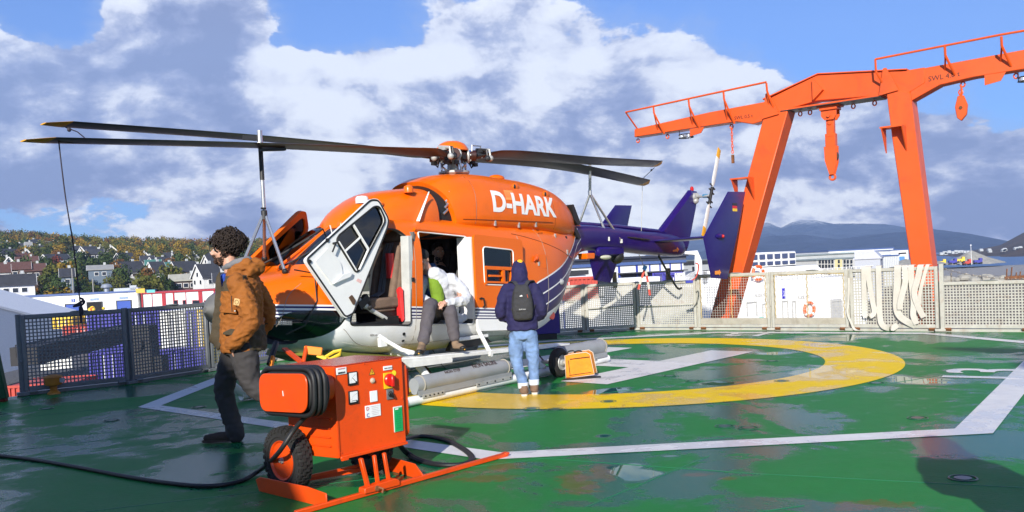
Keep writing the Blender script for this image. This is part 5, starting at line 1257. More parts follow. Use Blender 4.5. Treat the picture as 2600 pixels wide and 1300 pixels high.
def cat_tab(tab, s):
    if s <= tab[0][0]: return tab[0][1:]
    for i in range(len(tab) - 1):
        if s <= tab[i + 1][0]:
            p0, p1, p2, p3 = tab[max(i - 1, 0)], tab[i], tab[i + 1], tab[min(i + 2, len(tab) - 1)]
            t = (s - p1[0]) / (p2[0] - p1[0]); h = p2[0] - p1[0]; out = []
            for k in range(1, len(p1)):
                m1 = (p2[k] - p0[k]) / max(p2[0] - p0[0], 1e-6) * h; m2 = (p3[k] - p1[k]) / max(p3[0] - p1[0], 1e-6) * h
                t2, t3 = t * t, t * t * t
                out.append((2 * t3 - 3 * t2 + 1) * p1[k] + (t3 - 2 * t2 + t) * m1 + (-2 * t3 + 3 * t2) * p2[k] + (t3 - t2) * m2)
            return tuple(out)
    return tab[-1][1:]
def ring_at(s, q, n=56, off=0.0):
    zb, zt, hw, zc, nt, nb = q; hw = max(hw - off, .01); zt -= off; zb += off; out = []
    for k in range(n):
        a = 2 * math.pi * k / n; c, si = math.cos(a), math.sin(a); e = nt if si >= 0 else nb
        y = hw * math.copysign(abs(c) ** (2 / e), c); hz = (zt - zc) if si >= 0 else (zc - zb)
        out.append(L(s, y, zc + math.copysign(abs(si) ** (2 / e), si) * hz))
    return out
def loft(tab, s0, s1, step, off=0.0, n=56, fn=None):
    m_ = max(2, int((s1 - s0) / step) + 1); mb = MB(); rr = []
    for i in range(m_):
        s = lerp(s0, s1, i / (m_ - 1)); q = cat_tab(tab, s)
        if fn: q = fn(s, q)
        rr.append(ring_at(s, q, n, off))
    return mb.rings(rr)
def implicit(tab, co):
    s = -co.x; zb, zt, hw, zc, nt, nb = cat_tab(tab, s); dz = co.z - zc; e = nt if dz >= 0 else nb; hz = (zt - zc) if dz >= 0 else (zc - zb)
    return (abs(co.y) / hw) ** e + (abs(dz) / max(hz, 1e-3)) ** e
def side_y(tab, s, z):
    zb, zt, hw, zc, nt, nb = cat_tab(tab, s); dz = z - zc; e = nt if dz >= 0 else nb; hz = (zt - zc) if dz >= 0 else (zc - zb)
    return hw * max(0.0, 1 - (abs(dz) / hz) ** e) ** (1 / e)
def side_prism(poly, t0, t1, rnd=0.0):
    """poly in (s, z)"""
    if rnd: poly = rounded(poly, rnd)
    return MB().prism([(-s, z) for s, z in poly], ((0, 0, 0), (1, 0, 0), (0, 0, 1), (0, 1, 0)), t0, t1)
def rounded(poly, r, n=4):
    out = []; N = len(poly)
    for i in range(N):
        p = Vector(poly[i]); a = Vector(poly[i - 1]); b = Vector(poly[(i + 1) % N]); da = (a - p); db = (b - p)
        rr = min(r, da.length * .45, db.length * .45); A = p + da.normalized() * rr; B = p + db.normalized() * rr
        for k in range(n + 1):
            t = k / n; q = A * (1 - t) ** 2 + p * 2 * t * (1 - t) + B * t * t; out.append((q.x, q.y))
    return out
outer = loft(BODY, -4.17, 2.95, 0.14).mesh("outer")
def fin(s, q):
    zb, zt, hw, zc, nt, nb = q; fl = .735 - .075 * s
    if s < -2.95: fl = lerp(.95, .76, sst(-3.9, -3.2, s))
    return (min(fl, zc - .05), zt - .05, hw - .035, zc, nt, max(nb, 6) if s > -2.95 else nb)
inner = loft(BODY, -3.6, 0.9, 0.16, fn=fin, n=40).mesh("inner")
DOOR_OPEN = [(-2.86, .955), (-1.90, .875), (-1.79, 1.90), (-1.93, 2.03), (-2.20, 2.05), (-2.84, 1.05)]
SLIDE_OPEN = [(-1.69, .865), (-.70, .79), (-.70, 1.94), (-1.61, 2.005)]
CHIN = [tuple(px2h(x, y, .66).xz) for x, y in ((700, 838), (728, 812), (756, 792), (800, 787), (850, 789), (868, 797), (852, 826), (820, 855), (786, 868), (745, 863))]
CHIN = [(-a, b) for a, b in CHIN]
WSL = [(.04, 1.66), (.60, 1.66), (.56, 2.10), (.04, 2.12)]
ROOFW = [(-2.72, 2.045), (-2.10, 2.065), (-2.12, 2.13), (-2.45, 2.16), (-2.66, 2.12)]
RSIDE = [(-.55, 1.32), (.25, 1.27), (.25, 1.76), (-.55, 1.82)]
cutA = [side_prism(DOOR_OPEN, .4, 1.2, .05), side_prism(DOOR_OPEN, -1.2, -.4, .05), side_prism(SLIDE_OPEN, .4, 1.2, .06), side_prism(SLIDE_OPEN, -1.2, -.4, .06)]
winc = [side_prism(CHIN, .25, 1.2, .05), side_prism(CHIN, -1.2, -.25, .05), side_prism(ROOFW, .3, 1.2, .02), side_prism(ROOFW, -1.2, -.3, .02), side_prism(RSIDE, -1.2, -.5, .06)]
for sg in (1, -1):
    winc.append(MB().prism(rounded([(a * sg, b) for a, b in WSL], .05), ((3.40, 0, 0), (0, 1, 0), (0, 0, 1), (-1, 0, 0)), 0, 1.35))
QW = [(-3.30, 1.50), (-2.98, 1.18), (-2.36, 1.98), (-2.50, 2.02)]
shell = None
for tr_ in range(6):          # the exact solver can give up on unlucky alignments: nudge the loft spacing until it holds
    o_ = loft(BODY, -4.17, 2.95, 0.14 - .007 * tr_).mesh("outer"); i_ = loft(BODY, -3.6 + .013 * tr_, 0.9, 0.16 - .006 * tr_, fn=fin, n=40).mesh("inner")
    shell = boolean(o_, [i_] + [c.mesh("c") for c in cutA + winc])
    ok_ = sum(1 for p_ in shell.polygons if implicit(BODY, p_.center) > .93)
    if ok_ > 1500: break
bm = bmesh.new(); bm.from_mesh(shell)
shell.materials.clear()
for f_ in bm.faces:
    c = f_.calc_center_median(); F = implicit(BODY, c)
    f_.material_index = 1 if F < 0.93 else 0; f_.smooth = True
bm.to_mesh(shell); bm.free()
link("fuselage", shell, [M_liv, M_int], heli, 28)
for i, c in enumerate(winc):
    me = boolean(outer.copy(), [c.mesh("c")], 'INTERSECT')
    bm = bmesh.new(); bm.from_mesh(me)
    bmesh.ops.delete(bm, geom=[f_ for f_ in bm.faces if implicit(BODY, f_.calc_center_median()) < 0.955], context='FACES')
    for v_ in bm.verts: 
        q = cat_tab(BODY, -v_.co.x); v_.co.y *= .992; v_.co.z = q[3] + (v_.co.z - q[3]) * .992
    for f_ in bm.faces: f_.smooth = True
    bm.to_mesh(me); bm.free(); me.materials.clear()
    nm = ["chin_window", "chin_window", "roof_window", "roof_window", "side_window", "windscreen", "windscreen"][i]
    link(nm, me, M_gl, heli, None)
# seals round the openings
def outline(name, poly, t, r, m, rnd=.05, parent=None, tab=BODY, dt=0.0):
    pts = [L(s, (side_y(tab, s, z) if t is None else t) + dt, z) for s, z in rounded(poly, rnd)]
    return build(MB().tube(pts, r, 6, closed=True), name, m, parent or heli)
outline("door_seal", DOOR_OPEN, None, .010, M_seal, dt=.002)
outline("door_seal", SLIDE_OPEN, None, .009, M_white, dt=.002)
# centre post, wipers, nose details
mb = MB(); mb.tube([L(-3.22, .0, 1.62), L(-2.75, 0, 1.89), L(-2.35, 0, 2.13)], .018, 6); build(mb, "windscreen_post", M_orange, heli)
for t0, t1 in ((.10, .42), (-.40, -.05)):
    mb = MB(); mb.tube([L(-3.22, t0, 1.64), L(-2.95, (t0 + t1) / 2, 1.79), L(-2.66, t1, 1.97)], .012, 6); mb.tube([L(-3.05, t0 + .10, 1.72), L(-2.48, t1 + .04, 2.08)], .013, 6); mb.ball(L(-3.22, t0, 1.635), .035, 8, 6)
    build(mb, "wiper", M_seal, heli)
mb = MB(); mb.tube([L(-3.38, .5, 1.60), L(-3.2, .62, 1.55), L(-3.22, .66, 1.25), L(-3.40, .66, 1.0), L(-3.62, .60, .92)], .009, 6); build(mb, "external_cable", M_seal, heli)
mb = MB(); mb.prism(rounded([(-3.12, 1.37), (-2.98, 1.36), (-2.97, 1.25), (-3.02, 1.24)], .01), ((0, 0, 0), (-1, 0, 0), (0, 0, 1), (0, 1, 0)), .70, .752); 
build(mb, "side_vent", M_seal, heli)
for s, t, z, r in ((-2.02, .20, 2.43, .08), (-2.42, .25, 2.11, .055), (-1.45, .45, 2.56, .06)):
    mb = MB(); mb.lathe([(r, -.05), (r, .012), (r * .8, .035), (0, .045)], L(s, t, z), (0, 0, 1), 18); build(mb, "antenna_puck", M_white if s == -2.02 else M_orange, heli)
mb = MB(); mb.tube([L(-2.70, .30, 1.93), L(-2.78, .32, 2.06)], .008, 6); build(mb, "temperature_probe", M_seal, heli)
mb = MB(); mb.tube([L(-2.60, .28, 1.99), L(-2.64, .29, 2.10)], .008, 6); build(mb, "antenna_rod", M_white, heli)
mb = MB(); mb.tube([L(-1.47, .60, 2.14), L(-1.20, .57, 2.52)], [.028, .008], 8, flat=.5); build(mb, "blade_antenna", M_white, heli)

M_rivet = mat("rivet_pale", (.62, .60, .55), .4, var=0)
def rivets(tab, line, n_, m_):
    mb = MB()
    P_ = rline([Vector((a_, b_, 0)) for a_, b_ in line], 8)
    for k in range(n_):
        f_ = k / (n_ - 1) * (len(P_) - 1); i_ = min(int(f_), len(P_) - 2); q = P_[i_].lerp(P_[i_ + 1], f_ - i_); mb.ball(L(q.x, side_y(tab, q.x, q.y), q.y), .0055, 5, 4)
    return tag(build(mb, "rivet_row", m_, heli, None), kind='stuff')
for ln_, n_ in (([(-2.9, .76), (-2.2, .64), (-1.0, .60), (0.2, .58), (.9, .62)], 60), ([(-2.75, .70), (-2.0, .585), (-.9, .56), (.4, .55)], 50), ([(-.75, .66), (-.2, .64), (.4, .63)], 20), ([(1.0, .62), (1.4, .72), (1.75, .95), (2.1, 1.25)], 26)): rivets(BODY, ln_, n_, M_rivet)
M_rvo = mat("rivet_orange", (.62, .11, .005), .4, var=0)
for ln_, n_ in (([(-1.72, 2.06), (-1.0, 2.05), (.4, 1.99)], 34), ([(.42, 1.90), (.44, 1.4), (.44, .98)], 20), ([(.5, 1.93), (1.3, 1.80), (2.2, 1.62)], 30)): rivets(BODY, ln_, n_, M_rvo)
# upper fairing, intake and engine cowling
DOG = [(-2.40, 2.0, 2.12, .12, 2.05, 2, 2), (-2.34, 1.98, 2.20, .26, 2.05, 2.1, 2), (-2.20, 1.95, 2.32, .38, 2.06, 2.2, 2), (-2.0, 1.95, 2.43, .47, 2.08, 2.4, 2), (-1.75, 1.95, 2.53, .54, 2.1, 2.6, 2), (-1.4, 1.95, 2.58, .57, 2.12, 2.8, 2), (-1.12, 1.95, 2.61, .57, 2.12, 2.8, 2), (-1.0, 1.95, 2.61, .55, 2.12, 2.8, 2)]
COWL = [(-.98, 1.95, 2.70, .50, 2.2, 2.5, 3), (-.7, 1.95, 2.79, .60, 2.22, 2.7, 3), (-.3, 1.95, 2.84, .65, 2.25, 2.8, 3), (0.1, 1.95, 2.855, .665, 2.27, 2.8, 3), (.6, 1.95, 2.84, .665, 2.27, 2.8, 3), (1.2, 1.95, 2.81, .655, 2.27, 2.7, 3), (1.75, 1.93, 2.74, .62, 2.25, 2.6, 3), (2.1, 1.92, 2.64, .55, 2.22, 2.5, 3), (2.35, 1.92, 2.50, .47, 2.18, 2.4, 3), (2.55, 1.92, 2.30, .37, 2.1, 2.3, 3), (2.66, 1.94, 2.12, .25, 2.05, 2.2, 3)]
build(loft(DOG, -2.40, -1.0, .1, n=40), "upper_fairing", M_orange, heli, 50)
cw = loft(COWL, -.98, 2.66, .12, n=44).mesh("cw")
# slanted front: cut the cowling's lower front corner away to leave the intake
front = side_prism([(-1.1, 1.9), (-.66, 1.9), (-.72, 2.2), (-.80, 2.45), (-.97, 2.72), (-1.1, 2.8)], -1, 1)
rear = side_prism([(2.30, 2.52), (2.8, 2.60), (2.8, 2.05), (2.60, 2.02), (2.42, 2.2)], .1, 1)
cw = boolean(cw, [front.mesh("c")])
for p_ in cw.polygons: p_.use_smooth = True
cw.materials.clear(); link("engine_cowling", cw, mat("cowl_orange", (0.78, 0.135, 0.001), 0.34, var=0.05, coat=0.12, spec=.35, dirt=.35, dirtcol=(.45, .075, .01), dscale=1.6), heli, 32)
build(loft([(a, b + .01, c - .07, d - .07, e, f_, g__) for a, b, c, d, e, f_, g__ in COWL], -1.02, -.3, .15, n=32), "air_intake", M_seal, heli)
mb = MB()
for k in range(4): mb.tube([L(-.86 + k * .03, .50, 2.25 + k * .08), L(-.80 + k * .02, .52, 2.30 + k * .08), L(-.76, .46, 2.36 + k * .06)], .018, 6)
build(mb, "engine_piping", M_steel, heli)
mb = MB(); mb.prism(rounded([(2.33, 2.46), (2.40, 2.47), (2.585, 2.17), (2.52, 2.13), (2.40, 2.22)], .02), ((0, 0, 0), (-1, 0, 0), (0, 0, 1), (0, 1, 0)), .20, .462); build(mb, "exhaust_port", M_seal, heli)
mb = MB(); mb.prism(rounded([(2.44, 2.08), (2.52, 2.12), (2.68, 1.93), (2.62, 1.90)], .02), ((0, 0, 0), (-1, 0, 0), (0, 0, 1), (0, 1, 0)), .15, .40); build(mb, "exhaust_port", M_seal, heli)
mb = MB(); mb.ball(L(.72, .20, 2.82), .13, 14, 8, (1.2, .8, .45)); build(mb, "top_scoop", M_orange, heli)
for s, z in ((.68, 2.66), (1.45, 2.58)):
    y = side_y(COWL, s, z); mb = MB(); mb.ball(L(s, y, z), .075, 12, 8, (1.2, .35, .8)); sc_o = build(mb, "side_scoop", M_orange, heli)
    mb = MB(); mb.ball(L(s - .045, y + .018, z + .005), .042, 10, 6, (.6, .35, .8)); build(mb, "scoop_mouth", M_seal, sc_o)
for s0, z0, s1, z1 in ((-.30, 2.84, -.36, 2.12), (1.50, 2.76, 1.60, 2.06), (.2, 2.18, .2, 2.18)):
    if s0 == s1: continue
    pts = [L(lerp(s0, s1, k / 10), side_y(COWL, lerp(s0, s1, k / 10), lerp(z0, z1, k / 10)) + .001, lerp(z0, z1, k / 10)) for k in range(11)]
    build(MB().tube(pts, .004, 5), "panel_seam", mat("seam_dark", (.20, .035, .004), .5, var=0), heli)
pts = [L(s, side_y(COWL, s, 2.17) + .003, 2.17 - .01 * s) for s in [(-.6 + k * .1) for k in range(22)]]
build(MB().tube(pts, .005, 5), "panel_seam", mat("seam_dark", (.20, .035, .004)), heli)
pts = [L(s, side_y(BODY, s, z) + .002, z) for s, z in [(lerp(.35, 2.5, k / 14), lerp(1.98, 1.52, (k / 14) ** 1.2)) for k in range(15)]]
build(MB().tube(pts, .004, 5), "panel_seam", mat("seam_dark", (.20, .035, .004)), heli)
for s, z in ((.05, 2.13), (.62, 2.11), (1.05, 2.12), (1.62, 1.95), (1.95, 1.70), (.85, 1.55)):
    y = max(side_y(COWL, s, z) if z > 2.0 else 0, side_y(BODY, s, z) if z < 2.13 else 0); mb = MB(); mb.box(L(s, y + .004, z), (.03, .02, .075)); mb.cyl(L(s, y, z + .02), L(s, y + .02, z + .02), .012, n=8); build(mb, "cowl_latch", M_alu, heli)
for s, z, r in ((2.08, 1.93, .028), (-.42, .96 + .9, .016), (.28, 1.83, .016), (-2.0, .78, .022), (-1.98, .70, .02)):
    y = side_y(BODY, s, z); mb = MB(); mb.cyl(L(s, y - .01, z), L(s, y + .004, z), r, n=12); build(mb, "port_hole", M_seal, heli)
for pts_ in ([(.45, 1.95), (.47, 1.2), (.47, .60)], [(-.62, .62), (.45, .55), (.95, .60)], [(-1.74, 2.0), (-1.78, 1.4), (-1.82, .62)], [(-2.95, .92), (-2.6, .70), (-1.7, .64), (-.7, .62)], [(-3.3, 1.45), (-3.5, 1.30), (-3.6, 1.0)], [(1.05, 2.05), (1.1, 1.3), (1.05, .75)], [(-3.86, 1.42), (-3.87, 1.2), (-3.86, 1.02)]):
    P_ = [L(q.x, side_y(BODY, q.x, q.y) + .0015, q.y) for q in rline([Vector((a_, b_, 0)) for a_, b_ in pts_], 6)]
    build(MB().tube(P_, .0035, 4), "panel_seam", mat("seam_grey2", (.25, .22, .18), .6, var=0), heli)
for s_, z_, b_ in ((-2.45, .80, "RESCUE HERE"), (-.35, 1.90, "NO STEP"), (1.15, 1.98, "NO STEP"), (.55, .72, "JACK")):
    y_ = side_y(BODY, s_, z_); put_text("stencil", b_, .032, fmat(L(s_, y_ + .004, z_), (-1, 0, 0), (0, 0, 1), (0, 1, 0)), M_txt, heli, .0005)
# grille patch, louvre
mb = MB()
for k in range(5): mb.box(L(-1.93 + .0, side_y(DOG, -1.9, 2.33) + .004, 2.29 + k * .018), (.09, .012, .007))
build(mb, "grille", mat("seam_dark", (.20, .035, .004)), heli)
for ln_, n_ in (([(-.33, 2.80), (-.38, 2.5), (-.36, 2.15)], 16), ([(1.50, 2.74), (1.56, 2.4), (1.60, 2.08)], 16), ([(-.6, 2.14), (.5, 2.13), (1.6, 2.12)], 40)): rivets(COWL, ln_, n_, M_rvo)
# registration letters wrapped on the cowling
M_letter = mat("letter_white", (.82, .82, .80), .4, var=.03)
me = text_mesh("D-HARK", 1.0, 0.0, 'LEFT', 0.035)
xs = [v_.co.x for v_ in me.vertices]; ys = [v_.co.y for v_ in me.vertices]; x0, x1, y0, y1 = min(xs), max(xs), min(ys), max(ys)
bm = bmesh.new(); bm.from_mesh(me); bmesh.ops.triangulate(bm, faces=bm.faces)
for _ in range(3): bmesh.ops.subdivide_edges(bm, edges=[e for e in bm.edges if e.calc_length() > .10], cuts=1, use_grid_fill=False); bmesh.ops.triangulate(bm, faces=bm.faces)
for v_ in bm.verts:
    u_ = (v_.co.x - x0) / (x1 - x0); w_ = (v_.co.y - y0) / (y1 - y0)
    s = lerp(.00, 1.62, u_) ; z = 2.285 - .055 * u_ + w_ * .30
    v_.co = L(s, side_y(COWL, s, z) + .006, z)
bm.to_mesh(me); bm.free(); me.materials.clear(); link("registration_letters", me, M_letter, heli, None)
# doubler patch under the dash
mb = MB()
for k in range(12): 
    s = .33 + k * .018; mb.bar(L(s, side_y(COWL, s, 2.60) + .003, 2.60), L(s, side_y(COWL, s, 2.46) + .003, 2.46), .007, .004)
build(mb, "repair_patch", mat("patch", (.95, .33, .10), .5, var=0), heli)

# cabin door rail, sliding door slid aft
pts = [L(s, side_y(BODY, s, 2.03) + .02, 2.035 - .075 * (s + 1.65) if s < -.65 else (1.96 - .06 * (s + .65))) for s in [-1.66 + k * .11 for k in range(21)]]
build(MB().tube(pts, .022, 6), "door_rail", M_orange, heli)
SD = [(-.71, .70), (.37, .63), (.37, 1.885), (-.71, 1.965)]
sdm = boolean(side_prism(SD, .835, .868, .07).mesh("sd"), [side_prism(RSIDE, .7, 1.0, .06).mesh("c")] if False else [side_prism([(-.53, 1.30), (.12, 1.255), (.14, 1.745), (-.53, 1.80)], .7, 1.0, .06).mesh("c")])
sdm.materials.clear(); slide = link("sliding_door", sdm, M_liv, heli, 30)
mb = side_prism([(-.53, 1.30), (.12, 1.255), (.14, 1.745), (-.53, 1.80)], .849, .850, .06); build(mb, "window_pane", M_gl, slide)
outline("window_seal", [(-.53, 1.30), (.12, 1.255), (.14, 1.745), (-.53, 1.80)], .87, .009, M_white, .06, slide)
mb = MB()
for poly in ([(-.50, 1.32), (.06, 1.285), (.06, 1.31), (-.50, 1.345)], [(-.50, 1.50), (.10, 1.465), (.10, 1.51), (-.50, 1.545)], [(-.53, 1.30), (-.49, 1.30), (-.49, 1.53), (-.53, 1.53)], [(.03, 1.27), (.07, 1.27), (.12, 1.50), (.08, 1.50)], [(-.42, 1.40), (-.16, 1.385), (-.16, 1.41), (-.42, 1.425)], [(-.14, 1.32), (-.09, 1.315), (-.09, 1.49), (-.14, 1.495)]):
    mb.prism([(-a, b) for a, b in poly], ((0, 0, 0), (1, 0, 0), (0, 0, 1), (0, 1, 0)), .852, .885)
build(mb, "sliding_window_frame", M_orange, slide)
mb = MB(); mb.tube([L(-.63, .875, 1.13), L(-.60, .90, 1.12), L(-.585, .90, 1.03), L(-.59, .875, 1.0)], .011, 6); mb.box(L(-.625, .872, 1.12), (.05, .02, .02)); build(mb, "door_handle", M_seal, slide)
mb = MB(); mb.prism([(-(-.735), .86), (-(-.70), .86), (-(-.70), 1.93), (-(-.735), 1.93)], ((0, 0, 0), (1, 0, 0), (0, 0, 1), (0, 1, 0)), .60, .83); build(mb, "door_jamb", M_white, heli)
mb = MB(); mb.prism([(1.90, .92), (1.80, .92), (1.80, 1.95), (1.86, 1.95)], ((0, 0, 0), (1, 0, 0), (0, 0, 1), (0, 1, 0)), .66, .79); build(mb, "door_jamb", mat("jamb_grey", (.50, .51, .49), .6, dirt=.2), heli)
mb = MB(); mb.box(L(-1.83, .80, 1.42), (.03, .03, .05)); build(mb, "door_latch", M_seal, heli)

# pilot door, swung open against the nose
h0 = L(-2.84, .83, 1.03); h1 = L(-2.11, .83, 2.12); ax = (h1 - h0).normalized()
def rot_h(P, th): return h0 + Matrix.Rotation(th, 3, ax) @ (P - h0)
cand = [rot_h(L(-1.88, .82, .88), th) for th in (R(165), R(-165))]
BRr = rot_h(L(-1.88, .82, .88), R(187) if cand[0].y > cand[1].y else R(-187))
wn = ax.cross(BRr - h0).normalized()
if wn.y < 0: wn = -wn
def on_door(px, py, off=0.0):
    r = ray(px, py); d = Vector((-r.dot(HA), r.dot(HP), r.z)); o = Vector((0, 0, CAM_H)) - HB; o = Vector((-o.dot(HA), o.dot(HP), o.z))
    k = (h0 + wn * off - o).dot(wn) / d.dot(wn); return o + d * k
du = Vector((wn.z, 0, -wn.x)).normalized() if abs(wn.y) < .99 else Vector((1, 0, 0)); dv = wn.cross(du)
def d2(px, py): P = on_door(px, py) - h0; return (P.dot(du), P.dot(dv))
D_OUT = [d2(*q) for q in ((764, 660), (948, 500), (970, 501), (998, 550), (995, 570), (902, 784), (896, 799), (874, 810))]
D_WIN = [d2(*q) for q in ((851, 610), (858, 596), (957, 520), (971, 521), (988, 556), (916, 683), (904, 691))]
def door_build(mirror, swing=0.0):
    S = Matrix.Scale(-1, 4, (0, 1, 0)) if mirror else Matrix.Identity(4)
    if mirror:
        hm_ = Vector((h0.x, -h0.y, h0.z)); S = Matrix.Translation(hm_) @ Matrix.Rotation(swing, 4, Vector((ax.x, -ax.y, ax.z))) @ Matrix.Translation(-hm_) @ S
    fr = (h0, du, dv, wn)
    body_ = boolean(MB().prism(rounded(D_OUT, .05), fr, -.045, .0).mesh("d"), [MB().prism(rounded(D_WIN, .06), fr, -.2, .2).mesh("c")])
    body_.materials.clear()
    bm = bmesh.new(); bm.from_mesh(body_)
    for f_ in bm.faces:
        nrm_ = f_.normal; f_.material_index = 1 if (nrm_.dot(wn) < -.5) or mirror else 0
    bm.to_mesh(body_); bm.free(); body_.transform(S)
    door = link("pilot_door", body_, [M_white, M_orange], heli, 30)
    def sub(mb, nm, m): 
        me = mb.mesh(nm); me.transform(S)
        bm = bmesh.new(); bm.from_mesh(me); bmesh.ops.recalc_face_normals(bm, faces=bm.faces); bm.to_mesh(me); bm.free()
        return link(nm, me, m, door, 40)
    sub(MB().tube([h0 + du * a + dv * b + wn * .0 for a, b in rounded([tuple(Vector(q) * .975 + Vector((sum(x for x, _ in D_OUT), sum(y for _, y in D_OUT))) / len(D_OUT) * .025) for q in D_OUT], .05)], .011, 6, closed=True), "door_seal", M_seal)
    sub(MB().tube([h0 + du * a + dv * b + wn * .005 for a, b in rounded(D_WIN, .06)], .011, 6, closed=True), "window_seal", M_seal)
    sub(MB().prism(rounded(D_WIN, .06), fr, -.024, -.022), "window_pane", M_gl)
    def P3(px, py, o): a, b = d2(px, py); return h0 + du * a + dv * b + wn * o
    m_ = MB(); m_.bar(P3(898, 569, .005), P3(939, 631, .005), .022, .02, wn); m_.bar(P3(874, 637, .005), P3(916, 601, .005), .018, .02, wn); m_.bar(P3(857, 612, .005), P3(905, 686, .005), .015, .02, wn); m_.bar(P3(939, 631, .005), P3(913, 684, .005), .015, .02, wn); sub(m_, "window_frame", M_white)
    m_ = MB(); m_.bar(P3(843, 617, .05), P3(833, 640, .05), .014, .012, wn); m_.cyl(P3(843, 617, 0), P3(843, 617, .055), .013); sub(m_, "door_handle", M_seal)
    for q in ((777, 664), (826, 609)): m_ = MB(); m_.cyl(P3(*q, 0), P3(*q, .012), .022, n=10); sub(m_, "latch", M_seal)
    m_ = MB(); m_.prism(rounded([d2(*q) for q in ((884, 755), (892, 748), (902, 762), (901, 772), (896, 774))], .01), fr, 0, .012); sub(m_, "map_holder", mat("brown_leather", (.10, .055, .03), .6))
    m_ = MB(); m_.prism(rounded([d2(*q) for q in ((905, 712), (910, 706), (921, 711), (918, 719))], .004), fr, 0, .002); sub(m_, "red_placard", mat("placard", (.75, .45, .42), .6, var=0))
    # pressed inner panel and shelf
    m_ = MB(); m_.prism(rounded([d2(*q) for q in ((790, 664), (828, 628), (862, 668), (867, 694), (838, 722))], .03), fr, 0, .014); sub(m_, "inner_panel", M_white)
    m_ = MB(); m_.prism(rounded([d2(*q) for q in ((836, 723), (866, 696), (890, 690), (886, 702), (860, 712))], .02), fr, 0, .035); sub(m_, "armrest", M_white)
    return door
door_build(False); door_build(True, R(23))

# cockpit and cabin fittings
M_seat = mat("seat_brown", (.17, .11, .075), .9, var=.2, vscale=12, bump=.3, bscale=120)
M_cush = mat("seat_dark", (.035, .028, .025), .9, var=.2)
M_red = mat("red_cloth", (.60, .012, .012), .7, bump=.8, bscale=70)
def seat(s, t, z, face=1, cushion=M_seat, w=.44, label=None, tall=True):
    """face=1 looks forward"""
    fs = face
    e = bpy.data.objects.new("seat", None); COL.objects.link(e); e.parent = heli; e.location = L(s, t, z); e.rotation_euler = (0, 0, 0 if fs == 1 else math.pi)
    mb = MB(); mb.box((.05, 0, .34), (.48, w, .13)); mb.box((.05, 0, .26), (.42, w - .06, .06)); build(mb, "cushion", cushion, e, bevel=.035, seg=3)
    rt = Matrix.Rotation(R(-14), 3, 'Y')
    mb = MB(); mb.box((-.27, 0, .72), (.11, w, .72), rt); build(mb, "backrest", cushion, e, bevel=.045, seg=3)
    mb = MB()
    for y in (-w * .36, w * .36): mb.box((-.205, y, .70), (.10, .09, .66), rt)
    build(mb, "side_bolster", M_seat if cushion is M_seat else M_cush, e, bevel=.035, seg=3)
    mb = MB(); mb.box((-.375, 0, 1.19), (.09, .25, .25), rt); build(mb, "headrest", cushion, e, bevel=.04, seg=3)
    mb = MB()
    for y in (-.055, -.02, .02, .055): mb.tube([(-.30, y, 1.06), (-.235, y * .9, .95), (-.17, y * .8, .7), (-.10, y * .8, .46), (.02, y, .42)], .011, 5)
    build(mb, "harness", mat("harness_grey", (.13, .13, .135), .7), e)
    mb = MB(); mb.box((0, 0, .13), (.34, w - .1, .22)); build(mb, "base", M_seal, e)
    return e
seat(-2.12, .44, .82); seat(-2.30, -.42, .80)
for s, t in ((-.55, .32), (-.55, -.10), (-.55, -.50)): seat(s, t, .72, 1, M_cush)
mb = MB(); mb.box(L(-2.95, 0, 1.20), (.30, 1.1, .36)); mb.box(L(-3.0, .1, 1.45), (.22, .7, .2)); mb.box(L(-2.72, 0, 1.02), (.5, .22, .3)); build(mb, "instrument_panel", M_seal, heli, bevel=.03)
mb = MB(); mb.tube([L(-2.72, .42, .95), L(-2.68, .42, 1.15), L(-2.60, .42, 1.28)], .016, 6); mb.ball(L(-2.6, .42, 1.30), .035, 8, 6); build(mb, "cyclic_stick", M_seal, heli)
mb = MB(); mb.tube([L(-2.22, .70, .98), L(-2.45, .69, 1.10), L(-2.52, .69, 1.14)], .026, 8); mb.tube([L(-2.52, .69, 1.14), L(-2.66, .69, 1.24)], .035, 8); build(mb, "collective_lever", mat("lever_white", (.55, .55, .52), .5), heli)
mb = MB(); mb.box(L(-2.58, .70, 1.20), (.18, .06, .09), Matrix.Rotation(.6, 3, 'Y')); mb.ball(L(-2.50, .73, 1.13), .03, 8, 6); mb.box(L(-2.15, .66, .95), (.25, .12, .1)); mb.box(L(-2.5, .55, .93), (.6, .35, .05)); build(mb, "switch_box", M_seal, heli)
mb = MB(); mb.box(L(-1.93, .66, 1.13), (.06, .12, .42)); build(mb, "red_bag", M_red, heli, bevel=.03)
mb = MB(); mb.cyl(L(-1.95, .55, 1.45), L(-1.95, .55, 1.75), .055, n=12); build(mb, "fire_extinguisher", mat("fire_red", (.55, .02, .02), .4), heli)
mb = MB(); mb.box(L(-1.72, .35, 1.45), (.03, .8, 1.1)); build(mb, "cabin_divider", M_int, heli)
mb = MB()
for s in (-1.4, -.9): mb.box(L(s, .3, 2.13), (.3, .3, .03))
build(mb, "ceiling_panel", M_seal, heli)
mb = MB(); mb.box(L(-2.60, .42, 1.36), (.01, .01, .01)); 

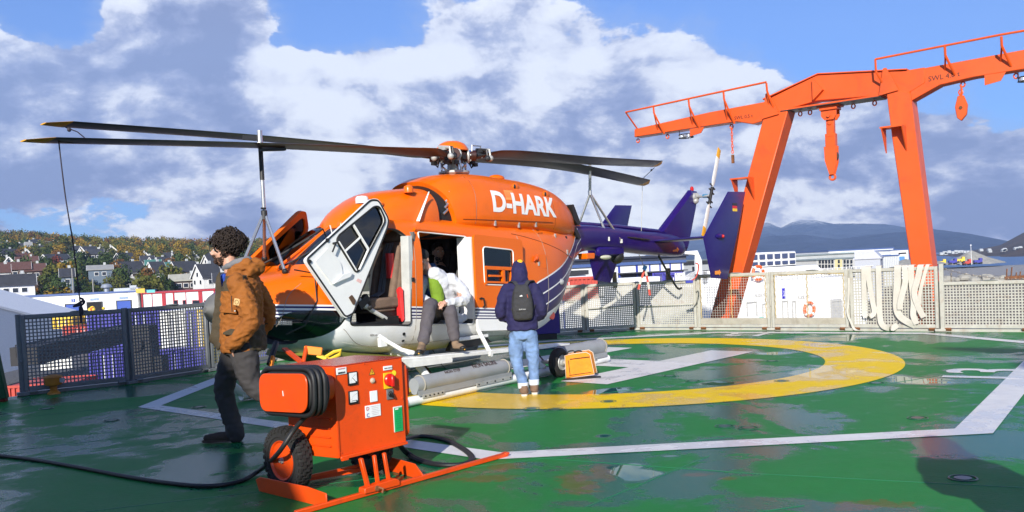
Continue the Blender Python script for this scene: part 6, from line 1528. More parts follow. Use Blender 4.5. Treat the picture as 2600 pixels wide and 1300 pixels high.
# tail boom
BOOM = [(2.75, 1.60, 2.18, .30, 1.92, 3, 3), (3.1, 1.70, 2.18, .25, 1.95, 3, 3), (3.6, 1.73, 2.17, .22, 1.95, 3, 3), (4.5, 1.70, 2.125, .20, 1.92, 3, 3), (5.5, 1.63, 2.07, .18, 1.86, 3, 3), (6.4, 1.58, 2.035, .165, 1.8, 3, 3), (7.0, 1.56, 1.96, .14, 1.75, 2.6, 2.6), (7.25, 1.59, 1.84, .09, 1.72, 2.3, 2.3), (7.38, 1.66, 1.74, .03, 1.70, 2, 2)]
build(loft(BOOM, 2.75, 7.38, .2, n=28), "tail_boom", M_navy, heli, 50)
mb = MB(); mb.tube([L(s, .0, z) for s, z in ((2.9, 2.20), (4.5, 2.155), (6.2, 2.07))], .055, 10, flat=.8); build(mb, "drive_shaft_cover", M_navy, heli)
mb = MB(); mb.prism([(-2.62, 2.12), (-2.5, 2.2), (-2.9, 2.22), (-3.08, 2.12)], ((0, 0, 0), (1, 0, 0), (0, 0, 1), (0, 1, 0)), -.2, .2); build(mb, "boom_fairing", M_orange, heli, bevel=.02)
# white swoosh edge on the boom root and orange cone below
def fin_blade(poly, thick, name, m, t0=0.0, mid=None):
    """tapered plate: outline at half thickness, centre ridge slightly thicker"""
    mb = MB(); c = Vector((sum(a for a, _ in poly), sum(b for _, b in poly))) / len(poly)
    inn = [tuple(Vector(q) * .86 + c * .14) for q in poly]
    rr = [[L(a, t0 + y, b) for a, b in P] for P, y in ((inn, -thick / 2), (poly, -thick * .18), (poly, thick * .18), (inn, thick / 2))]
    mb.rings(rr, smooth=False); return build(mb, name, m, heli, 20)
fin_blade([(6.15, 2.04), (7.72, 2.95), (8.04, 2.93), (7.92, 2.60), (7.40, 1.66), (6.9, 1.66)], .16, "tail_fin", M_navy)
mb = MB(); mb.lathe([(.035, 0), (.04, .03), (.035, .08), (0, .10)], L(7.86, 0, 2.94)); build(mb, "beacon", mat("beacon_red", (.45, .01, .01), .2), heli)
mb = MB(); rr = []
for t_, s0, s1, z in ((-1.22, 5.75, 6.25, 1.885), (-.15, 5.65, 6.45, 1.87), (.15, 5.65, 6.45, 1.87), (1.2, 5.80, 6.30, 1.89)):
    rr.append([L(lerp(s0, s1, .5 + .5 * math.cos(a)), t_, z + .035 * math.sin(a)) for a in [k * math.pi / 8 for k in range(16)]])
mb.rings(rr); build(mb, "horizontal_stabilizer", M_navy, heli, 60)
EP = [(6.92, 2.78), (7.78, 2.81), (7.25, 1.9), (6.68, 1.07), (5.96, 1.12), (5.68, 1.885)]
ep = fin_blade(EP, .07, "end_plate", M_navy, 1.2)
ep2 = fin_blade([(6.68, 2.70), (7.36, 2.71), (6.95, 1.9), (6.30, 1.08), (5.68, 1.16), (5.45, 1.89)], .07, "end_plate", M_navy, -1.2)
mb = MB(); mb.ball(L(6.35, 1.24, 1.90), .16, 14, 8, (1.3, .3, .35)); build(mb, "light_fairing", M_navy, ep)
mb = MB(); mb.ball(L(6.36, 1.29, 1.90), .035, 8, 6); build(mb, "navigation_light", mat("beacon_red", (.45, .01, .01)), ep)
def decal(px, py, w, h, m, t, parent, name, poly=None):
    c = px2h(px, py, t); mb = MB()
    poly = poly or [(-w / 2, -h / 2), (w / 2, -h / 2), (w / 2, h / 2), (-w / 2, h / 2)]
    mb.prism([(-a, b) for a, b in poly], ((c.x, t, c.z), (1, 0, 0), (0, 0, 1), (0, 1, 0)), 0, .003); return build(mb, name, m, parent)
for k, cm in enumerate((mat("flag_black", (.01, .01, .01), .4, var=0), mat("flag_red", (.65, .01, .01), .4, var=0), mat("flag_gold", (.85, .55, .01), .4, var=0))):
    c = px2h(1866, 526, 1.238); mb = MB(); mb.box((c.x, 1.238, c.z + .055 - k * .055), (.22, .004, .054)); build(mb, "flag_stripe", cm, ep)
arrow = [(-.14, -.035), (.06, -.035), (.06, -.055), (.14, 0), (.06, .055), (.06, .035), (-.14, .035)]
M_arrow = mat("arrow_orange", (.90, .28, .01), .4, var=0)
decal(1823, 692, 0, 0, M_arrow, 1.238, ep, "orange_arrow", arrow)
decal(1716, 634, 0, 0, M_arrow, .152, heli, "orange_arrow", arrow)
# tail rotor
tc = L(7.68, .50, 2.79)
trt = bpy.data.objects.new("tail_rotor", None); COL.objects.link(trt); trt.parent = heli
mb = MB(); mb.tube([L(7.80, .04, 2.80), L(7.80, .14, 2.80), L(7.78, .16, 2.80)], [.09, .085, .05], 12); mb.tube([L(7.78, .15, 2.80), L(7.69, .48, 2.79)], .028, 10); mb.ball(L(7.80, .10, 2.72), .07, 10, 7); build(mb, "gearbox", M_alu, trt)
mb = MB(); mb.tube([L(7.75, .3, 2.80), L(7.72, .42, 2.79)], .04, 8); build(mb, "pitch_slider", mat("slider_blue", (.05, .20, .35), .4), trt)
bd = (L(8.27, .5, 3.80) - L(7.24, .5, 1.90)).normalized(); pd = Vector((0, 1, 0)).cross(bd)
mb = MB(); mb.tube([tc - bd * .2, tc + bd * .2], .035, 8); 
for k in (-.22, -.1, .1, .22): mb.bar(tc + bd * k - pd * .11, tc + bd * k + pd * .11, .02, .02); mb.ball(tc + bd * k - pd * .11, .02, 6, 5); mb.ball(tc + bd * k + pd * .11, .02, 6, 5)
build(mb, "rotor_hub", M_seal, trt)
M_bw = mat("blade_white", (.78, .78, .74), .35)
for sg, ln in ((1, 1.14), (-1, .98)):
    def brings(a, b):
        return [[tc + bd * (sg * q) + pd * (w_ * math.cos(x)) + Vector((0, 1, 0)) * (.012 * math.sin(x)) + pd * .0 for x in [k * math.pi / 5 for k in range(10)]] for q, w_ in ((a, .03 if a < .3 else .085), (max(a, .35), .085), (b, .085))]
    b1 = build(MB().rings(brings(.2, ln - .22)), "blade", M_bw, trt, 60); build(MB().rings(brings(ln - .22, ln)), "blade_tip", M_tipo, b1, 60)

# main rotor
mb = MB(); mb.lathe([(.20, 0), (.22, .02), (.22, .045), (.15, .06), (.07, .065), (.07, .25)], L(.0, 0, 2.855), n=24); build(mb, "swashplate", M_alu, heli)
mb = MB()
for a in (.3, 1.9, 3.5, 5.1): mb.tube([L(.20 * math.cos(a), .20 * math.sin(a), 2.90), L(.17 * math.cos(a + .15), .20 * math.sin(a + .15), 3.02), L(.16 * math.cos(a + .2), .2 * math.sin(a + .2), 3.10)], [.012, .02, .014], 7)
for a in (1.1, 4.2): mb.tube([L(.10 * math.cos(a), .10 * math.sin(a), 2.92), L(.17 * math.cos(a), .17 * math.sin(a), 2.99), L(.09 * math.cos(a), .09 * math.sin(a), 3.05)], .018, 6)
build(mb, "pitch_link", M_steel, heli)
mb = MB(); mb.lathe([(.06, -.12), (.13, -.10), (.20, -.04), (.21, .03), (.15, .07), (.05, .09)], L(-.01, 0, 3.12), n=20)
for a in range(4):
    q = Matrix.Rotation(R(45 + 90 * a), 3, 'Z'); mb.cyl(L(-.01, 0, 3.12), Vector((.01, 0, 3.12)) + q @ Vector((.33, 0, -.0)), .085, .075, 14)
build(mb, "rotor_hub", M_hub, heli)
mb = MB(); mb.lathe([(.235, 0), (.235, .012), (.22, .05), (.18, .10), (.11, .135), (0, .15)], L(-.02, 0, 3.185), n=32); build(mb, "rotor_cap", M_orange, heli)
mb = MB()
for a in range(4):
    q = Matrix.Rotation(R(45 + 90 * a), 3, 'Z')
    mb.lathe([(.105, 0), (.11, .02), (.10, .03)], Vector((.01, 0, 3.12)) + q @ Vector((.20, 0, 0)), q @ Vector((1, 0, 0)), 16)
    for b_ in range(6): mb.ball(Vector((.01, 0, 3.12)) + q @ Vector((.245, .08 * math.cos(b_ * 1.05), .08 * math.sin(b_ * 1.05))), .013, 6, 5)
build(mb, "hub_flange", M_alu, heli)
mb = MB()
for a in range(7):
    x, y, z = [(.28, .13, 3.05), (-.30, .10, 3.05), (.36, -.05, 3.0), (-.42, .05, 3.02), (.05, .22, 3.08), (-.2, .2, 3.13), (.2, .2, 3.0)][a]; mb.box((x, y, z), (.07, .06, .05)); mb.tube([(x, y, z), (x * .8, y, z - .05), (x * .7, y * .7, z + .06)], .012, 5)
build(mb, "hub_fittings", M_seal, heli)
mb = MB(); mb.box(L(.16, .2, 3.17), (.10, .03, .04)); build(mb, "blue_clamp", mat("clamp_blue", (.02, .15, .55), .4), heli)
mb = MB(); mb.tube([L(.15, .22, 3.16), L(.16, .22, 3.26), L(.38, .2, 3.27), L(.40, .2, 3.10)], .012, 6); build(mb, "fold_handle", M_steel, heli)
BL = [((-.30, .17, 3.12), (-1.25, .20, 3.075), (-3.42, .12, 2.985), (-5.90, .05, 2.845)), ((-.30, -.17, 3.13), (-.95, -.20, 3.135), (-3.10, -.25, 3.135), (-5.52, -.35, 3.085)),
      ((.30, .17, 3.13), (1.10, .26, 3.19), (3.05, .35, 3.225), (5.58, .45, 3.315)), ((.30, -.14, 3.12), (1.10, -.12, 3.165), (3.15, -.0, 3.15), (5.72, .10, 2.985))]
TW = [(R(30), R(16), R(3), R(2)), (R(20), R(10), R(3), R(2)), (R(16), R(18), R(19), R(17)), (R(14), R(16), R(17), R(15))]
for bi, (path, tw) in enumerate(zip(BL, TW)):
    P = rline([L(*q) for q in path], 8); tws = [interp([(0, tw[0]), (.2, tw[1]), (.6, tw[2]), (1, tw[3])], k / (len(P) - 1))[0] for k in range(len(P))]
    def sec(k, w_, th, sh=0.0):
        tn = (P[min(k + 1, len(P) - 1)] - P[max(k - 1, 0)]).normalized(); sd_ = Vector((0, 0, 1)).cross(tn).normalized()
        if sd_.y < 0: sd_ = -sd_
        up = tn.cross(sd_); up = up if up.z > 0 else -up
        q = Matrix.Rotation(tws[k], 3, P[-1] - P[0]) if False else None
        cdir = sd_ * math.cos(tws[k]) + up * math.sin(tws[k]); ndir = up * math.cos(tws[k]) - sd_ * math.sin(tws[k])
        out = []
        for a in range(12):
            x = math.cos(a * math.pi / 6); y = math.sin(a * math.pi / 6); out.append(P[k] + cdir * (x * w_ / 2 + sh) + ndir * (y * th / 2 * (1 - .35 * x)))
        return out
    n = len(P); rr = []
    for k in range(n - 1):
        f_ = k / (n - 1); w_ = interp([(0, .09), (.06, .10), (.12, .16), (.2, .30), (1, .30)], f_)[0]; th = interp([(0, .09), (.08, .08), (.2, .04), (1, .028)], f_)[0]; rr.append(sec(k, w_, th))
    o = build(MB().rings(rr), "rotor_blade", M_blade, heli, 60)
    tipP = [sec(n - 2, .30, .028), sec(n - 1, .13, .012, -.06)]
    mid = [[a.lerp(b, .55) for a, b in zip(*tipP)]]
    # yellow tip: outer 3 % of the blade
    build(MB().rings([tipP[0]] + mid + [tipP[1]]), "blade_tip", M_tipo, o, 60)
    for fr_, dz in ((.075, 0), (.06, -.02)):
        k = int(fr_ * (n - 1)) + 1; c = P[1].lerp(P[3], .5 if dz == 0 else .1)
        sgn = 1
        mb = MB(); mb.tube([c + Vector((0, -.05, .09)), c + Vector((0, .14, .06))], .022, 8); mb.tube([c + Vector((0, .14, .07)), c + Vector((0, .15, -.03))], .014, 6); mb.ball(c + Vector((0, .15, -.06)), .045, 10, 8); mb.box(c + Vector((0, .02, .06)), (.05, .12, .05))
        build(mb, "pendulum_absorber", M_alu if dz == 0 else M_dark, o)
    if bi >= 2:
        mb = MB(); 
        for k in range(int(n * .68), int(n * .95)): mb.box(P[k] + Vector((0, -.13, .03)), (.12, .02, .015))
        build(mb, "trim_tab", M_seal, o)

# landing gear
M_sk = mat("skid_white", (.78, .78, .75), .4, dirt=.25, dirtcol=(.3, .25, .15))
for sg in (1, -1):
    mb = MB(); mb.tube(rline([L(-3.0, sg * 1.25, .22), L(-2.88, sg * 1.25, .12), L(-2.72, sg * 1.25, .070), L(-2.5, sg * 1.25, .062), L(1.9, sg * 1.25, .062)], 4), .055, 12); sk = build(mb, "skid", M_sk, heli)
    for s0, s1 in ((-2.32, -1.95), (-1.35, -.62), (.8, 1.5)):
        mb = MB(); mb.bar(L(s0, sg * 1.312, .10), L(s1, sg * 1.312, .10), .012, .045); build(mb, "wear_strip", M_alu, sk)
        for k in range(5): s = lerp(s0 + .04, s1 - .04, k / 4); mb = MB(); mb.cyl(L(s, sg * 1.315, .10), L(s, sg * 1.325, .10), .010, n=6); build(mb, "bolt", M_seal, sk)
    mb = MB(); mb.tube([L(-2.58, sg * 1.25, .062), L(-2.55, sg * 1.25, .062)], .062, 12); build(mb, "clamp", M_sill, sk)
    for s0, s1, r_, z_ in ((-2.38, -.62, .092, .235), (.55, 1.80, .105, .26)):
        rr = []; mb = MB(); N = 16
        for k in range(N + 1):
            s = lerp(s0, s1, k / N); e = min(1, min(k, N - k) / 1.0); q = r_ * (.82 + .18 * e) * (1 + .03 * math.sin(k * 1.3))
            rr.append([L(s, sg * 1.24 + sg * q * math.cos(a), z_ + q * 1.05 * math.sin(a) - (.03 if math.sin(a) < -.7 else 0)) for a in [j * math.pi / 9 for j in range(18)]])
        mb.rings(rr); fl = build(mb, "float_bag", M_floatg, sk, 50)
        for s in (s0 + .09, s1 - .07):
            q = r_ * 1.04; build(MB().tube([L(s, sg * 1.24 + q * math.cos(a), z_ + q * 1.05 * math.sin(a)) for a in [j * math.pi / 10 for j in range(20)]], .007, 5, closed=True), "float_strap", M_sill, fl)
        mb = MB(); mb.prism([(-s0 + .0, .11), (-s0 - .12, .10), (-s1, .10), (-s1, .17), (-s0, .17)], ((0, 0, 0), (1, 0, 0), (0, 0, 1), (0, 1, 0)), sg * 1.306, sg * 1.314); build(mb, "lacing_flap", M_floatg, fl)
        if sg == 1 and s0 < 0:
            c = L(-1.38, 1.24 + .066, .235 + .072)
            put_text("float_text", "NON SALIRE", .085, fmat(c, (-1, 0, 0), (0, -.70, .71), (0, .71, .70)), M_txt, fl, .0015, 'LEFT')
            put_text("float_text", "NON STEP", .06, fmat(L(-1.90, 1.306, .307), (-1, 0, 0), (0, -.70, .71), (0, .71, .70)), M_txt, fl, .0015, 'LEFT')
for s in (-2.0, .20):
    mb = MB(); mb.tube(rline([L(s, 1.25, .11), L(s, 1.10, .28), L(s, .85, .50), L(s, .55, .56), L(s, -.55, .56), L(s, -.85, .50), L(s, -1.10, .28), L(s, -1.25, .11)], 4), .048, 10); ct = build(mb, "cross_tube", M_sk, heli)
    mb = MB(); mb.bar(L(s + .055, 1.20, .18), L(s + .055, .90, .47), .03, .10, (1, 0, 0)); build(mb, "anti_slip_strip", M_seal, ct)
# footstep with struts
zs = lambda s: .445 - .048 * (s + .4)
mb = MB(); mb.prism([(2.95, zs(-2.95)), (-1.02, zs(1.02)), (-1.02, zs(1.02) - .035), (-.2, zs(.2) - .05), (2.0, zs(-2.0) - .05), (2.95, zs(-2.95) - .03)], ((0, 0, 0), (1, 0, 0), (0, 0, 1), (0, 1, 0)), .93, 1.16); fs_ = build(mb, "footstep", M_sk, heli, bevel=.006)
mb = MB(); mb.prism(rounded([(2.45, zs(-2.45) - .04), (1.60, zs(-1.6) - .04), (1.60, zs(-1.6) - .10), (2.35, zs(-2.35) - .11)], .02), ((0, 0, 0), (1, 0, 0), (0, 0, 1), (0, 1, 0)), 1.145, 1.165); build(mb, "step_bracket", M_sk, fs_)
for s in (-.85,):
    mb = MB(); mb.bar(L(s + .18, .83, .72), L(s, 1.15, zs(s) - .02), .05, .02); mb.cyl(L(s, 1.14, zs(s) - .05), L(s, 1.18, zs(s) - .05), .03, n=10); build(mb, "step_strut", M_sk, fs_)
mb = MB(); mb.box(L(-.75, .80, .62), (.60, .06, .045)); 
for k in (-.25, .2): mb.cyl(L(-.75 + k, .82, .62), L(-.75 + k, .84, .62), .016, n=8)
build(mb, "hull_bracket", M_sk, heli, bevel=.005)
mb = MB(); mb.prism([(1.05, .60), (.45, .60), (.35, .52), (1.15, .48)], ((0, 0, 0), (1, 0, 0), (0, 0, 1), (0, 1, 0)), .66, .80); build(mb, "step_recess", M_seal, heli)
mb = MB(); mb.tube([L(-2.45, .80, .80), L(-2.35, .84, .72), L(-2.25, .95, .62), L(-2.1, 1.0, .57)], .025, 7); mb.box(L(-2.40, .80, .72), (.10, .05, .10)); build(mb, "jack_fitting", M_sk, heli)
# ground handling wheel
for s, t_ in ((.20, 1.50),):
    wl = bpy.data.objects.new("ground_wheel", None); COL.objects.link(wl); wl.parent = heli
    mb = MB(); mb.lathe([(.10, -.055), (.15, -.065), (.185, -.045), (.198, 0), (.185, .045), (.15, .065), (.10, .055), (.10, -.055)], L(s, t_, .198), (0, 1, 0), 40, False); ty = build(mb, "tyre", mat("tyre_black", (.018, .017, .016), .75, var=.2), wl)
    mb = MB()
    for q in (-.02, 0, .02): mb.tube([L(s, t_ + q, .198) + Vector((.197 * math.cos(a), 0, .197 * math.sin(a))) for a in [k * math.pi / 18 for k in range(36)]], .003, 4, closed=True)
    build(mb, "tread_rib", mat("tyre_rib", (.010, .010, .010), .8), ty)
    mb = MB(); mb.lathe([(.105, 0), (.10, .012), (.085, -.012), (.05, -.02), (.045, .02), (.03, .03), (0, .03)], L(s, t_ + .055, .198), (0, 1, 0), 28); build(mb, "rim", M_alu, wl)
    mb = MB(); mb.lathe([(.025, 0), (.025, .02), (.018, .03), (0, .03)], L(s, t_ + .08, .198), (0, 1, 0), 12); build(mb, "hub_nut", M_sill, wl)
    mb = MB(); mb.cyl(L(s, 1.2, .198), L(s, t_, .198), .025); build(mb, "axle", M_alu, wl)
# belly items, tail skid, camera ball
mb = MB(); mb.tube(rline([L(6.2, 0, 1.58), L(6.5, 0, 1.30), L(6.95, 0, .92), L(7.15, 0, .90)], 5), .022, 8); build(mb, "tail_skid", M_seal, heli)
mb = MB(); mb.ball(L(4.35, .10, 1.60), .13, 16, 10); build(mb, "camera_ball", M_seal, heli)
mb = MB(); mb.box(L(4.0, .16, 1.70), (.9, .10, .16)); build(mb, "side_box", M_navy, heli, bevel=.03)
mb = MB(); mb.ball(L(3.75, .22, 1.60), .10, 12, 8, (1.8, .5, .4)); build(mb, "landing_light", mat("cream_lens", (.55, .55, .42), .3), heli)
mb = MB(); mb.prism(rounded([(-3.02, 1.68), (-3.30, 1.68), (-3.28, 1.58), (-3.04, 1.58)], .02), ((0, 0, 0), (1, 0, 0), (0, 0, 1), (0, 1, 0)), .10, .28); build(mb, "orange_float_pack", M_orange, heli, bevel=.015)
mb = MB(); 
for q in ((4.9, .19, 1.93), (5.2, .18, 1.91)): mb.tube([L(q[0] - .3, .2, q[2] + .02), L(q[0], .215, q[2]), L(q[0] + .25, .2, q[2] - .01)], .014, 6); mb.ball(L(*q), .025, 6, 5)
build(mb, "boom_fittings", M_seal, heli)
mb = MB(); mb.ball(L(1.55, side_y(BODY, 1.55, 1.25) + .0, 1.25), .05, 10, 8); build(mb, "white_cap", M_floatg, heli)
mb = MB(); y = side_y(BODY, 1.28, .76); mb.cyl(L(1.28, y - .02, .76), L(1.28, y + .012, .76), .062, n=18); build(mb, "red_cover_disc", mat("cover_red", (.30, .05, .04), .6), heli)
y = side_y(BODY, .78, 1.62); mb = MB(); mb.tube([L(.72, y + .02, 1.58), L(.78, y + .03, 1.66), L(.84, y + .02, 1.58)], .015, 6); mb.ball(L(.78, y + .02, 1.62), .035, 8, 6); build(mb, "shackle", M_or, heli)
mb = MB(); mb.box(L(.95, side_y(BODY, .95, 1.55) + .001, 1.57), (.2, .006, .2)); build(mb, "access_panel", M_orange, heli)

# ---------------------------------------------------------------- rotor support poles and cords (loose gear)
def W_(s, t, z): return W(s, t, z)
sp1 = empty("rotor_support_pole", W(-3.33, .02, 1.60), 0, "tall steel rotor blade support pole standing on the helicopter nose", "support pole", "rotor blade support poles")
def rel(o, P): return Vector(P) - Vector(o.location)
mb = MB(); mb.tube([rel(sp1, W(-3.34, 0, 2.20)), rel(sp1, W(-3.34, 0, 2.95))], .022, 10); build(mb, "lower_tube", M_steel, sp1)
mb = MB(); mb.tube([rel(sp1, W(-3.34, 0, 2.62)), rel(sp1, W(-3.34, 0, 2.97))], .026, 10); build(mb, "black_sleeve", M_dark, sp1)
mb = MB(); mb.tube([rel(sp1, W(-3.34, 0, 2.97)), rel(sp1, W(-3.34, 0, 3.17))], .030, 10); build(mb, "head", M_steel, sp1)
for q in (W(-3.30, .25, 1.585), W(-3.64, -.12, 1.58), W(-3.10, -.35, 1.75)):
    mb = MB(); mb.tube([rel(sp1, W(-3.34, 0, 2.26)), rel(sp1, q)], .019, 8); lg = build(mb, "leg", M_steel, sp1); mb = MB(); mb.ball(rel(sp1, q), .035, 8, 6); build(mb, "foot", M_seal, lg)
mb = MB(); mb.cyl(rel(sp1, W(-3.34, 0, 2.18)), rel(sp1, W(-3.34, 0, 2.28)), .035, n=10); mb.bar(rel(sp1, W(-3.40, .03, 2.30)), rel(sp1, W(-3.34, .03, 2.30)), .02, .02); build(mb, "clamp", M_dark, sp1)
build(MB().bar(rel(sp1, W(-3.50, -.1, 3.09)), rel(sp1, W(-3.3, 0, 3.09)), .03, .05), "blade_rest", M_dark, sp1); build(MB().bar(rel(sp1, W(-3.40, .08, 2.94)), rel(sp1, W(-3.10, .12, 2.965)), .06, .03), "blade_rest", M_dark, sp1)
sp2 = empty("rotor_support_pole", W(3.66, 0, 2.17), 0, "steel rotor blade support tripod standing on the tail boom", "support pole", "rotor blade support poles")
mb = MB(); mb.tube([rel(sp2, W(3.68, 0, 2.76)), rel(sp2, W(3.64, 0.05, 3.24))], .026, 10); build(mb, "lower_tube", M_steel, sp2)
mb = MB(); mb.cyl(rel(sp2, W(3.68, 0, 2.70)), rel(sp2, W(3.68, 0, 2.78)), .035, n=10); mb.bar(rel(sp2, W(3.5, .15, 3.22)), rel(sp2, W(3.95, .2, 3.24)), .1, .025); build(mb, "clamp", M_steel, sp2)
for q in (W(3.55, -.20, 2.15), W(3.90, .20, 1.92), W(4.35, .20, 1.88)):
    mb = MB(); mb.tube([rel(sp2, W(3.68, 0, 2.73)), rel(sp2, q)], .021, 8); lg = build(mb, "leg", M_steel, sp2); mb = MB(); mb.box(rel(sp2, q), (.05, .05, .07)); build(mb, "foot", M_alu, lg)
M_cord = mat("cord_dark", (.02, .015, .03), .7)
ctop = W(-5.62, .06, 2.85)
kn = at(203, 765, ctop.y); 
cord = empty("rigging_line", ctop, 0, "dark cord with a knotted end hanging from the lower front rotor blade", "cord")
mb = MB(); mb.tube(rline([(0, 0, 0), (kn - ctop) * .33 + Vector((-.006, 0, 0)), (kn - ctop) * .66 + Vector((.008, 0, 0)), kn - ctop], 6), .0065, 6); build(mb, "cord", M_cord, cord)
mb = MB(); K0 = kn - ctop
mb.tube(rline([K0 + Vector((0, 0, .03)), K0 + Vector((.03, 0, .01)), K0 + Vector((-.035, 0, -.03)), K0 + Vector((-.06, 0, -.045)), K0 + Vector((.02, 0, -.03)), K0 + Vector((.035, .01, .0)), K0 + Vector((0, 0, -.02)), K0 + Vector((.02, 0, -.09)), K0 + Vector((0, 0, -.13)), K0 + Vector((-.005, 0, -.05)), K0 + Vector((0, 0, -.2))], 4), .010, 6); build(mb, "knot", M_cord, cord)
mb = MB(); mb.tube([Vector((0, 0, 0)), W(-5.45, .02, 2.86) - ctop, W(-5.25, .12, 2.89) - ctop, W(-5.2, .0, 2.91) - ctop], .010, 6); build(mb, "blade_loop", M_dark, cord)
a_ = W(-5.33, -.36, 3.06); o = empty("blade_tie", a_, 0, "short cord tying the two front rotor blade tips together", "cord"); mb = MB(); mb.tube([(0, 0, 0), (W(-5.33, -.15, 2.99) - a_), (W(-5.35, .03, 2.90) - a_)], .006, 5); mb.ball(W(-5.33, -.3, 3.03) - a_, .022, 6, 5); build(mb, "cord", M_cord, o)
a_ = W(5.35, .42, 3.24); o = empty("blade_tie", a_, 0, "short cord tying the two rear rotor blade tips together", "cord"); mb = MB(); mb.tube([(0, 0, 0), (W(5.38, .12, 3.04) - a_)], .006, 5); mb.ball(W(5.36, .35, 3.2) - a_, .02, 6, 5); build(mb, "cord", M_cord, o)
a_ = W(5.45, .10, 3.0); o = empty("pale_line", a_, 0, "pale thin line hanging from the lower rear rotor blade tip", "cord"); build(MB().tube([(0, 0, 0), Vector(at(1628, 612, a_.y)) - a_], .005, 5), "line", M_wire, o)
# ribbon and red wire
a_ = at(1637, 680, 17.6); rb = empty("warning_ribbon", a_, 0, "red and white warning ribbon with a blue knot hanging below the tail boom", "ribbon")
for (p0, p1, mm) in (((1622, 645), (1637, 682), M_wire), ((1637, 682), (1630, 705), M_cr2), ((1630, 705), (1624, 722), M_wire), ((1624, 722), (1621, 735), M_cr2), ((1638, 684), (1642, 700), M_wire), ((1642, 700), (1645, 716), M_cr2), ((1645, 716), (1648, 735), M_wire), ((1648, 735), (1650, 750), M_cr2)):
    A_ = at(*p0, 17.6) - a_; B_ = at(*p1, 17.6) - a_; build(MB().bar(A_, B_, .012 if p0[1] == 645 else .045, .006, (0, 1, 0)), "ribbon_piece", mm, rb)
build(MB().box((0, -.01, 0), (.08, .03, .09), Matrix.Rotation(.4, 3, 'Y')), "blue_knot", mat("knot_blue", (.08, .3, .7), .6), rb)
a_ = at(1750, 715, 17.2); rb = empty("red_wire", a_, 0, "red wire with a blue plug looping up from the fence beside the tail skid", "wire")
build(MB().tube(rline([Vector((0, 0, 0)), at(1765, 706, 17.2) - a_, at(1772, 690, 17.2) - a_, at(1773, 672, 17.2) - a_, at(1766, 668, 17.2) - a_], 5), .014, 6), "wire", M_cr2, rb)
build(MB().box((0, 0, 0), (.14, .05, .05)), "plug", mat("plug_blue", (.02, .03, .3), .5), rb)
# ---------------------------------------------------------------- people
def skin_mat(name, c):
    m = mat(name, c, .5, var=.12, vscale=18, bump=.15, bscale=250); m.node_tree.nodes['Principled BSDF'].inputs['Subsurface Weight'].default_value = .0; return m
M_skin = skin_mat("skin", (.55, .30, .21)); M_skin2 = skin_mat("skin_tan", (.42, .24, .17))
def cloth(name, c, bump=.5, scale=140, rough=.85, var=.14): return mat(name, c, rough, var=var, vscale=7, bump=bump, bscale=scale)
def seg(mb, pts, rad, flat=1.0, n=14):
    pts = [Vector(p) for p in pts]; P = rline(pts, 3) if len(pts) > 2 else pts
    r = [interp([(i / (len(rad) - 1), q) for i, q in enumerate(rad)], k / (len(P) - 1))[0] for k in range(len(P))]
    mb.tube(P, r, n, True, flat); mb.ball(P[0], r[0] * .99, n, 8); mb.ball(P[-1], r[-1] * .99, n, 8); return mb
def torso(mb, rows, n=22, power=2.4):
    """rows: (centre x, centre y, z, half x, half y)"""
    rr = []
    T = [(i,) + tuple(r_) for i, r_ in enumerate(rows)]
    for k in range((len(rows) - 1) * 4 + 1):
        cx, cy, z, hx, hy = cat_tab(T, k / 4)
        rr.append([Vector((cx + math.copysign(abs(math.cos(a)) ** (2 / power), math.cos(a)) * hx, cy + math.copysign(abs(math.sin(a)) ** (2 / power), math.sin(a)) * hy, z)) for a in [2 * math.pi * j / n for j in range(n)]])
    return mb.rings(rr)
def wrinkle(me, amp, scale, stretch=(1, 1, 1), seed=0.0, M=None):
    me.calc_loop_triangles() if hasattr(me, 'calc_loop_triangles') else None
    nr = [v_.normal.copy() for v_ in me.vertices]
    for v_, n_ in zip(me.vertices, nr):
        p = v_.co if M is None else M @ v_.co
        q = Vector((p.x * scale * stretch[0], p.y * scale * stretch[1], p.z * scale * stretch[2] + seed))
        e = noise.ridged_multi_fractal(q, 1.0, 2.1, 3, 1.0, 2.0) if False else (1 - abs(noise.noise(q)) * 2.2) * .6 + .4 * noise.noise(q * 2.3)
        v_.co += n_ * (amp * (e - .35))
    for p in me.polygons: p.use_smooth = True
def head_mb(T, detail=True):
    mb = MB(); 
    def B(c, r): mb.ball(Vector(c), 1.0, 16, 12, r)
    B((.012, 0, .03), (.098, .077, .098)); B((-.035, 0, -.015), (.060, .060, .088)); B((-.042, 0, -.078), (.050, .048, .040)); B((-.070, 0, -.098), (.026, .026, .020))
    mb.tube([Vector((-.088, 0, .028)), Vector((-.112, 0, .0)), Vector((-.122, 0, -.018))], [.010, .013, .015], 10); B((-.112, 0, -.022), (.016, .018, .010))
    B((-.083, 0, .037), (.016, .048, .010)); B((-.094, 0, -.050), (.012, .026, .007)); B((-.091, 0, -.064), (.013, .022, .007))
    for s in (-1, 1): B((.012, s * .077, -.002), (.020, .010, .031)); B((-.062, s * .040, -.015), (.028, .022, .026))
    mb.tube([Vector((.02, 0, -.06)), Vector((.035, 0, -.19))], [.058, .062], 14)
    mb.v = [tuple(T @ Vector(q)) for q in mb.v]; return mb
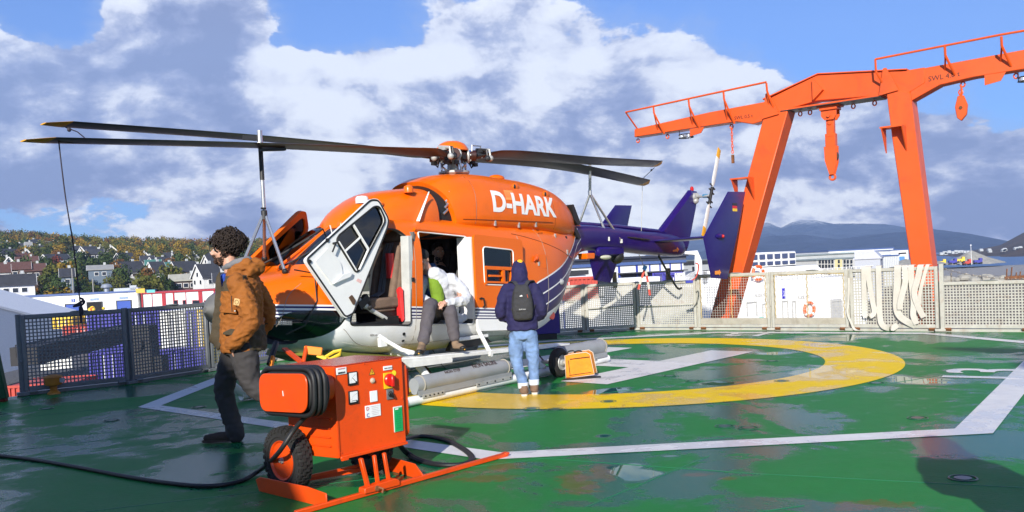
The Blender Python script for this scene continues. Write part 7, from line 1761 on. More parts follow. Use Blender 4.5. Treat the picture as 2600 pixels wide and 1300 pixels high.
def place_head(person, T, skin, body_extra=None, eyes=True):
    me = remeshed(head_mb(T), .0065, 2)
    for p in me.polygons: p.use_smooth = True
    me.materials.clear(); o = link("head", me, skin, person, None)
    if eyes:
        for s in (-1, 1):
            mb = MB(); mb.ball(T @ Vector((-.083, s * .031, .014)), .0115, 10, 8); e = build(mb, "eye", mat("eye_white", (.65, .62, .58), .25, var=0), o)
            mb = MB(); mb.ball(T @ Vector((-.0925, s * .032, .014)), .0045, 8, 6); build(mb, "iris", M_seal, e)
            mb = MB(); mb.tube([T @ Vector((-.089, s * .014, .036)), T @ Vector((-.091, s * .032, .042)), T @ Vector((-.080, s * .052, .034))], [.004, .005, .003], 6); build(mb, "eyebrow", mat("hair_dark", (.020, .011, .007), .8), o)
    return o
def curls(T, n, cen, rad, size, seed, keep, thick=.006, turns=1.2):
    rg = random.Random(seed); mb = MB(); k = 0
    while k < n:
        d = Vector((rg.gauss(0, 1), rg.gauss(0, 1), rg.gauss(0, 1))).normalized(); p = Vector(cen) + Vector((d.x * rad[0], d.y * rad[1], d.z * rad[2])) * rg.uniform(.72, 1.03)
        if not keep(p): continue
        k += 1; u_ = d.orthogonal().normalized(); w_ = d.cross(u_); ph = rg.uniform(0, 6.28); sz = size * rg.uniform(.7, 1.3); pts = []
        for j in range(7):
            a = ph + turns * math.pi * 2 * j / 6; pts.append(T @ (p + (u_ * math.cos(a) + w_ * math.sin(a)) * sz + d * (sz * (j / 6 - .3) * 1.4)))
        mb.tube(pts, [thick * q for q in (.5, 1, 1, 1, 1, .9, .3)], 5)
    return mb
def hand_mesh(wrist, fwd, palm_n, curl=.5, side=1, size=1.0):
    f = Vector(fwd).normalized(); n_ = Vector(palm_n); n_ = (n_ - f * n_.dot(f)).normalized(); s = f.cross(n_) * side; w = Vector(wrist); mb = MB()
    S = .095 * size
    mb.tube([w, w + f * S * .5, w + f * S], [.026 * size, .036 * size, .038 * size], 12, True, .5); mb.ball(w + f * S * .5, .036 * size, 10, 8)
    for i, ln in enumerate((.068, .078, .072, .056)):
        b = w + f * S * .93 + s * (.030 - .020 * i) * size; pts = [b]; d = f.copy()
        for j in range(3):
            d = (d * math.cos(curl * .9) + n_ * math.sin(curl * .9)).normalized(); pts.append(pts[-1] + d * ln * size * (.45, .32, .23)[j])
        mb.tube(pts, [.0105 * size, .0095 * size, .0085 * size, .007 * size], 8); mb.ball(pts[-1], .007 * size, 8, 6)
    b = w + f * S * .25 + s * .033 * size; t1 = b + (s * .7 + f * .8).normalized() * .04 * size; t2 = t1 + (f + n_ * .4).normalized() * .03 * size
    mb.tube([b, t1, t2], [.013 * size, .011 * size, .009 * size], 8); mb.ball(t2, .009 * size, 8, 6)
    me = remeshed(mb, .0045, 1)
    for p in me.polygons: p.use_smooth = True
    me.materials.clear(); return me
def garment(mb, name, mats, person, voxel=.016, amp=.012, scale=9, stretch=(1, 1, 1), seed=0, zone=None, smooth=3):
    me = remeshed(mb, voxel, smooth); wrinkle(me, amp, scale, stretch, seed)
    me.materials.clear(); mats = mats if isinstance(mats, list) else [mats]
    if zone:
        for p in me.polygons: p.material_index = zone(p.center)
    return link(name, me, mats, person, None)

# --- walking man in the mustard parka
pm = empty("person", (-2.50, 8.2, 0), 0, "bearded curly-haired man in a mustard brown parka walking left past the orange cart", "person")
Th = Matrix.Translation((-.125, 0, 1.795)) @ Matrix.Rotation(R(-3), 4, 'Y') @ Matrix.Scale(1.08, 4)
M_jean = cloth("trousers_charcoal", (.040, .036, .036)); M_park = cloth("parka_mustard", (.27, .085, .008), .5, 60); M_olive = cloth("parka_olive", (.055, .040, .020), .5, 60); M_hair = mat("hair_dark", (.020, .011, .007), .8)
mb = MB(); torso(mb, [(-.02, 0, .90, .12, .16), (-.02, 0, 1.15, .11, .15), (0, 0, 1.4, .12, .18), (0, 0, 1.52, .09, .17), (-.03, 0, 1.62, .06, .07)]); seg(mb, [(-.06, 0, 1.55), (-.10, 0, 1.72)], [.06, .06])
for s in (-1, 1):
    seg(mb, [(0, s * .19, 1.5), (.14, s * .25, 1.16), (-.02, s * .24, .93)], [.055, .045, .03])
seg(mb, [(-.08, .1, .9), (-.25, .09, .48), (-.17, .09, .12)], [.09, .06, .045]); seg(mb, [(-.0, -.1, .9), (.04, -.1, .55), (.30, -.1, .38)], [.09, .06, .045])
me = remeshed(mb, .018, 2); me.materials.clear(); [setattr(p, 'use_smooth', True) for p in me.polygons]; link("body", me, M_skin, pm, None)
hd = place_head(pm, Th, M_skin)
o = build(curls(Th, 520, (.035, 0, .065), (.150, .130, .125), .016, 3, lambda p: not (p.x < -.062 and p.z < .055) and p.z > -.05 and not (p.x < -.015 and p.z < .015)), "hair", M_hair, hd, None)
mb = MB(); mb.ball(Th @ Vector((.045, 0, .065)), .110, 16, 12); build(mb, "hair_mass", M_hair, hd)
bd_ = curls(Th, 260, (-.045, 0, -.075), (.062, .060, .052), .007, 5, lambda p: p.z < -.028 and not (p.x < -.09 and p.z > -.068), .0035, .8)
b2 = curls(Th, 90, (-.01, 0, -.03), (.07, .074, .06), .006, 6, lambda p: -.03 < p.x < .02 and p.z > -.07, .003, .8); bd_.raw(b2.v, b2.f, True)
b3 = curls(Th, 40, (-.088, 0, -.040), (.024, .032, .008), .005, 8, lambda p: p.x < -.085, .003, .8); bd_.raw(b3.v, b3.f, True); build(bd_, "beard", mat("beard_brown", (.05, .022, .012), .8), hd, None)
# parka
mb = MB()
torso(mb, [(-.005, 0, .86, .20, .215), (-.01, 0, .98, .205, .215), (-.01, 0, 1.15, .185, .205), (.0, 0, 1.32, .185, .215), (.01, 0, 1.46, .165, .22), (.005, 0, 1.55, .13, .17), (-.01, 0, 1.63, .095, .10)], power=2.3)
for s in (-1, 1): seg(mb, [(.03, s * .20, 1.49), (.12, s * .265, 1.30), (.155, s * .285, 1.14), (.06, s * .285, 1.02), (-.03, s * .265, .945)], [.095, .092, .082, .078, .066])
seg(mb, [(.12, -.09, 1.60), (.15, 0, 1.635), (.12, .09, 1.60)], [.055, .085, .055]); seg(mb, [(-.02, -.10, 1.60), (.09, -.09, 1.66)], [.05, .055]); seg(mb, [(-.02, .10, 1.60), (.09, .09, 1.66)], [.05, .055])
jk = garment(mb, "parka", [M_park, M_olive], pm, .011, .022, 11, (1, 1, 1.7), 2.0, lambda c: 1 if ((c.z > 1.42 and c.z < 1.56 and c.x < .10 and abs(c.y) < .235) or (c.x > .10 and c.z < 1.10 and abs(c.y) < .22 and c.z > .84)) else 0)
mb = MB(); mb.prism([(-.215, .88), (-.30, .98), (-.27, 1.10), (-.225, 1.30), (-.20, 1.56), (-.15, 1.62), (-.14, 1.3), (-.17, .95)], ((0, 0, 0), (1, 0, 0), (0, 0, 1), (0, 1, 0)), -.10, -.075)
me = remeshed(mb, .012, 2); wrinkle(me, .012, 9, (1, 1, 1), 5); me.materials.clear(); link("front_placket", me, M_olive, jk, None)
mb = MB(); mb.prism([(-.20, .93), (-.335, .96), (-.30, 1.08), (-.24, 1.28), (-.20, 1.5), (-.15, 1.5), (-.16, .95)], ((0, 0, 0), (1, 0, 0), (0, 0, 1), (0, 1, 0)), .06, .10)
me = remeshed(mb, .012, 2); wrinkle(me, .014, 9, (1, 1, 1), 9); me.materials.clear(); link("far_front_panel", me, M_park, jk, None)
for (x0, z0, x1, z1, y) in ((-.13, 1.235, .02, 1.275, -.235), (-.115, 1.035, .03, 1.085, -.245)):
    mb = MB(); mb.prism([(x0, z1 - .03), (x0, z0), (x1, z0 - .02), (x1, z1 - .02), ((x0 + x1) / 2, z1)], ((0, 0, 0), (1, 0, 0), (0, 0, 1), (0, 1, 0)), y, y + .03); pf = build(mb, "pocket_flap", M_park if z0 > 1.2 else M_olive, jk, bevel=.006)
    build(MB().cyl((x1 - .015, y - .006, z0 + .008), (x1 - .015, y, z0 + .008), .007, n=8), "snap", M_alu, pf)
mb = MB(); mb.box((.06, -.342, 1.325), (.055, .012, .062), Matrix.Rotation(.25, 3, 'Y')); bg = build(mb, "arm_patch", mat("patch_tan", (.60, .38, .15), .7), jk, bevel=.004)
build(MB().tube([(.06 + .016 * math.cos(a), -.350, 1.325 + .018 * math.sin(a)) for a in [k * math.pi / 6 for k in range(12)]], .0018, 4, closed=True), "patch_ring", M_olive, bg)
build(MB().tube([(-.005, -.285, 1.38), (.0, -.305, 1.31), (.005, -.318, 1.24)], .004, 5), "zip", M_dark, jk)
mb = MB(); seg(mb, [(-.145, -.03, 1.56), (-.15, -.02, 1.45), (-.165, -.02, 1.3)], [.030, .036, .03], .6); garment(mb, "blue_pullover", cloth("pullover_blue", (.02, .07, .42)), pm, .01, .004)
mb = MB(); seg(mb, [(-.15, 0, 1.63), (-.06, -.075, 1.66), (.04, -.07, 1.69), (.09, 0, 1.70), (.04, .07, 1.69)], [.024, .034, .036, .038, .03]); garment(mb, "grey_hood", cloth("hood_grey", (.17, .17, .18)), pm, .01, .008, 14)
# trousers
mb = MB(); torso(mb, [(-.02, 0, .84, .15, .17), (-.01, 0, .93, .15, .175), (0, 0, 1.0, .13, .16)])
seg(mb, [(-.09, .085, .90), (-.18, .09, .70), (-.245, .09, .49), (-.21, .09, .30), (-.155, .09, .075)], [.125, .115, .092, .085, .088])
seg(mb, [(.02, -.10, .90), (.04, -.11, .74), (.075, -.11, .57), (.20, -.11, .46), (.36, -.11, .36)], [.13, .12, .098, .088, .08])
garment(mb, "trousers", M_jean, pm, .015, .018, 10, (1, 1, 1.3), 4.0)
def shoe(pts, person, name, m, sole=M_seal, rad=(.038, .046, .05, .045, .035), h=.05, M=None):
    """pts heel -> toe ground line in local xy; built as upper plus sole"""
    a, b = Vector(pts[0]), Vector(pts[1]); d = (b - a); ln = d.length; d.normalize(); up = Vector(pts[2]) if len(pts) > 2 else Vector((0, 0, 1)); s = d.cross(up).normalized(); up = s.cross(d)
    mb = MB(); seg(mb, [a + d * .05 + up * (h + .05), a + d * .06 + up * h, a + d * ln * .55 + up * (h - .005), a + d * (ln - .045) + up * (h - .012)], [.044, .048, .046, .036])
    me = remeshed(mb, .010, 2); wrinkle(me, .004, 25); me.materials.clear(); o = link(name, me, m, person, None)
    mb = MB(); mb.prism(rounded([(0, -.036), (0, .036), (ln * .5, .040), (ln * .75, .050), (ln, .025), (ln, -.025), (ln * .75, -.050), (ln * .5, -.040)], .03), (a, d, s, up), 0, .022); build(mb, "sole", sole, o)
    return o
M_shoe = cloth("shoe_brown", (.045, .030, .020), .3)
shoe([(-.13, .09, .012), (-.47, .07, .012)], pm, "shoe", M_shoe, mat("sole_brown", (.05, .035, .025), .7)); shoe([(.38, -.11, .44), (.44, -.11, .20), (.95, 0, .25)], pm, "shoe", M_shoe)
link("hand", hand_mesh((-.02, -.225, .985), (-.3, .3, -.9), (1, .3, -.2), .2, 1), M_skin, pm, None)

# --- person in the navy jacket, seen from behind
pn = empty("person", (0.10, 10.47, 0), 0, "person in a navy hooded jacket and pale jeans, seen from behind beside the ground wheel", "person")
M_nj = cloth("jacket_navy", (.012, .010, .062), .4, 60); M_pj = mat("jeans_pale", (.14, .23, .42), .85, var=.45, vscale=5, bump=.4, bscale=150)
Tn = Matrix.Translation((.01, .10, 1.46)) @ Matrix.Rotation(R(-90), 4, 'Z') @ Matrix.Rotation(R(28), 4, 'Y')
mb = MB(); torso(mb, [(0, 0, .78, .14, .10), (0, 0, 1.0, .13, .10), (0, 0, 1.25, .16, .10), (0, .02, 1.36, .06, .06)]); seg(mb, [(0, .02, 1.3), (0, .09, 1.42)], [.05, .05])
for s in (-1, 1): seg(mb, [(s * .16, 0, 1.26), (s * .22, -.02, 1.0), (s * .19, .12, .93)], [.045, .04, .03]); seg(mb, [(-.065, 0, .70), (-.085, -.005, .52), (-.075, -.02, .36), (-.035, -.07, .22), (-.02, -.10, .125)] if s < 0 else [(.085, 0, .70), (.105, 0, .52), (.115, 0, .36), (.115, 0, .22), (.11, 0, .14)], [.06, .055, .042, .036, .033])
me = remeshed(mb, .018, 2); me.materials.clear(); [setattr(p, 'use_smooth', True) for p in me.polygons]; link("body", me, M_skin, pn, None)
place_head(pn, Tn, M_skin)
mb = MB(); torso(mb, [(.005, 0, .765, .185, .135), (.005, 0, .88, .182, .135), (0, 0, 1.05, .170, .125), (0, 0, 1.2, .185, .125), (0, 0, 1.29, .17, .115), (0, .02, 1.36, .10, .09)], power=2.3)
for s in (-1, 1): seg(mb, [(s * .155, 0, 1.25), (s * .215, -.03, 1.12), (s * .245, -.035, .99), (s * .225, .03, .93), (s * .17, .12, .90)], [.075, .07, .066, .06, .055])
jn = garment(mb, "jacket", M_nj, pn, .014, .016, 9, (1, 1, 1.4), 1.0)
mb = MB(); seg(mb, [(0, .00, 1.36), (0, .03, 1.45), (0, .085, 1.52)], [.105, .098, .080]); seg(mb, [(-.06, -.03, 1.34), (.06, -.03, 1.34)], [.05, .05]); garment(mb, "hood", M_nj, pn, .012, .012, 13, (1, 1, 1), 7.0)
mb = MB(); mb.ball((.01, .06, 1.568), .040, 12, 8, (1, 1, .8)); build(mb, "yellow_beanie", cloth("beanie_yellow", (.80, .42, .01)), pn)
mb = MB(); torso(mb, [(0.01, 0, .66, .155, .12), (.005, 0, .75, .15, .115), (0, 0, .82, .13, .10)])
seg(mb, [(-.065, 0, .70), (-.085, -.005, .52), (-.075, -.02, .36), (-.035, -.07, .22), (-.02, -.10, .125)], [.095, .088, .068, .062, .056])
seg(mb, [(.085, 0, .70), (.105, 0, .52), (.115, 0, .36), (.115, 0, .22), (.11, 0, .14)], [.095, .085, .066, .060, .055])
garment(mb, "jeans", M_pj, pn, .013, .014, 12, (1, 1, 1.3), 3.0)
for x, y, z in ((-.02, -.10, .12), (.11, .0, .14)):
    mb = MB(); mb.lathe([(.05, -.03), (.062, -.03), (.064, .03), (.056, .035)], (x, y, z), n=18); build(mb, "rolled_cuff", mat("cuff_pale", (.55, .60, .68), .9, bump=.3, bscale=150), pn)
M_boot = cloth("boot_brown", (.17, .105, .07), .4)
for x, y in ((-.015, -.115), (.11, -.01)):
    b_ = shoe([(x, y - .06, .0), (x + .02, y + .19, .0)], pn, "boot", M_boot, mat("sole_white", (.60, .57, .50), .6))
    mb = MB(); mb.tube([(x, y, .04), (x, y, .12)], [.05, .052], 14); mb.tube([(x, y, .085), (x, y, .10)], [.054, .054], 14); build(mb, "boot_shaft", M_boot, b_)
bp = empty("backpack", (0.115, 10.33, 1.10), R(-2), "small dark grey backpack worn by the person in the navy jacket", "backpack")
M_bp = cloth("backpack_grey", (.030, .030, .034), .4, 90)
mb = MB(); torso(mb, [(0, 0, -.21, .085, .045), (0, 0, -.17, .118, .07), (0, 0, -.02, .125, .08), (0, 0, .12, .105, .065), (0, 0, .19, .075, .04), (0, 0, .205, .05, .02)], power=3)
me = remeshed(mb, .009, 2); wrinkle(me, .006, 16); me.materials.clear(); link("bag_body", me, M_bp, bp, None)
mb = MB(); mb.tube(rline([(-.085, -.045, -.15), (-.10, -.055, 0), (-.085, -.045, .12), (-.04, -.03, .185), (.04, -.03, .185), (.085, -.045, .12), (.10, -.055, 0), (.085, -.045, -.15)], 4), .004, 5); mb.tube([(-.07, -.075, -.10), (.07, -.075, -.10)], .003, 5); build(mb, "zip", M_seal, bp)
for s in (-1, 1):
    mb = ribbon([Vector((s * .045, .0, .19)), Vector((s * .085, .04, .24)), Vector((s * .135, .10, .235)), Vector((s * .155, .20, .17))], .04, Vector((1, .2, 0)), .01); build(mb, "shoulder_strap", M_bp, bp)
    mb = ribbon([Vector((s * .105, .0, -.13)), Vector((s * .14, .05, -.06)), Vector((s * .175, .12, .0))], .015, Vector((0, .1, 1)), .004); build(mb, "lower_strap", M_bp, bp)
mb = MB(); mb.prism([(-.018, 0), (0, .006), (.006, .014), (.016, .004), (.02, -.004), (-.01, -.006)], ((-.01, -.082, .075), (1, 0, 0), (0, 0, 1), (0, 1, 0)), -.001, .001); build(mb, "emblem", M_trim, bp)
put_text("emblem_text", "QUECHUA", .016, fmat((.0, -.083, -.085), (1, 0, 0), (0, 0, 1), (0, -1, 0)), M_trim, bp, .0005)
build(MB().tube([(.062, -.075, .09), (.07, -.076, .05)], .003, 5), "orange_pull", M_or, bp)

# --- man in the white jacket sitting in the sliding door
ps = empty("person", W(-1.15, .75, .80), math.atan2(-HA.y, -HA.x), "man in a white jacket sitting in the open sliding door, feet on the step", "person")
def Q(s, t, z): return Vector((-(s + 1.15), t - .75, z - .80))
M_wj = cloth("jacket_white", (.56, .57, .60), .5, 50, .6, .04); M_gt = cloth("trousers_grey", (.085, .075, .085)); M_gr = cloth("shirt_green", (.16, .27, .015)); M_cap = cloth("cap_black", (.012, .012, .014))
mb = MB(); seg(mb, [Q(-1.02, .52, .95), Q(-1.12, .62, 1.2), Q(-1.28, .66, 1.42)], [.11, .11, .10]); seg(mb, [Q(-1.28, .64, 1.42), Q(-1.40, .62, 1.60)], [.06, .055])
seg(mb, [Q(-1.0, .5, .92), Q(-1.36, .94, 1.0), Q(-1.40, 1.03, .68)], [.06, .035, .025]); seg(mb, [Q(-1.15, .5, .92), Q(-1.68, .92, 1.07), Q(-1.94, 1.02, .70)], [.06, .035, .025])
seg(mb, [Q(-1.16, .80, 1.42), Q(-1.12, .95, 1.18), Q(-1.46, .96, 1.12)], [.05, .04, .03]); seg(mb, [Q(-1.40, .52, 1.40), Q(-1.55, .62, 1.2), Q(-1.58, .86, 1.12)], [.05, .04, .03])
me = remeshed(mb, .018, 2); me.materials.clear(); [setattr(p, 'use_smooth', True) for p in me.polygons]; link("body", me, M_skin, ps, None)
Ts = Matrix.Translation(Q(-1.43, .60, 1.655)) @ Matrix.Rotation(R(180 - 40 + 60), 4, 'Z') @ Matrix.Rotation(R(-25), 4, 'Y')
hs = place_head(ps, Ts, M_skin2)
mb = MB(); mb.ball(Ts @ Vector((.012, 0, .062)), .100, 16, 10, (1.05, .9, .85)); mb.prism(rounded([(-.09, -.06), (-.17, -.045), (-.17, .045), (-.09, .06)], .02), (Ts @ Vector((0, 0, .05)), Ts.to_3x3() @ Vector((1, 0, 0)), Ts.to_3x3() @ Vector((0, 1, 0)), Ts.to_3x3() @ Vector((0, 0, 1))), 0, .006); build(mb, "cap", M_cap, ps)
mb = MB(); seg(mb, [Q(-1.0, .60, .86), Q(-1.08, .66, 1.1), Q(-1.24, .70, 1.36), Q(-1.34, .72, 1.47)], [.155, .16, .155, .10]); seg(mb, [Q(-.92, .62, .84), Q(-.80, .70, .88)], [.12, .06])
seg(mb, [Q(-1.16, .82, 1.40), Q(-1.06, .95, 1.22), Q(-1.14, 1.0, 1.12), Q(-1.42, .97, 1.11)], [.085, .08, .072, .05]); seg(mb, [Q(-1.36, .55, 1.38), Q(-1.52, .60, 1.22), Q(-1.57, .82, 1.13)], [.08, .07, .05])
jw = garment(mb, "jacket", M_wj, ps, .014, .016, 10, (1, 1, 1.2), 1.5)
mb = MB(); seg(mb, [Q(-1.37, .70, 1.45), Q(-1.35, .735, 1.32), Q(-1.34, .76, 1.14)], [.055, .085, .08]); garment(mb, "green_shirt", M_gr, ps, .010, .006, 14)
mb = MB(); seg(mb, [Q(-1.0, .55, .93), Q(-1.2, .78, 1.0), Q(-1.385, .965, 1.035), Q(-1.39, 1.01, .88), Q(-1.40, 1.04, .69)], [.11, .105, .088, .082, .072]); seg(mb, [Q(-1.12, .5, .93), Q(-1.42, .74, 1.03), Q(-1.69, .93, 1.10), Q(-1.83, .99, .90), Q(-1.95, 1.03, .70)], [.11, .10, .085, .078, .072])
garment(mb, "trousers", M_gt, ps, .014, .012, 10, (1, 1, 1), 2.2)
M_hik = cloth("hiking_shoe", (.20, .135, .085), .5, 90)
for a_, b_, c_ in ((Q(-1.93, 1.0, .575), Q(-2.14, 1.12, .555), 0), (Q(-1.39, 1.0, .53), Q(-1.43, 1.22, .53), 0)):
    h_ = shoe([a_, b_], ps, "hiking_shoe", M_hik, M_seal)
    mb = MB(); mb.ball(b_ - (b_ - a_).normalized() * .03 + Vector((0, 0, .03)), .042, 10, 8, (1, 1, .7)); build(mb, "toe_cap", M_seal, h_)
    for k in range(3): p = a_.lerp(b_, .35 + .13 * k) + Vector((0, 0, .092 - .012 * k)); sd_ = (b_ - a_).cross(Vector((0, 0, 1))).normalized(); build(MB().bar(p - sd_ * .025, p + sd_ * .025, .008, .006), "lace", M_alu, h_)
    mb = MB(); mb.ball(b_ + Vector((0, .0, .012)), .010, 6, 5); build(mb, "yellow_mark", M_tipo, h_)
link("hand", hand_mesh(Q(-1.44, .98, 1.115), Q(-1.60, .97, 1.08) - Q(-1.44, .98, 1.115), (0, -.4, -1), .45, -1), M_skin, ps, None)
link("hand", hand_mesh(Q(-1.60, .88, 1.125), Q(-1.50, 1.0, 1.07) - Q(-1.60, .88, 1.125), (0, -.3, -1), .5, 1), M_skin, ps, None)

# --- man in the shade of the cabin
pc = empty("person", W(-.42, -.02, .80), math.atan2(-HA.y, -HA.x) + R(60), "dark-haired bearded man in dark clothes sitting in the shade of the cabin", "person")
def c_(x, y, z): return Vector((x, y, z))
mb = MB(); seg(mb, [(0, 0, .25), (.0, 0, .5), (0, 0, .72)], [.13, .14, .12]); seg(mb, [(0, 0, .72), (.02, 0, .88)], [.06, .06])
for s in (-1, 1): seg(mb, [(0, s * .18, .68), (.12, s * .24, .42), (.32, s * .14, .34)], [.05, .045, .035]); seg(mb, [(.0, s * .1, .2), (.42, s * .13, .24), (.45, s * .13, .0)], [.08, .06, .045])
me = remeshed(mb, .018, 2); me.materials.clear(); [setattr(p, 'use_smooth', True) for p in me.polygons]; link("body", me, M_skin2, pc, None)
Tc = Matrix.Translation((.04, 0, .96)) @ Matrix.Rotation(R(180), 4, 'Z')
hc = place_head(pc, Tc, M_skin2)
mb = MB(); mb.ball(Tc @ Vector((.022, 0, .052)), .098, 16, 10, (1, .86, .95)); build(mb, "hair", M_hair, hc)
build(curls(Tc, 140, (-.045, 0, -.085), (.062, .058, .042), .006, 15, lambda p: p.z < -.06, .0035, .8), "beard", M_hair, hc, None)
mb = MB(); seg(mb, [(0, 0, .28), (.0, 0, .5), (0, 0, .68), (0, 0, .80)], [.16, .165, .165, .08]); 
for s in (-1, 1): seg(mb, [(0, s * .16, .68), (.12, s * .25, .42), (.30, s * .14, .36)], [.08, .07, .055])
garment(mb, "dark_jacket", cloth("jacket_black", (.018, .019, .026)), pc, .016, .012, 9)
mb = MB()
for s in (-1, 1): seg(mb, [(.0, s * .1, .2), (.42, s * .13, .25), (.46, s * .13, .0)], [.10, .085, .07])
garment(mb, "trousers", M_jean, pc, .016, .01, 9)
for s in (-1, 1): link("hand", hand_mesh((.30, s * .14, .36), (.8, -s * .3, -.1), (0, 0, -1), .4, s), M_skin2, pc, None)
bj = empty("blue_jacket", W(-.85, .30, 1.10), 0, "crumpled blue jacket lying in the cabin behind the white jacket's shoulder", "jacket")
mb = MB(); seg(mb, [(0, 0, 0), (-.12, -.05, .22), (-.05, 0, .42)], [.13, .14, .10]); garment(mb, "fabric", cloth("jacket_blue", (.03, .09, .22)), bj, .014, .02, 10)

# ---------------------------------------------------------------- ground power cart
CO = gnd(790, 1300); cb = (gnd(1288, 1159) - CO).normalized()
cart = empty("ground_power_cart", CO, math.atan2(cb.y, cb.x), "orange wheeled ground power cart with gauges, red switch and coiled black cable", "power cart")
M_co2 = mat("cart_orange", (.72, .066, .002), .42, var=.06, vscale=3, dirt=.5, dirtcol=(.40, .045, .01), dscale=7)
M_tyre = mat("tyre_black", (.018, .017, .016), .75, var=.2)
foot = [(.352, .150), (.945, .132), (.905, .62), (.270, .62)]
mb = MB(); mb.prism(foot, ((0, 0, 0), (1, 0, 0), (0, 1, 0), (0, 0, 1)), .262, .895); box = build(mb, "cabinet", M_co2, cart, bevel=.006, seg=2)
mb = MB(); mb.prism([(a - .004 if a < .6 else a + .004, b - .004 if b < .4 else b + .004) for a, b in foot], ((0, 0, 0), (1, 0, 0), (0, 1, 0), (0, 0, 1)), .895, .903); build(mb, "top_panel", mat("cart_top", (.42, .045, .02), .22, var=.1, dirt=.35, dirtcol=(.20, .08, .06)), cart, bevel=.002)
mb = MB(); mb.box((.65, .128, .268), (.60, .018, .022)); build(mb, "bottom_lip", M_co2, cart, bevel=.003)
mb = MB(); mb.bar((.350, .147, .27), (.350, .147, .89), .012, .012); build(mb, "corner_edge", M_co2, cart)
fy = lambda x: .1495 - (x - .352) * .03
def panel(name, x, z, w, h, m, d=.006, parent=None, y=None):
    mb = MB(); mb.box((x, fy(x) - d / 2 - .001, z), (w, d, h), Matrix.Rotation(-.03, 3, 'Z')); return build(mb, name, m, parent or box, bevel=min(.0015, d * .3))
def ptext(s, x, z, size, m, parent, align='CENTER'): return put_text("panel_text", s, size, fmat((x, fy(x) - .0095, z), (1, -.03, 0), (0, 0, 1), (0, -1, 0)), m, parent, .0004, align)
M_lab = mat("label_white", (.78, .78, .77), .5, var=0); M_ink = mat("ink_black", (.02, .02, .02), .5, var=0); M_inkr = mat("ink_red", (.55, .02, .03), .5, var=0); M_inkb = mat("ink_blue", (.03, .03, .35), .5, var=0)
lb = panel("bar_code_label", .405, .862, .085, .048, M_lab)
for k in range(14): mb = MB(); mb.box((.376 + k * .0045, fy(.4) - .0085, .850), (.0018 if k % 3 else .003, .001, .013)); build(mb, "bar", M_ink, lb)
ptext("EQUIPMENT", .405, .874, .011, M_inkr, lb)
for i, (x, z) in enumerate(((.493, .800), (.491, .668))):
    g_ = panel("gauge", x, z, .078, .092, M_seal, .012)
    mb = MB(); mb.box((x, fy(x) - .0145, z + .004), (.062, .003, .072)); build(mb, "dial", M_lab, g_)
    mb = MB(); a = (2.35, 3.15)[i]; mb.bar((x + .018, fy(x) - .0175, z - .022), (x + .018 + .038 * math.cos(a), fy(x) - .0175, z - .022 + .038 * math.sin(a)), .003, .001, (0, 1, 0)); mb.cyl((x + .022, fy(x) - .019, z - .027), (x + .022, fy(x) - .016, z - .027), .006, n=10); build(mb, "needle", M_ink, g_)
    for k in range(7):
        a = math.pi / 2 + k * .26; mb = MB(); mb.bar((x + .022 + .042 * math.cos(a), fy(x) - .0172, z - .027 + .046 * math.sin(a)), (x + .022 + .048 * math.cos(a), fy(x) - .0172, z - .027 + .052 * math.sin(a)), .0015, .001, (0, 1, 0)); build(mb, "tick", M_ink, g_)
mb = MB(); mb.prism([(-.026, -.018), (.026, -.018), (0, .030)], ((.664, fy(.664) - .002, .822), (1, -.03, 0), (0, 0, 1), (0, -1, 0)), 0, .002); w_ = build(mb, "warning_triangle", M_ink, box)
mb = MB(); mb.prism([(-.021, -.0155), (.021, -.0155), (0, .0245)], ((.664, fy(.664) - .0042, .822), (1, -.03, 0), (0, 0, 1), (0, -1, 0)), 0, .001); build(mb, "yellow_field", M_tipo, w_)
mb = MB(); mb.prism([(.002, .014), (-.006, 0), (0, 0), (-.002, -.012), (.006, .003), (0, .003)], ((.664, fy(.664) - .0055, .822), (1, -.03, 0), (0, 0, 1), (0, -1, 0)), 0, .0006); build(mb, "bolt_sign", M_ink, w_)
mb = MB(); mb.lathe([(.020, 0), (.020, .006), (.015, .008), (.012, .016), (0, .018)], (.666, fy(.666), .762), (0, -1, 0), 18); build(mb, "indicator_lamp", mat("lamp_beige", (.50, .40, .30), .25), box)
panel("blank_label", .668, .650, .064, .078, M_lab)
panel("switch_label", .806, .836, .080, .030, M_lab); ptext("MAIN SWITCH", .806, .832, .011, M_ink, box)
ys = panel("switch_plate", .800, .745, .075, .115, mat("switch_yellow", (.80, .50, .01), .4), .008)
mb = MB(); mb.lathe([(.046, 0), (.046, .016), (.040, .024), (0, .026)], (.808, fy(.8) - .008, .750), (0, -1, 0), 26); kn_ = build(mb, "red_knob", mat("knob_red", (.62, .015, .010), .3), ys)
mb = MB(); mb.box((.812, fy(.8) - .044, .745), (.024, .024, .086)); build(mb, "knob_grip", mat("knob_red", (.62, .015, .010)), kn_, bevel=.005)
mb = MB(); mb.cyl((.862, fy(.86) - .001, .792), (.862, fy(.86) - .003, .792), .020, n=18); build(mb, "yellow_sticker", mat("sticker_yellow", (.85, .70, .02), .5, var=0), box)
sw = panel("selector_plate", .812, .645, .058, .074, mat("plate_grey", (.14, .14, .145), .4, var=0), .01)
mb = MB(); mb.cyl((.812, fy(.8) - .01, .645), (.812, fy(.8) - .022, .645), .020, n=14); mb.box((.812, fy(.8) - .028, .645), (.016, .020, .050), Matrix.Rotation(-.5, 3, 'Y')); build(mb, "selector_knob", M_seal, sw, bevel=.003)
dc_ = panel("danger_label", .655, .548, .135, .086, M_lab)
for s_, z, m_ in (("D", .558, M_inkr), ("C", .512, M_inkb)):
    ptext(s_, .607, z, .036, m_, dc_)
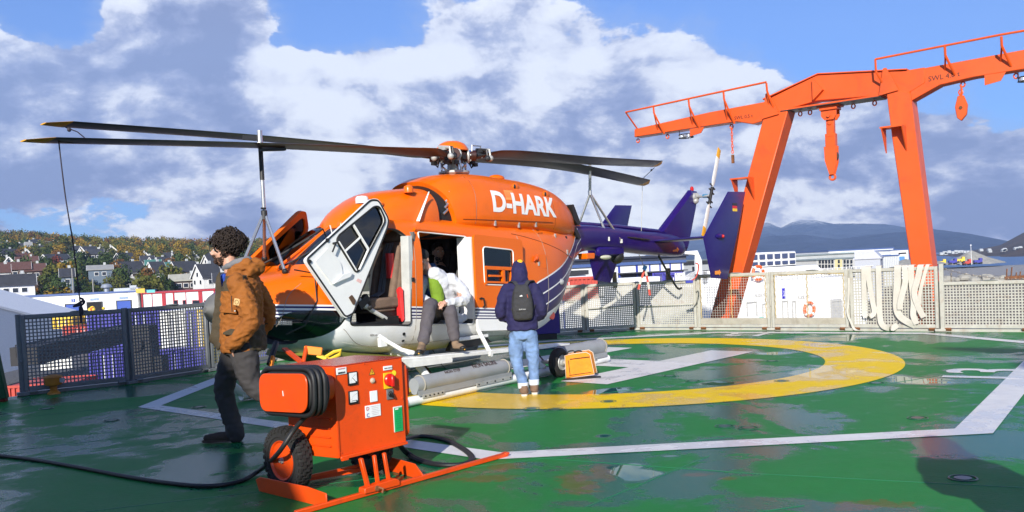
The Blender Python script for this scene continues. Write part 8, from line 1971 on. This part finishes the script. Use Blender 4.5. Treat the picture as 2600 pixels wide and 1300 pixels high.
for k in range(6): mb = MB(); mb.box((.675, fy(.67) - .0085, .580 - k * .012), (.075 - (k % 3) * .008, .0008, .0018)); build(mb, "print_line", mat("ink_grey", (.4, .35, .35), .5, var=0), dc_)
gp = panel("green_plate", .876, .455, .082, .185, mat("plate_white", (.6, .65, .6), .4, var=0))
mb = MB(); mb.box((.876, fy(.87) - .009, .452), (.074, .003, .172)); build(mb, "green_field", mat("plate_green", (.01, .36, .10), .4), gp)
for k in range(9): mb = MB(); mb.box((.876, fy(.87) - .0112, .52 - k * .016), (.058 - (k % 4) * .006, .0008, .002)); build(mb, "print_line", mat("ink_dgreen", (.0, .16, .05), .5, var=0), gp)
mb = MB(); mb.box((.862, fy(.87) - .0112, .530), (.03, .0008, .010)); build(mb, "white_field", M_lab, gp)
for x, z in ((.37, .86), (.37, .30), (.925, .60), (.60, .889), (.93, .885)): mb = MB(); mb.cyl((x, fy(x) + .002, z), (x, fy(x) - .006, z), .006, n=8); build(mb, "screw", M_co2, box)
# louvres on the left side
for k in range(9):
    z = .84 - k * .062; mb = MB(); mb.bar((.333, .21, z), (.305, .40, z), .012, .008); build(mb, "louvre", M_co2, box)
# right side: red box and rounded guard
mb = MB(); mb.prism(rounded([(.16, .30), (.16, .86), (.52, .86), (.52, .30)], .06), ((.955, 0, 0), (0, 1, 0), (0, 0, 1), (1, 0, 0)), 0, .05); build(mb, "side_guard", M_co2, cart)
mb = MB(); mb.box((1.04, .28, .70), (.06, .14, .20)); build(mb, "red_socket_box", mat("socket_red", (.55, .02, .01), .4), cart, bevel=.006)
# cable reel plate, with the cable coiled behind it
PX = .05
mb = MB(); mb.prism(rounded([(.02, .893), (.595, .868), (.60, .606), (.045, .632)], .085, 6), ((PX, 0, 0), (0, 1, 0), (0, 0, 1), (1, 0, 0)), -.012, .0); rp = build(mb, "reel_plate", M_co2, cart, bevel=.003)
mb = MB(); mb.prism(rounded([(.08, .85), (.54, .83), (.54, .66), (.09, .68)], .07, 5), ((PX, 0, 0), (0, 1, 0), (0, 0, 1), (1, 0, 0)), 0, .25); build(mb, "reel_drum", M_co2, cart)
mb = MB(); mb.bar((PX - .014, .30, .73), (PX - .014, .305, .765), .006, .003); build(mb, "paint_scratch", M_lab, rp)
cab = build(MB(), "x", M_blk) if False else None
for k in range(4):
    e = .028 + .0 * k; x = PX + .030 + k * .042
    for lay in (0, 1):
        g0 = .012 + lay * .034
        path = [(x, a, b) for a, b in rounded([(.045 - g0, .875 + g0), (.575 + g0, .852 + g0), (.58 + g0, .635 - g0), (.06 - g0, .655 - g0)], .11, 6)]
        if lay == 1 and k > 2: continue
        o = build(MB().tube(path, .0175, 10, closed=True), "cable_turn", M_blk, cart, 60)
# wheels
for x, y, sg in ((.225, .585, -1), (.93, .56, 1)):
    wl = bpy.data.objects.new("wheel", None); COL.objects.link(wl); wl.parent = cart
    C_ = Vector((x, y, .235)); G_ = 1.12
    mb = MB(); mb.lathe([(q_ * G_, w_q) for q_, w_q in [(.115, -.045), (.160, -.056), (.195, -.050), (.205, -.03), (.205, .03), (.195, .050), (.160, .056), (.115, .045), (.115, -.045)]], C_, (1, 0, 0), 44, False); ty = build(mb, "tyre", M_tyre, wl)
    mb = MB()
    for k in range(30):
        a = 2 * math.pi * k / 30
        for j, xo in enumerate((-.040, -.014, .014, .040)):
            aa = a + (.1 if j % 2 else 0); rr_ = (.207 if j in (1, 2) else .203) * G_; c_p = C_ + Vector((xo, rr_ * math.cos(aa), rr_ * math.sin(aa)))
            mb.box(c_p, (.022, .030, .014), Matrix.Rotation(aa - math.pi / 2, 3, 'X'))
    for k in range(30):
        a = 2 * math.pi * k / 30
        for xo in (-.054, .054): mb.box(C_ + Vector((xo, .21 * math.cos(a), .21 * math.sin(a))), (.012, .02, .022), Matrix.Rotation(a - math.pi / 2, 3, 'X'))
    tag(build(mb, "tread_block", M_tyre, ty), kind='stuff')
    mb = MB(); mb.lathe([(.143, 0), (.139, .016), (.130, .010), (.121, -.012), (.10, -.020), (.045, -.018), (.03, .0), (0, .004)], C_ + Vector((sg * .040, 0, 0)), (sg, 0, 0), 40); build(mb, "rim", M_co2, wl)
    mb = MB(); mb.lathe([(.022, 0), (.022, .012), (.012, .016), (.012, .026), (0, .028)], C_ + Vector((sg * .042, 0, 0)), (sg, 0, 0), 8); build(mb, "hub_nut", M_alu, wl)
    mb = MB(); mb.tube([C_ + Vector((sg * .057, .168 * math.cos(a), .168 * math.sin(a))) for a in [k * math.pi / 20 for k in range(40)]], .003, 4, closed=True); build(mb, "sidewall_ring", M_tyre, ty)
mb = MB(); mb.cyl((.2, .585, .235), (.95, .56, .235), .014); build(mb, "axle", M_co2, cart)
# base frame
mb = MB(); mb.bar((-.12, 0, .020), (1.88, 0, .020), .034, .034); mb.box((1.86, 0, .028), (.05, .05, .02)); build(mb, "base_bar", M_co2, cart, bevel=.004)
mb = MB(); mb.prism([(-.01, .0), (-.01, .095), (.20, .112), (.78, .105), (.84, .08), (.80, .0)], ((.115, 0, 0), (0, 1, 0), (0, 0, 1), (1, 0, 0)), 0, .010); build(mb, "skid_plate", M_co2, cart, bevel=.002)
mb = MB(); mb.prism([(.0, .0), (.0, .04), (.10, .105), (.50, .11), (.56, .06), (.56, .0)], ((.97, 0, 0), (.15, 1, 0), (0, 0, 1), (1, 0, 0)), 0, .010); build(mb, "skid_plate", M_co2, cart, bevel=.002)
mb = MB(); mb.bar((.12, .80, .03), (1.0, .55, .03), .03, .03); mb.bar((.15, .62, .07), (.95, .56, .07), .02, .02); build(mb, "rear_bar", M_co2, cart)
for x0, x1 in ((.435, .485), (.552, .572), (.640, .672)): mb = MB(); mb.bar((x0, .02, .262), (x1, .02, .045), .034 if x0 < .5 else .024, .024); build(mb, "strut", M_co2, cart, bevel=.003)
mb = MB(); mb.prism(rounded([(.415, .025), (.42, .065), (.70, .075), (.73, .055), (.73, .02)], .012), ((0, 0, 0), (1, 0, 0), (0, 0, 1), (0, 1, 0)), -.03, .04); sf = build(mb, "strut_foot", M_co2, cart, bevel=.004)
mb = MB(); mb.cyl((.52, -.04, .045), (.52, -.025, .045), .018, n=12); mb.tube([(.53, -.04, .05), (.545, -.07, .04), (.53, -.075, .015)], .008, 6); build(mb, "locking_pin", M_rust, sf)
mb = MB(); mb.prism([(.0, 0), (.05, 0), (.055, .01), (.015, .012)], ((.35, .13, .25), (1, 0, 0), (0, 0, 1), (0, 1, 0)), -.02, .0); build(mb, "corner_tab", M_co2, cart)
# tow handle behind the cart
th = empty("tow_handle", W(-3.0, .95, .0), 0, "orange tow bar leaning between the cart and the helicopter belly", "tow bar")
O_ = Vector(th.location)
mb = MB(); mb.bar(at(722, 885, 8.6) - O_, at(772, 925, 8.0) - O_, .05, .02); mb.tube([at(770, 920, 8.0) - O_, at(778, 880, 8.1) - O_], .018, 7); build(mb, "bar", M_co2, th)
mb = MB(); mb.bar(at(772, 888, 8.1) - O_, at(818, 893, 8.1) - O_, .04, .075); mb.bar(at(684, 945, 8.3) - O_, at(694, 905, 8.4) - O_, .03, .05); build(mb, "orange_bracket", mat("bracket_orange", (.85, .25, .02), .5), th, bevel=.006)
mb = MB(); mb.tube([at(684, 925, 8.4) - O_, at(702, 870, 8.6) - O_], .03, 8); build(mb, "black_damper", M_dark, th)
mb = MB()
P_ = [at(*q, 8.7) - O_ for q in ((828, 905), (848, 893), (866, 889), (862, 900), (838, 912))]
mb.tube(P_, .018, 6, closed=True); mb.bar(at(806, 902, 8.7) - O_, at(830, 910, 8.7) - O_, .06, .03); build(mb, "yellow_handle", M_cy, th)
# hatch below the nose (dark yellow green pan)
mb = MB(); mb.prism([(3.05, .62), (2.7, .50), (2.2, .46), (1.9, .46), (2.0, .52), (3.0, .68)], ((0, 0, 0), (1, 0, 0), (0, 0, 1), (0, 1, 0)), -.5, .55); build(mb, "belly_pan", mat("zinc_green", (.16, .17, .03), .5), heli)

# cable on the deck
hz = .016
def cable(name, pts, r, label, n=6):
    P = rline(pts, n); o = build(MB().tube([(0, 0, 0)], r, 3) if False else MB().tube([p - P[0] for p in P], r, 10), name, M_blk, None, 60, loc=P[0]); return tag(o, label, "cable")
def cl(x, y, z): v_ = Vector((cb.x * x - cb.y * y, cb.y * x + cb.x * y, z)); return CO + v_
pts = [gnd(-60, 1150, hz), gnd(0, 1157, hz), gnd(90, 1168, hz), gnd(200, 1187, hz), gnd(320, 1210, hz), gnd(430, 1227, hz), gnd(530, 1234, hz), gnd(610, 1222, hz), gnd(662, 1192, .06)]
w_end = [at(705, 1152, 6.05), at(748, 1090, 6.0), at(790, 1040, 5.95), at(812, 985, 5.97)]
cable("supply_cable", pts + w_end, .0165, "thick black cable running over the shaded deck and up across the cart's wheel")
pts = [cl(.97, .35, .24), gnd(1040, 1112, .05), gnd(1075, 1108, hz), gnd(1130, 1118, hz), gnd(1180, 1145, hz), gnd(1195, 1165, hz), gnd(1175, 1178, hz), gnd(1120, 1181, hz), gnd(1065, 1170, hz), gnd(1030, 1150, .04), cl(.93, .22, .27)]
cable("cable_loop", pts, .0165, "black cable loop lying on the white line right of the cart")
pts2 = [p + Vector((.018, .018, .0)) for p in pts[1:-1]]
cable("cable_loop", [pts[0]] + pts2 + [pts[-1]], .015, "second black cable lying just outside the loop right of the cart")
gp_ = [gnd(1075, 985, hz), gnd(1120, 968, hz)]
cable("thin_cable", [W(-1.0, .3, .5), gnd(1130, 935, .012), gnd(1175, 945, .012), gnd(1240, 947, .012), gnd(1290, 938, .012), gnd(1312, 925, .012)], .006, "thin black cable sagging to the deck below the helicopter belly")
# orange tool bag
bg = empty("tool_bag", (0.86, 11.70, 0), 0, "orange zipped tool bag standing against the rear float", "bag")
M_bag = cloth("bag_orange", (.78, .24, .012), .4, 60); M_pipe = mat("piping_pale", (.75, .60, .45), .6)
def bagp(px, py, o=0): return at(px, py, 11.62 + o) - Vector(bg.location)
A_ = [bagp(1437, 961), bagp(1509, 951), bagp(1498, 900), bagp(1488, 894), bagp(1450, 899), bagp(1434, 903)]
back = Vector((.05, .14, .012))
mb = MB(); mb.raw(A_ + [p + back for p in A_], [(0, 1, 2, 3, 4, 5), (11, 10, 9, 8, 7, 6)] + [(k, (k + 1) % 6, 6 + (k + 1) % 6, 6 + k) for k in range(6)]); build(mb, "bag_body", M_bag, bg, bevel=.018, seg=3)
mb = MB(); mb.tube([p + (Vector((0, -.004, 0))) for p in A_], .005, 5, closed=True); mb.tube([p + back for p in A_], .005, 5, closed=True); build(mb, "piping", M_pipe, bg)
mb = MB(); mb.tube([bagp(1447, 912, -.012), bagp(1497, 906, -.012)], .005, 5); mb.tube([bagp(1445, 953, -.012), bagp(1502, 945, -.012)], .003, 5); mb.tube([bagp(1443, 915, -.012), bagp(1447, 950, -.012)], .004, 5); build(mb, "zip", M_seal, bg)
for dx in (0, 18):
    mb = MB(); mb.tube(rline([bagp(1440 + dx, 903, .05), bagp(1443 + dx, 893, .05), bagp(1456 + dx, 891, .05), bagp(1462 + dx, 899, .05)], 4), .009, 6); build(mb, "handle", M_seal, bg)
ml = MB(); ml.prism([(-.10, -.13), (.42, -.02), (.42, .06), (0, .06)], ((.70, 11.62, .0), (1, 0, 0), (0, 1, 0), (0, 0, 1)), .006, .022); tag(build(ml, "rubber_mat", M_seal, None, bevel=.004), "flat black rubber mat under the orange tool bag", "mat")
# dark blue board behind the rear hull
p = at(1400, 800, 17.8); bb = empty("blue_board", (p.x, p.y, 0), .1, "flat dark blue board leaning at the fence beside the helicopter's rear hull", "board")
mb = MB(); mb.box((-.15, 0, .52), (.62, .04, .78)); build(mb, "board", mat("board_blue", (.035, .015, .20), .5), bb, bevel=.01); build(MB().box((-.15, .05, .07), (.5, .04, .12)), "board_foot", M_dark, bb)
for x, y, lb in ((1560, 700, "short wooden post standing above the fence under the tail boom"), (1696, 690, "short wooden post standing above the fence left of the tail skid end")):
    p = at(x, y, 19.45); tag(build(MB().box((0, 0, -.1), (.09, .09, .36)), "wooden_post", mat("wood_old", (.20, .15, .08), .85, var=.3), loc=p), lb, "post")
# unseen copy of the navy person, added to cast the lower right deck shadow
p2_ = ctree(pn); p2_.location = (2.42, 2.80, 0); p2_.scale = (1.25, 1.25, 1.22); p2_.rotation_euler = (0, 0, R(-40)); p2_['label'] = "unseen taller copy of the navy person, added outside the right edge for its shadow"
# air between the deck and the far mountains
hz_ = MB().box((0, 0, 495), (7900, 7900, 1014)); 
hm = bpy.data.materials.new("haze"); hm.use_nodes = True; tt = NT(hm.node_tree); tt.n.clear()
oo = tt.new('ShaderNodeOutputMaterial'); vv = tt.new('ShaderNodeVolumePrincipled'); vv.inputs['Density'].default_value = 0.00018; vv.inputs['Color'].default_value = (.40, .60, 1, 1); vv.inputs['Anisotropy'].default_value = 0.0
tt.l.new(vv.outputs[0], oo.inputs['Volume'])
tag(build(hz_, "haze", hm, None, None), kind='stuff')
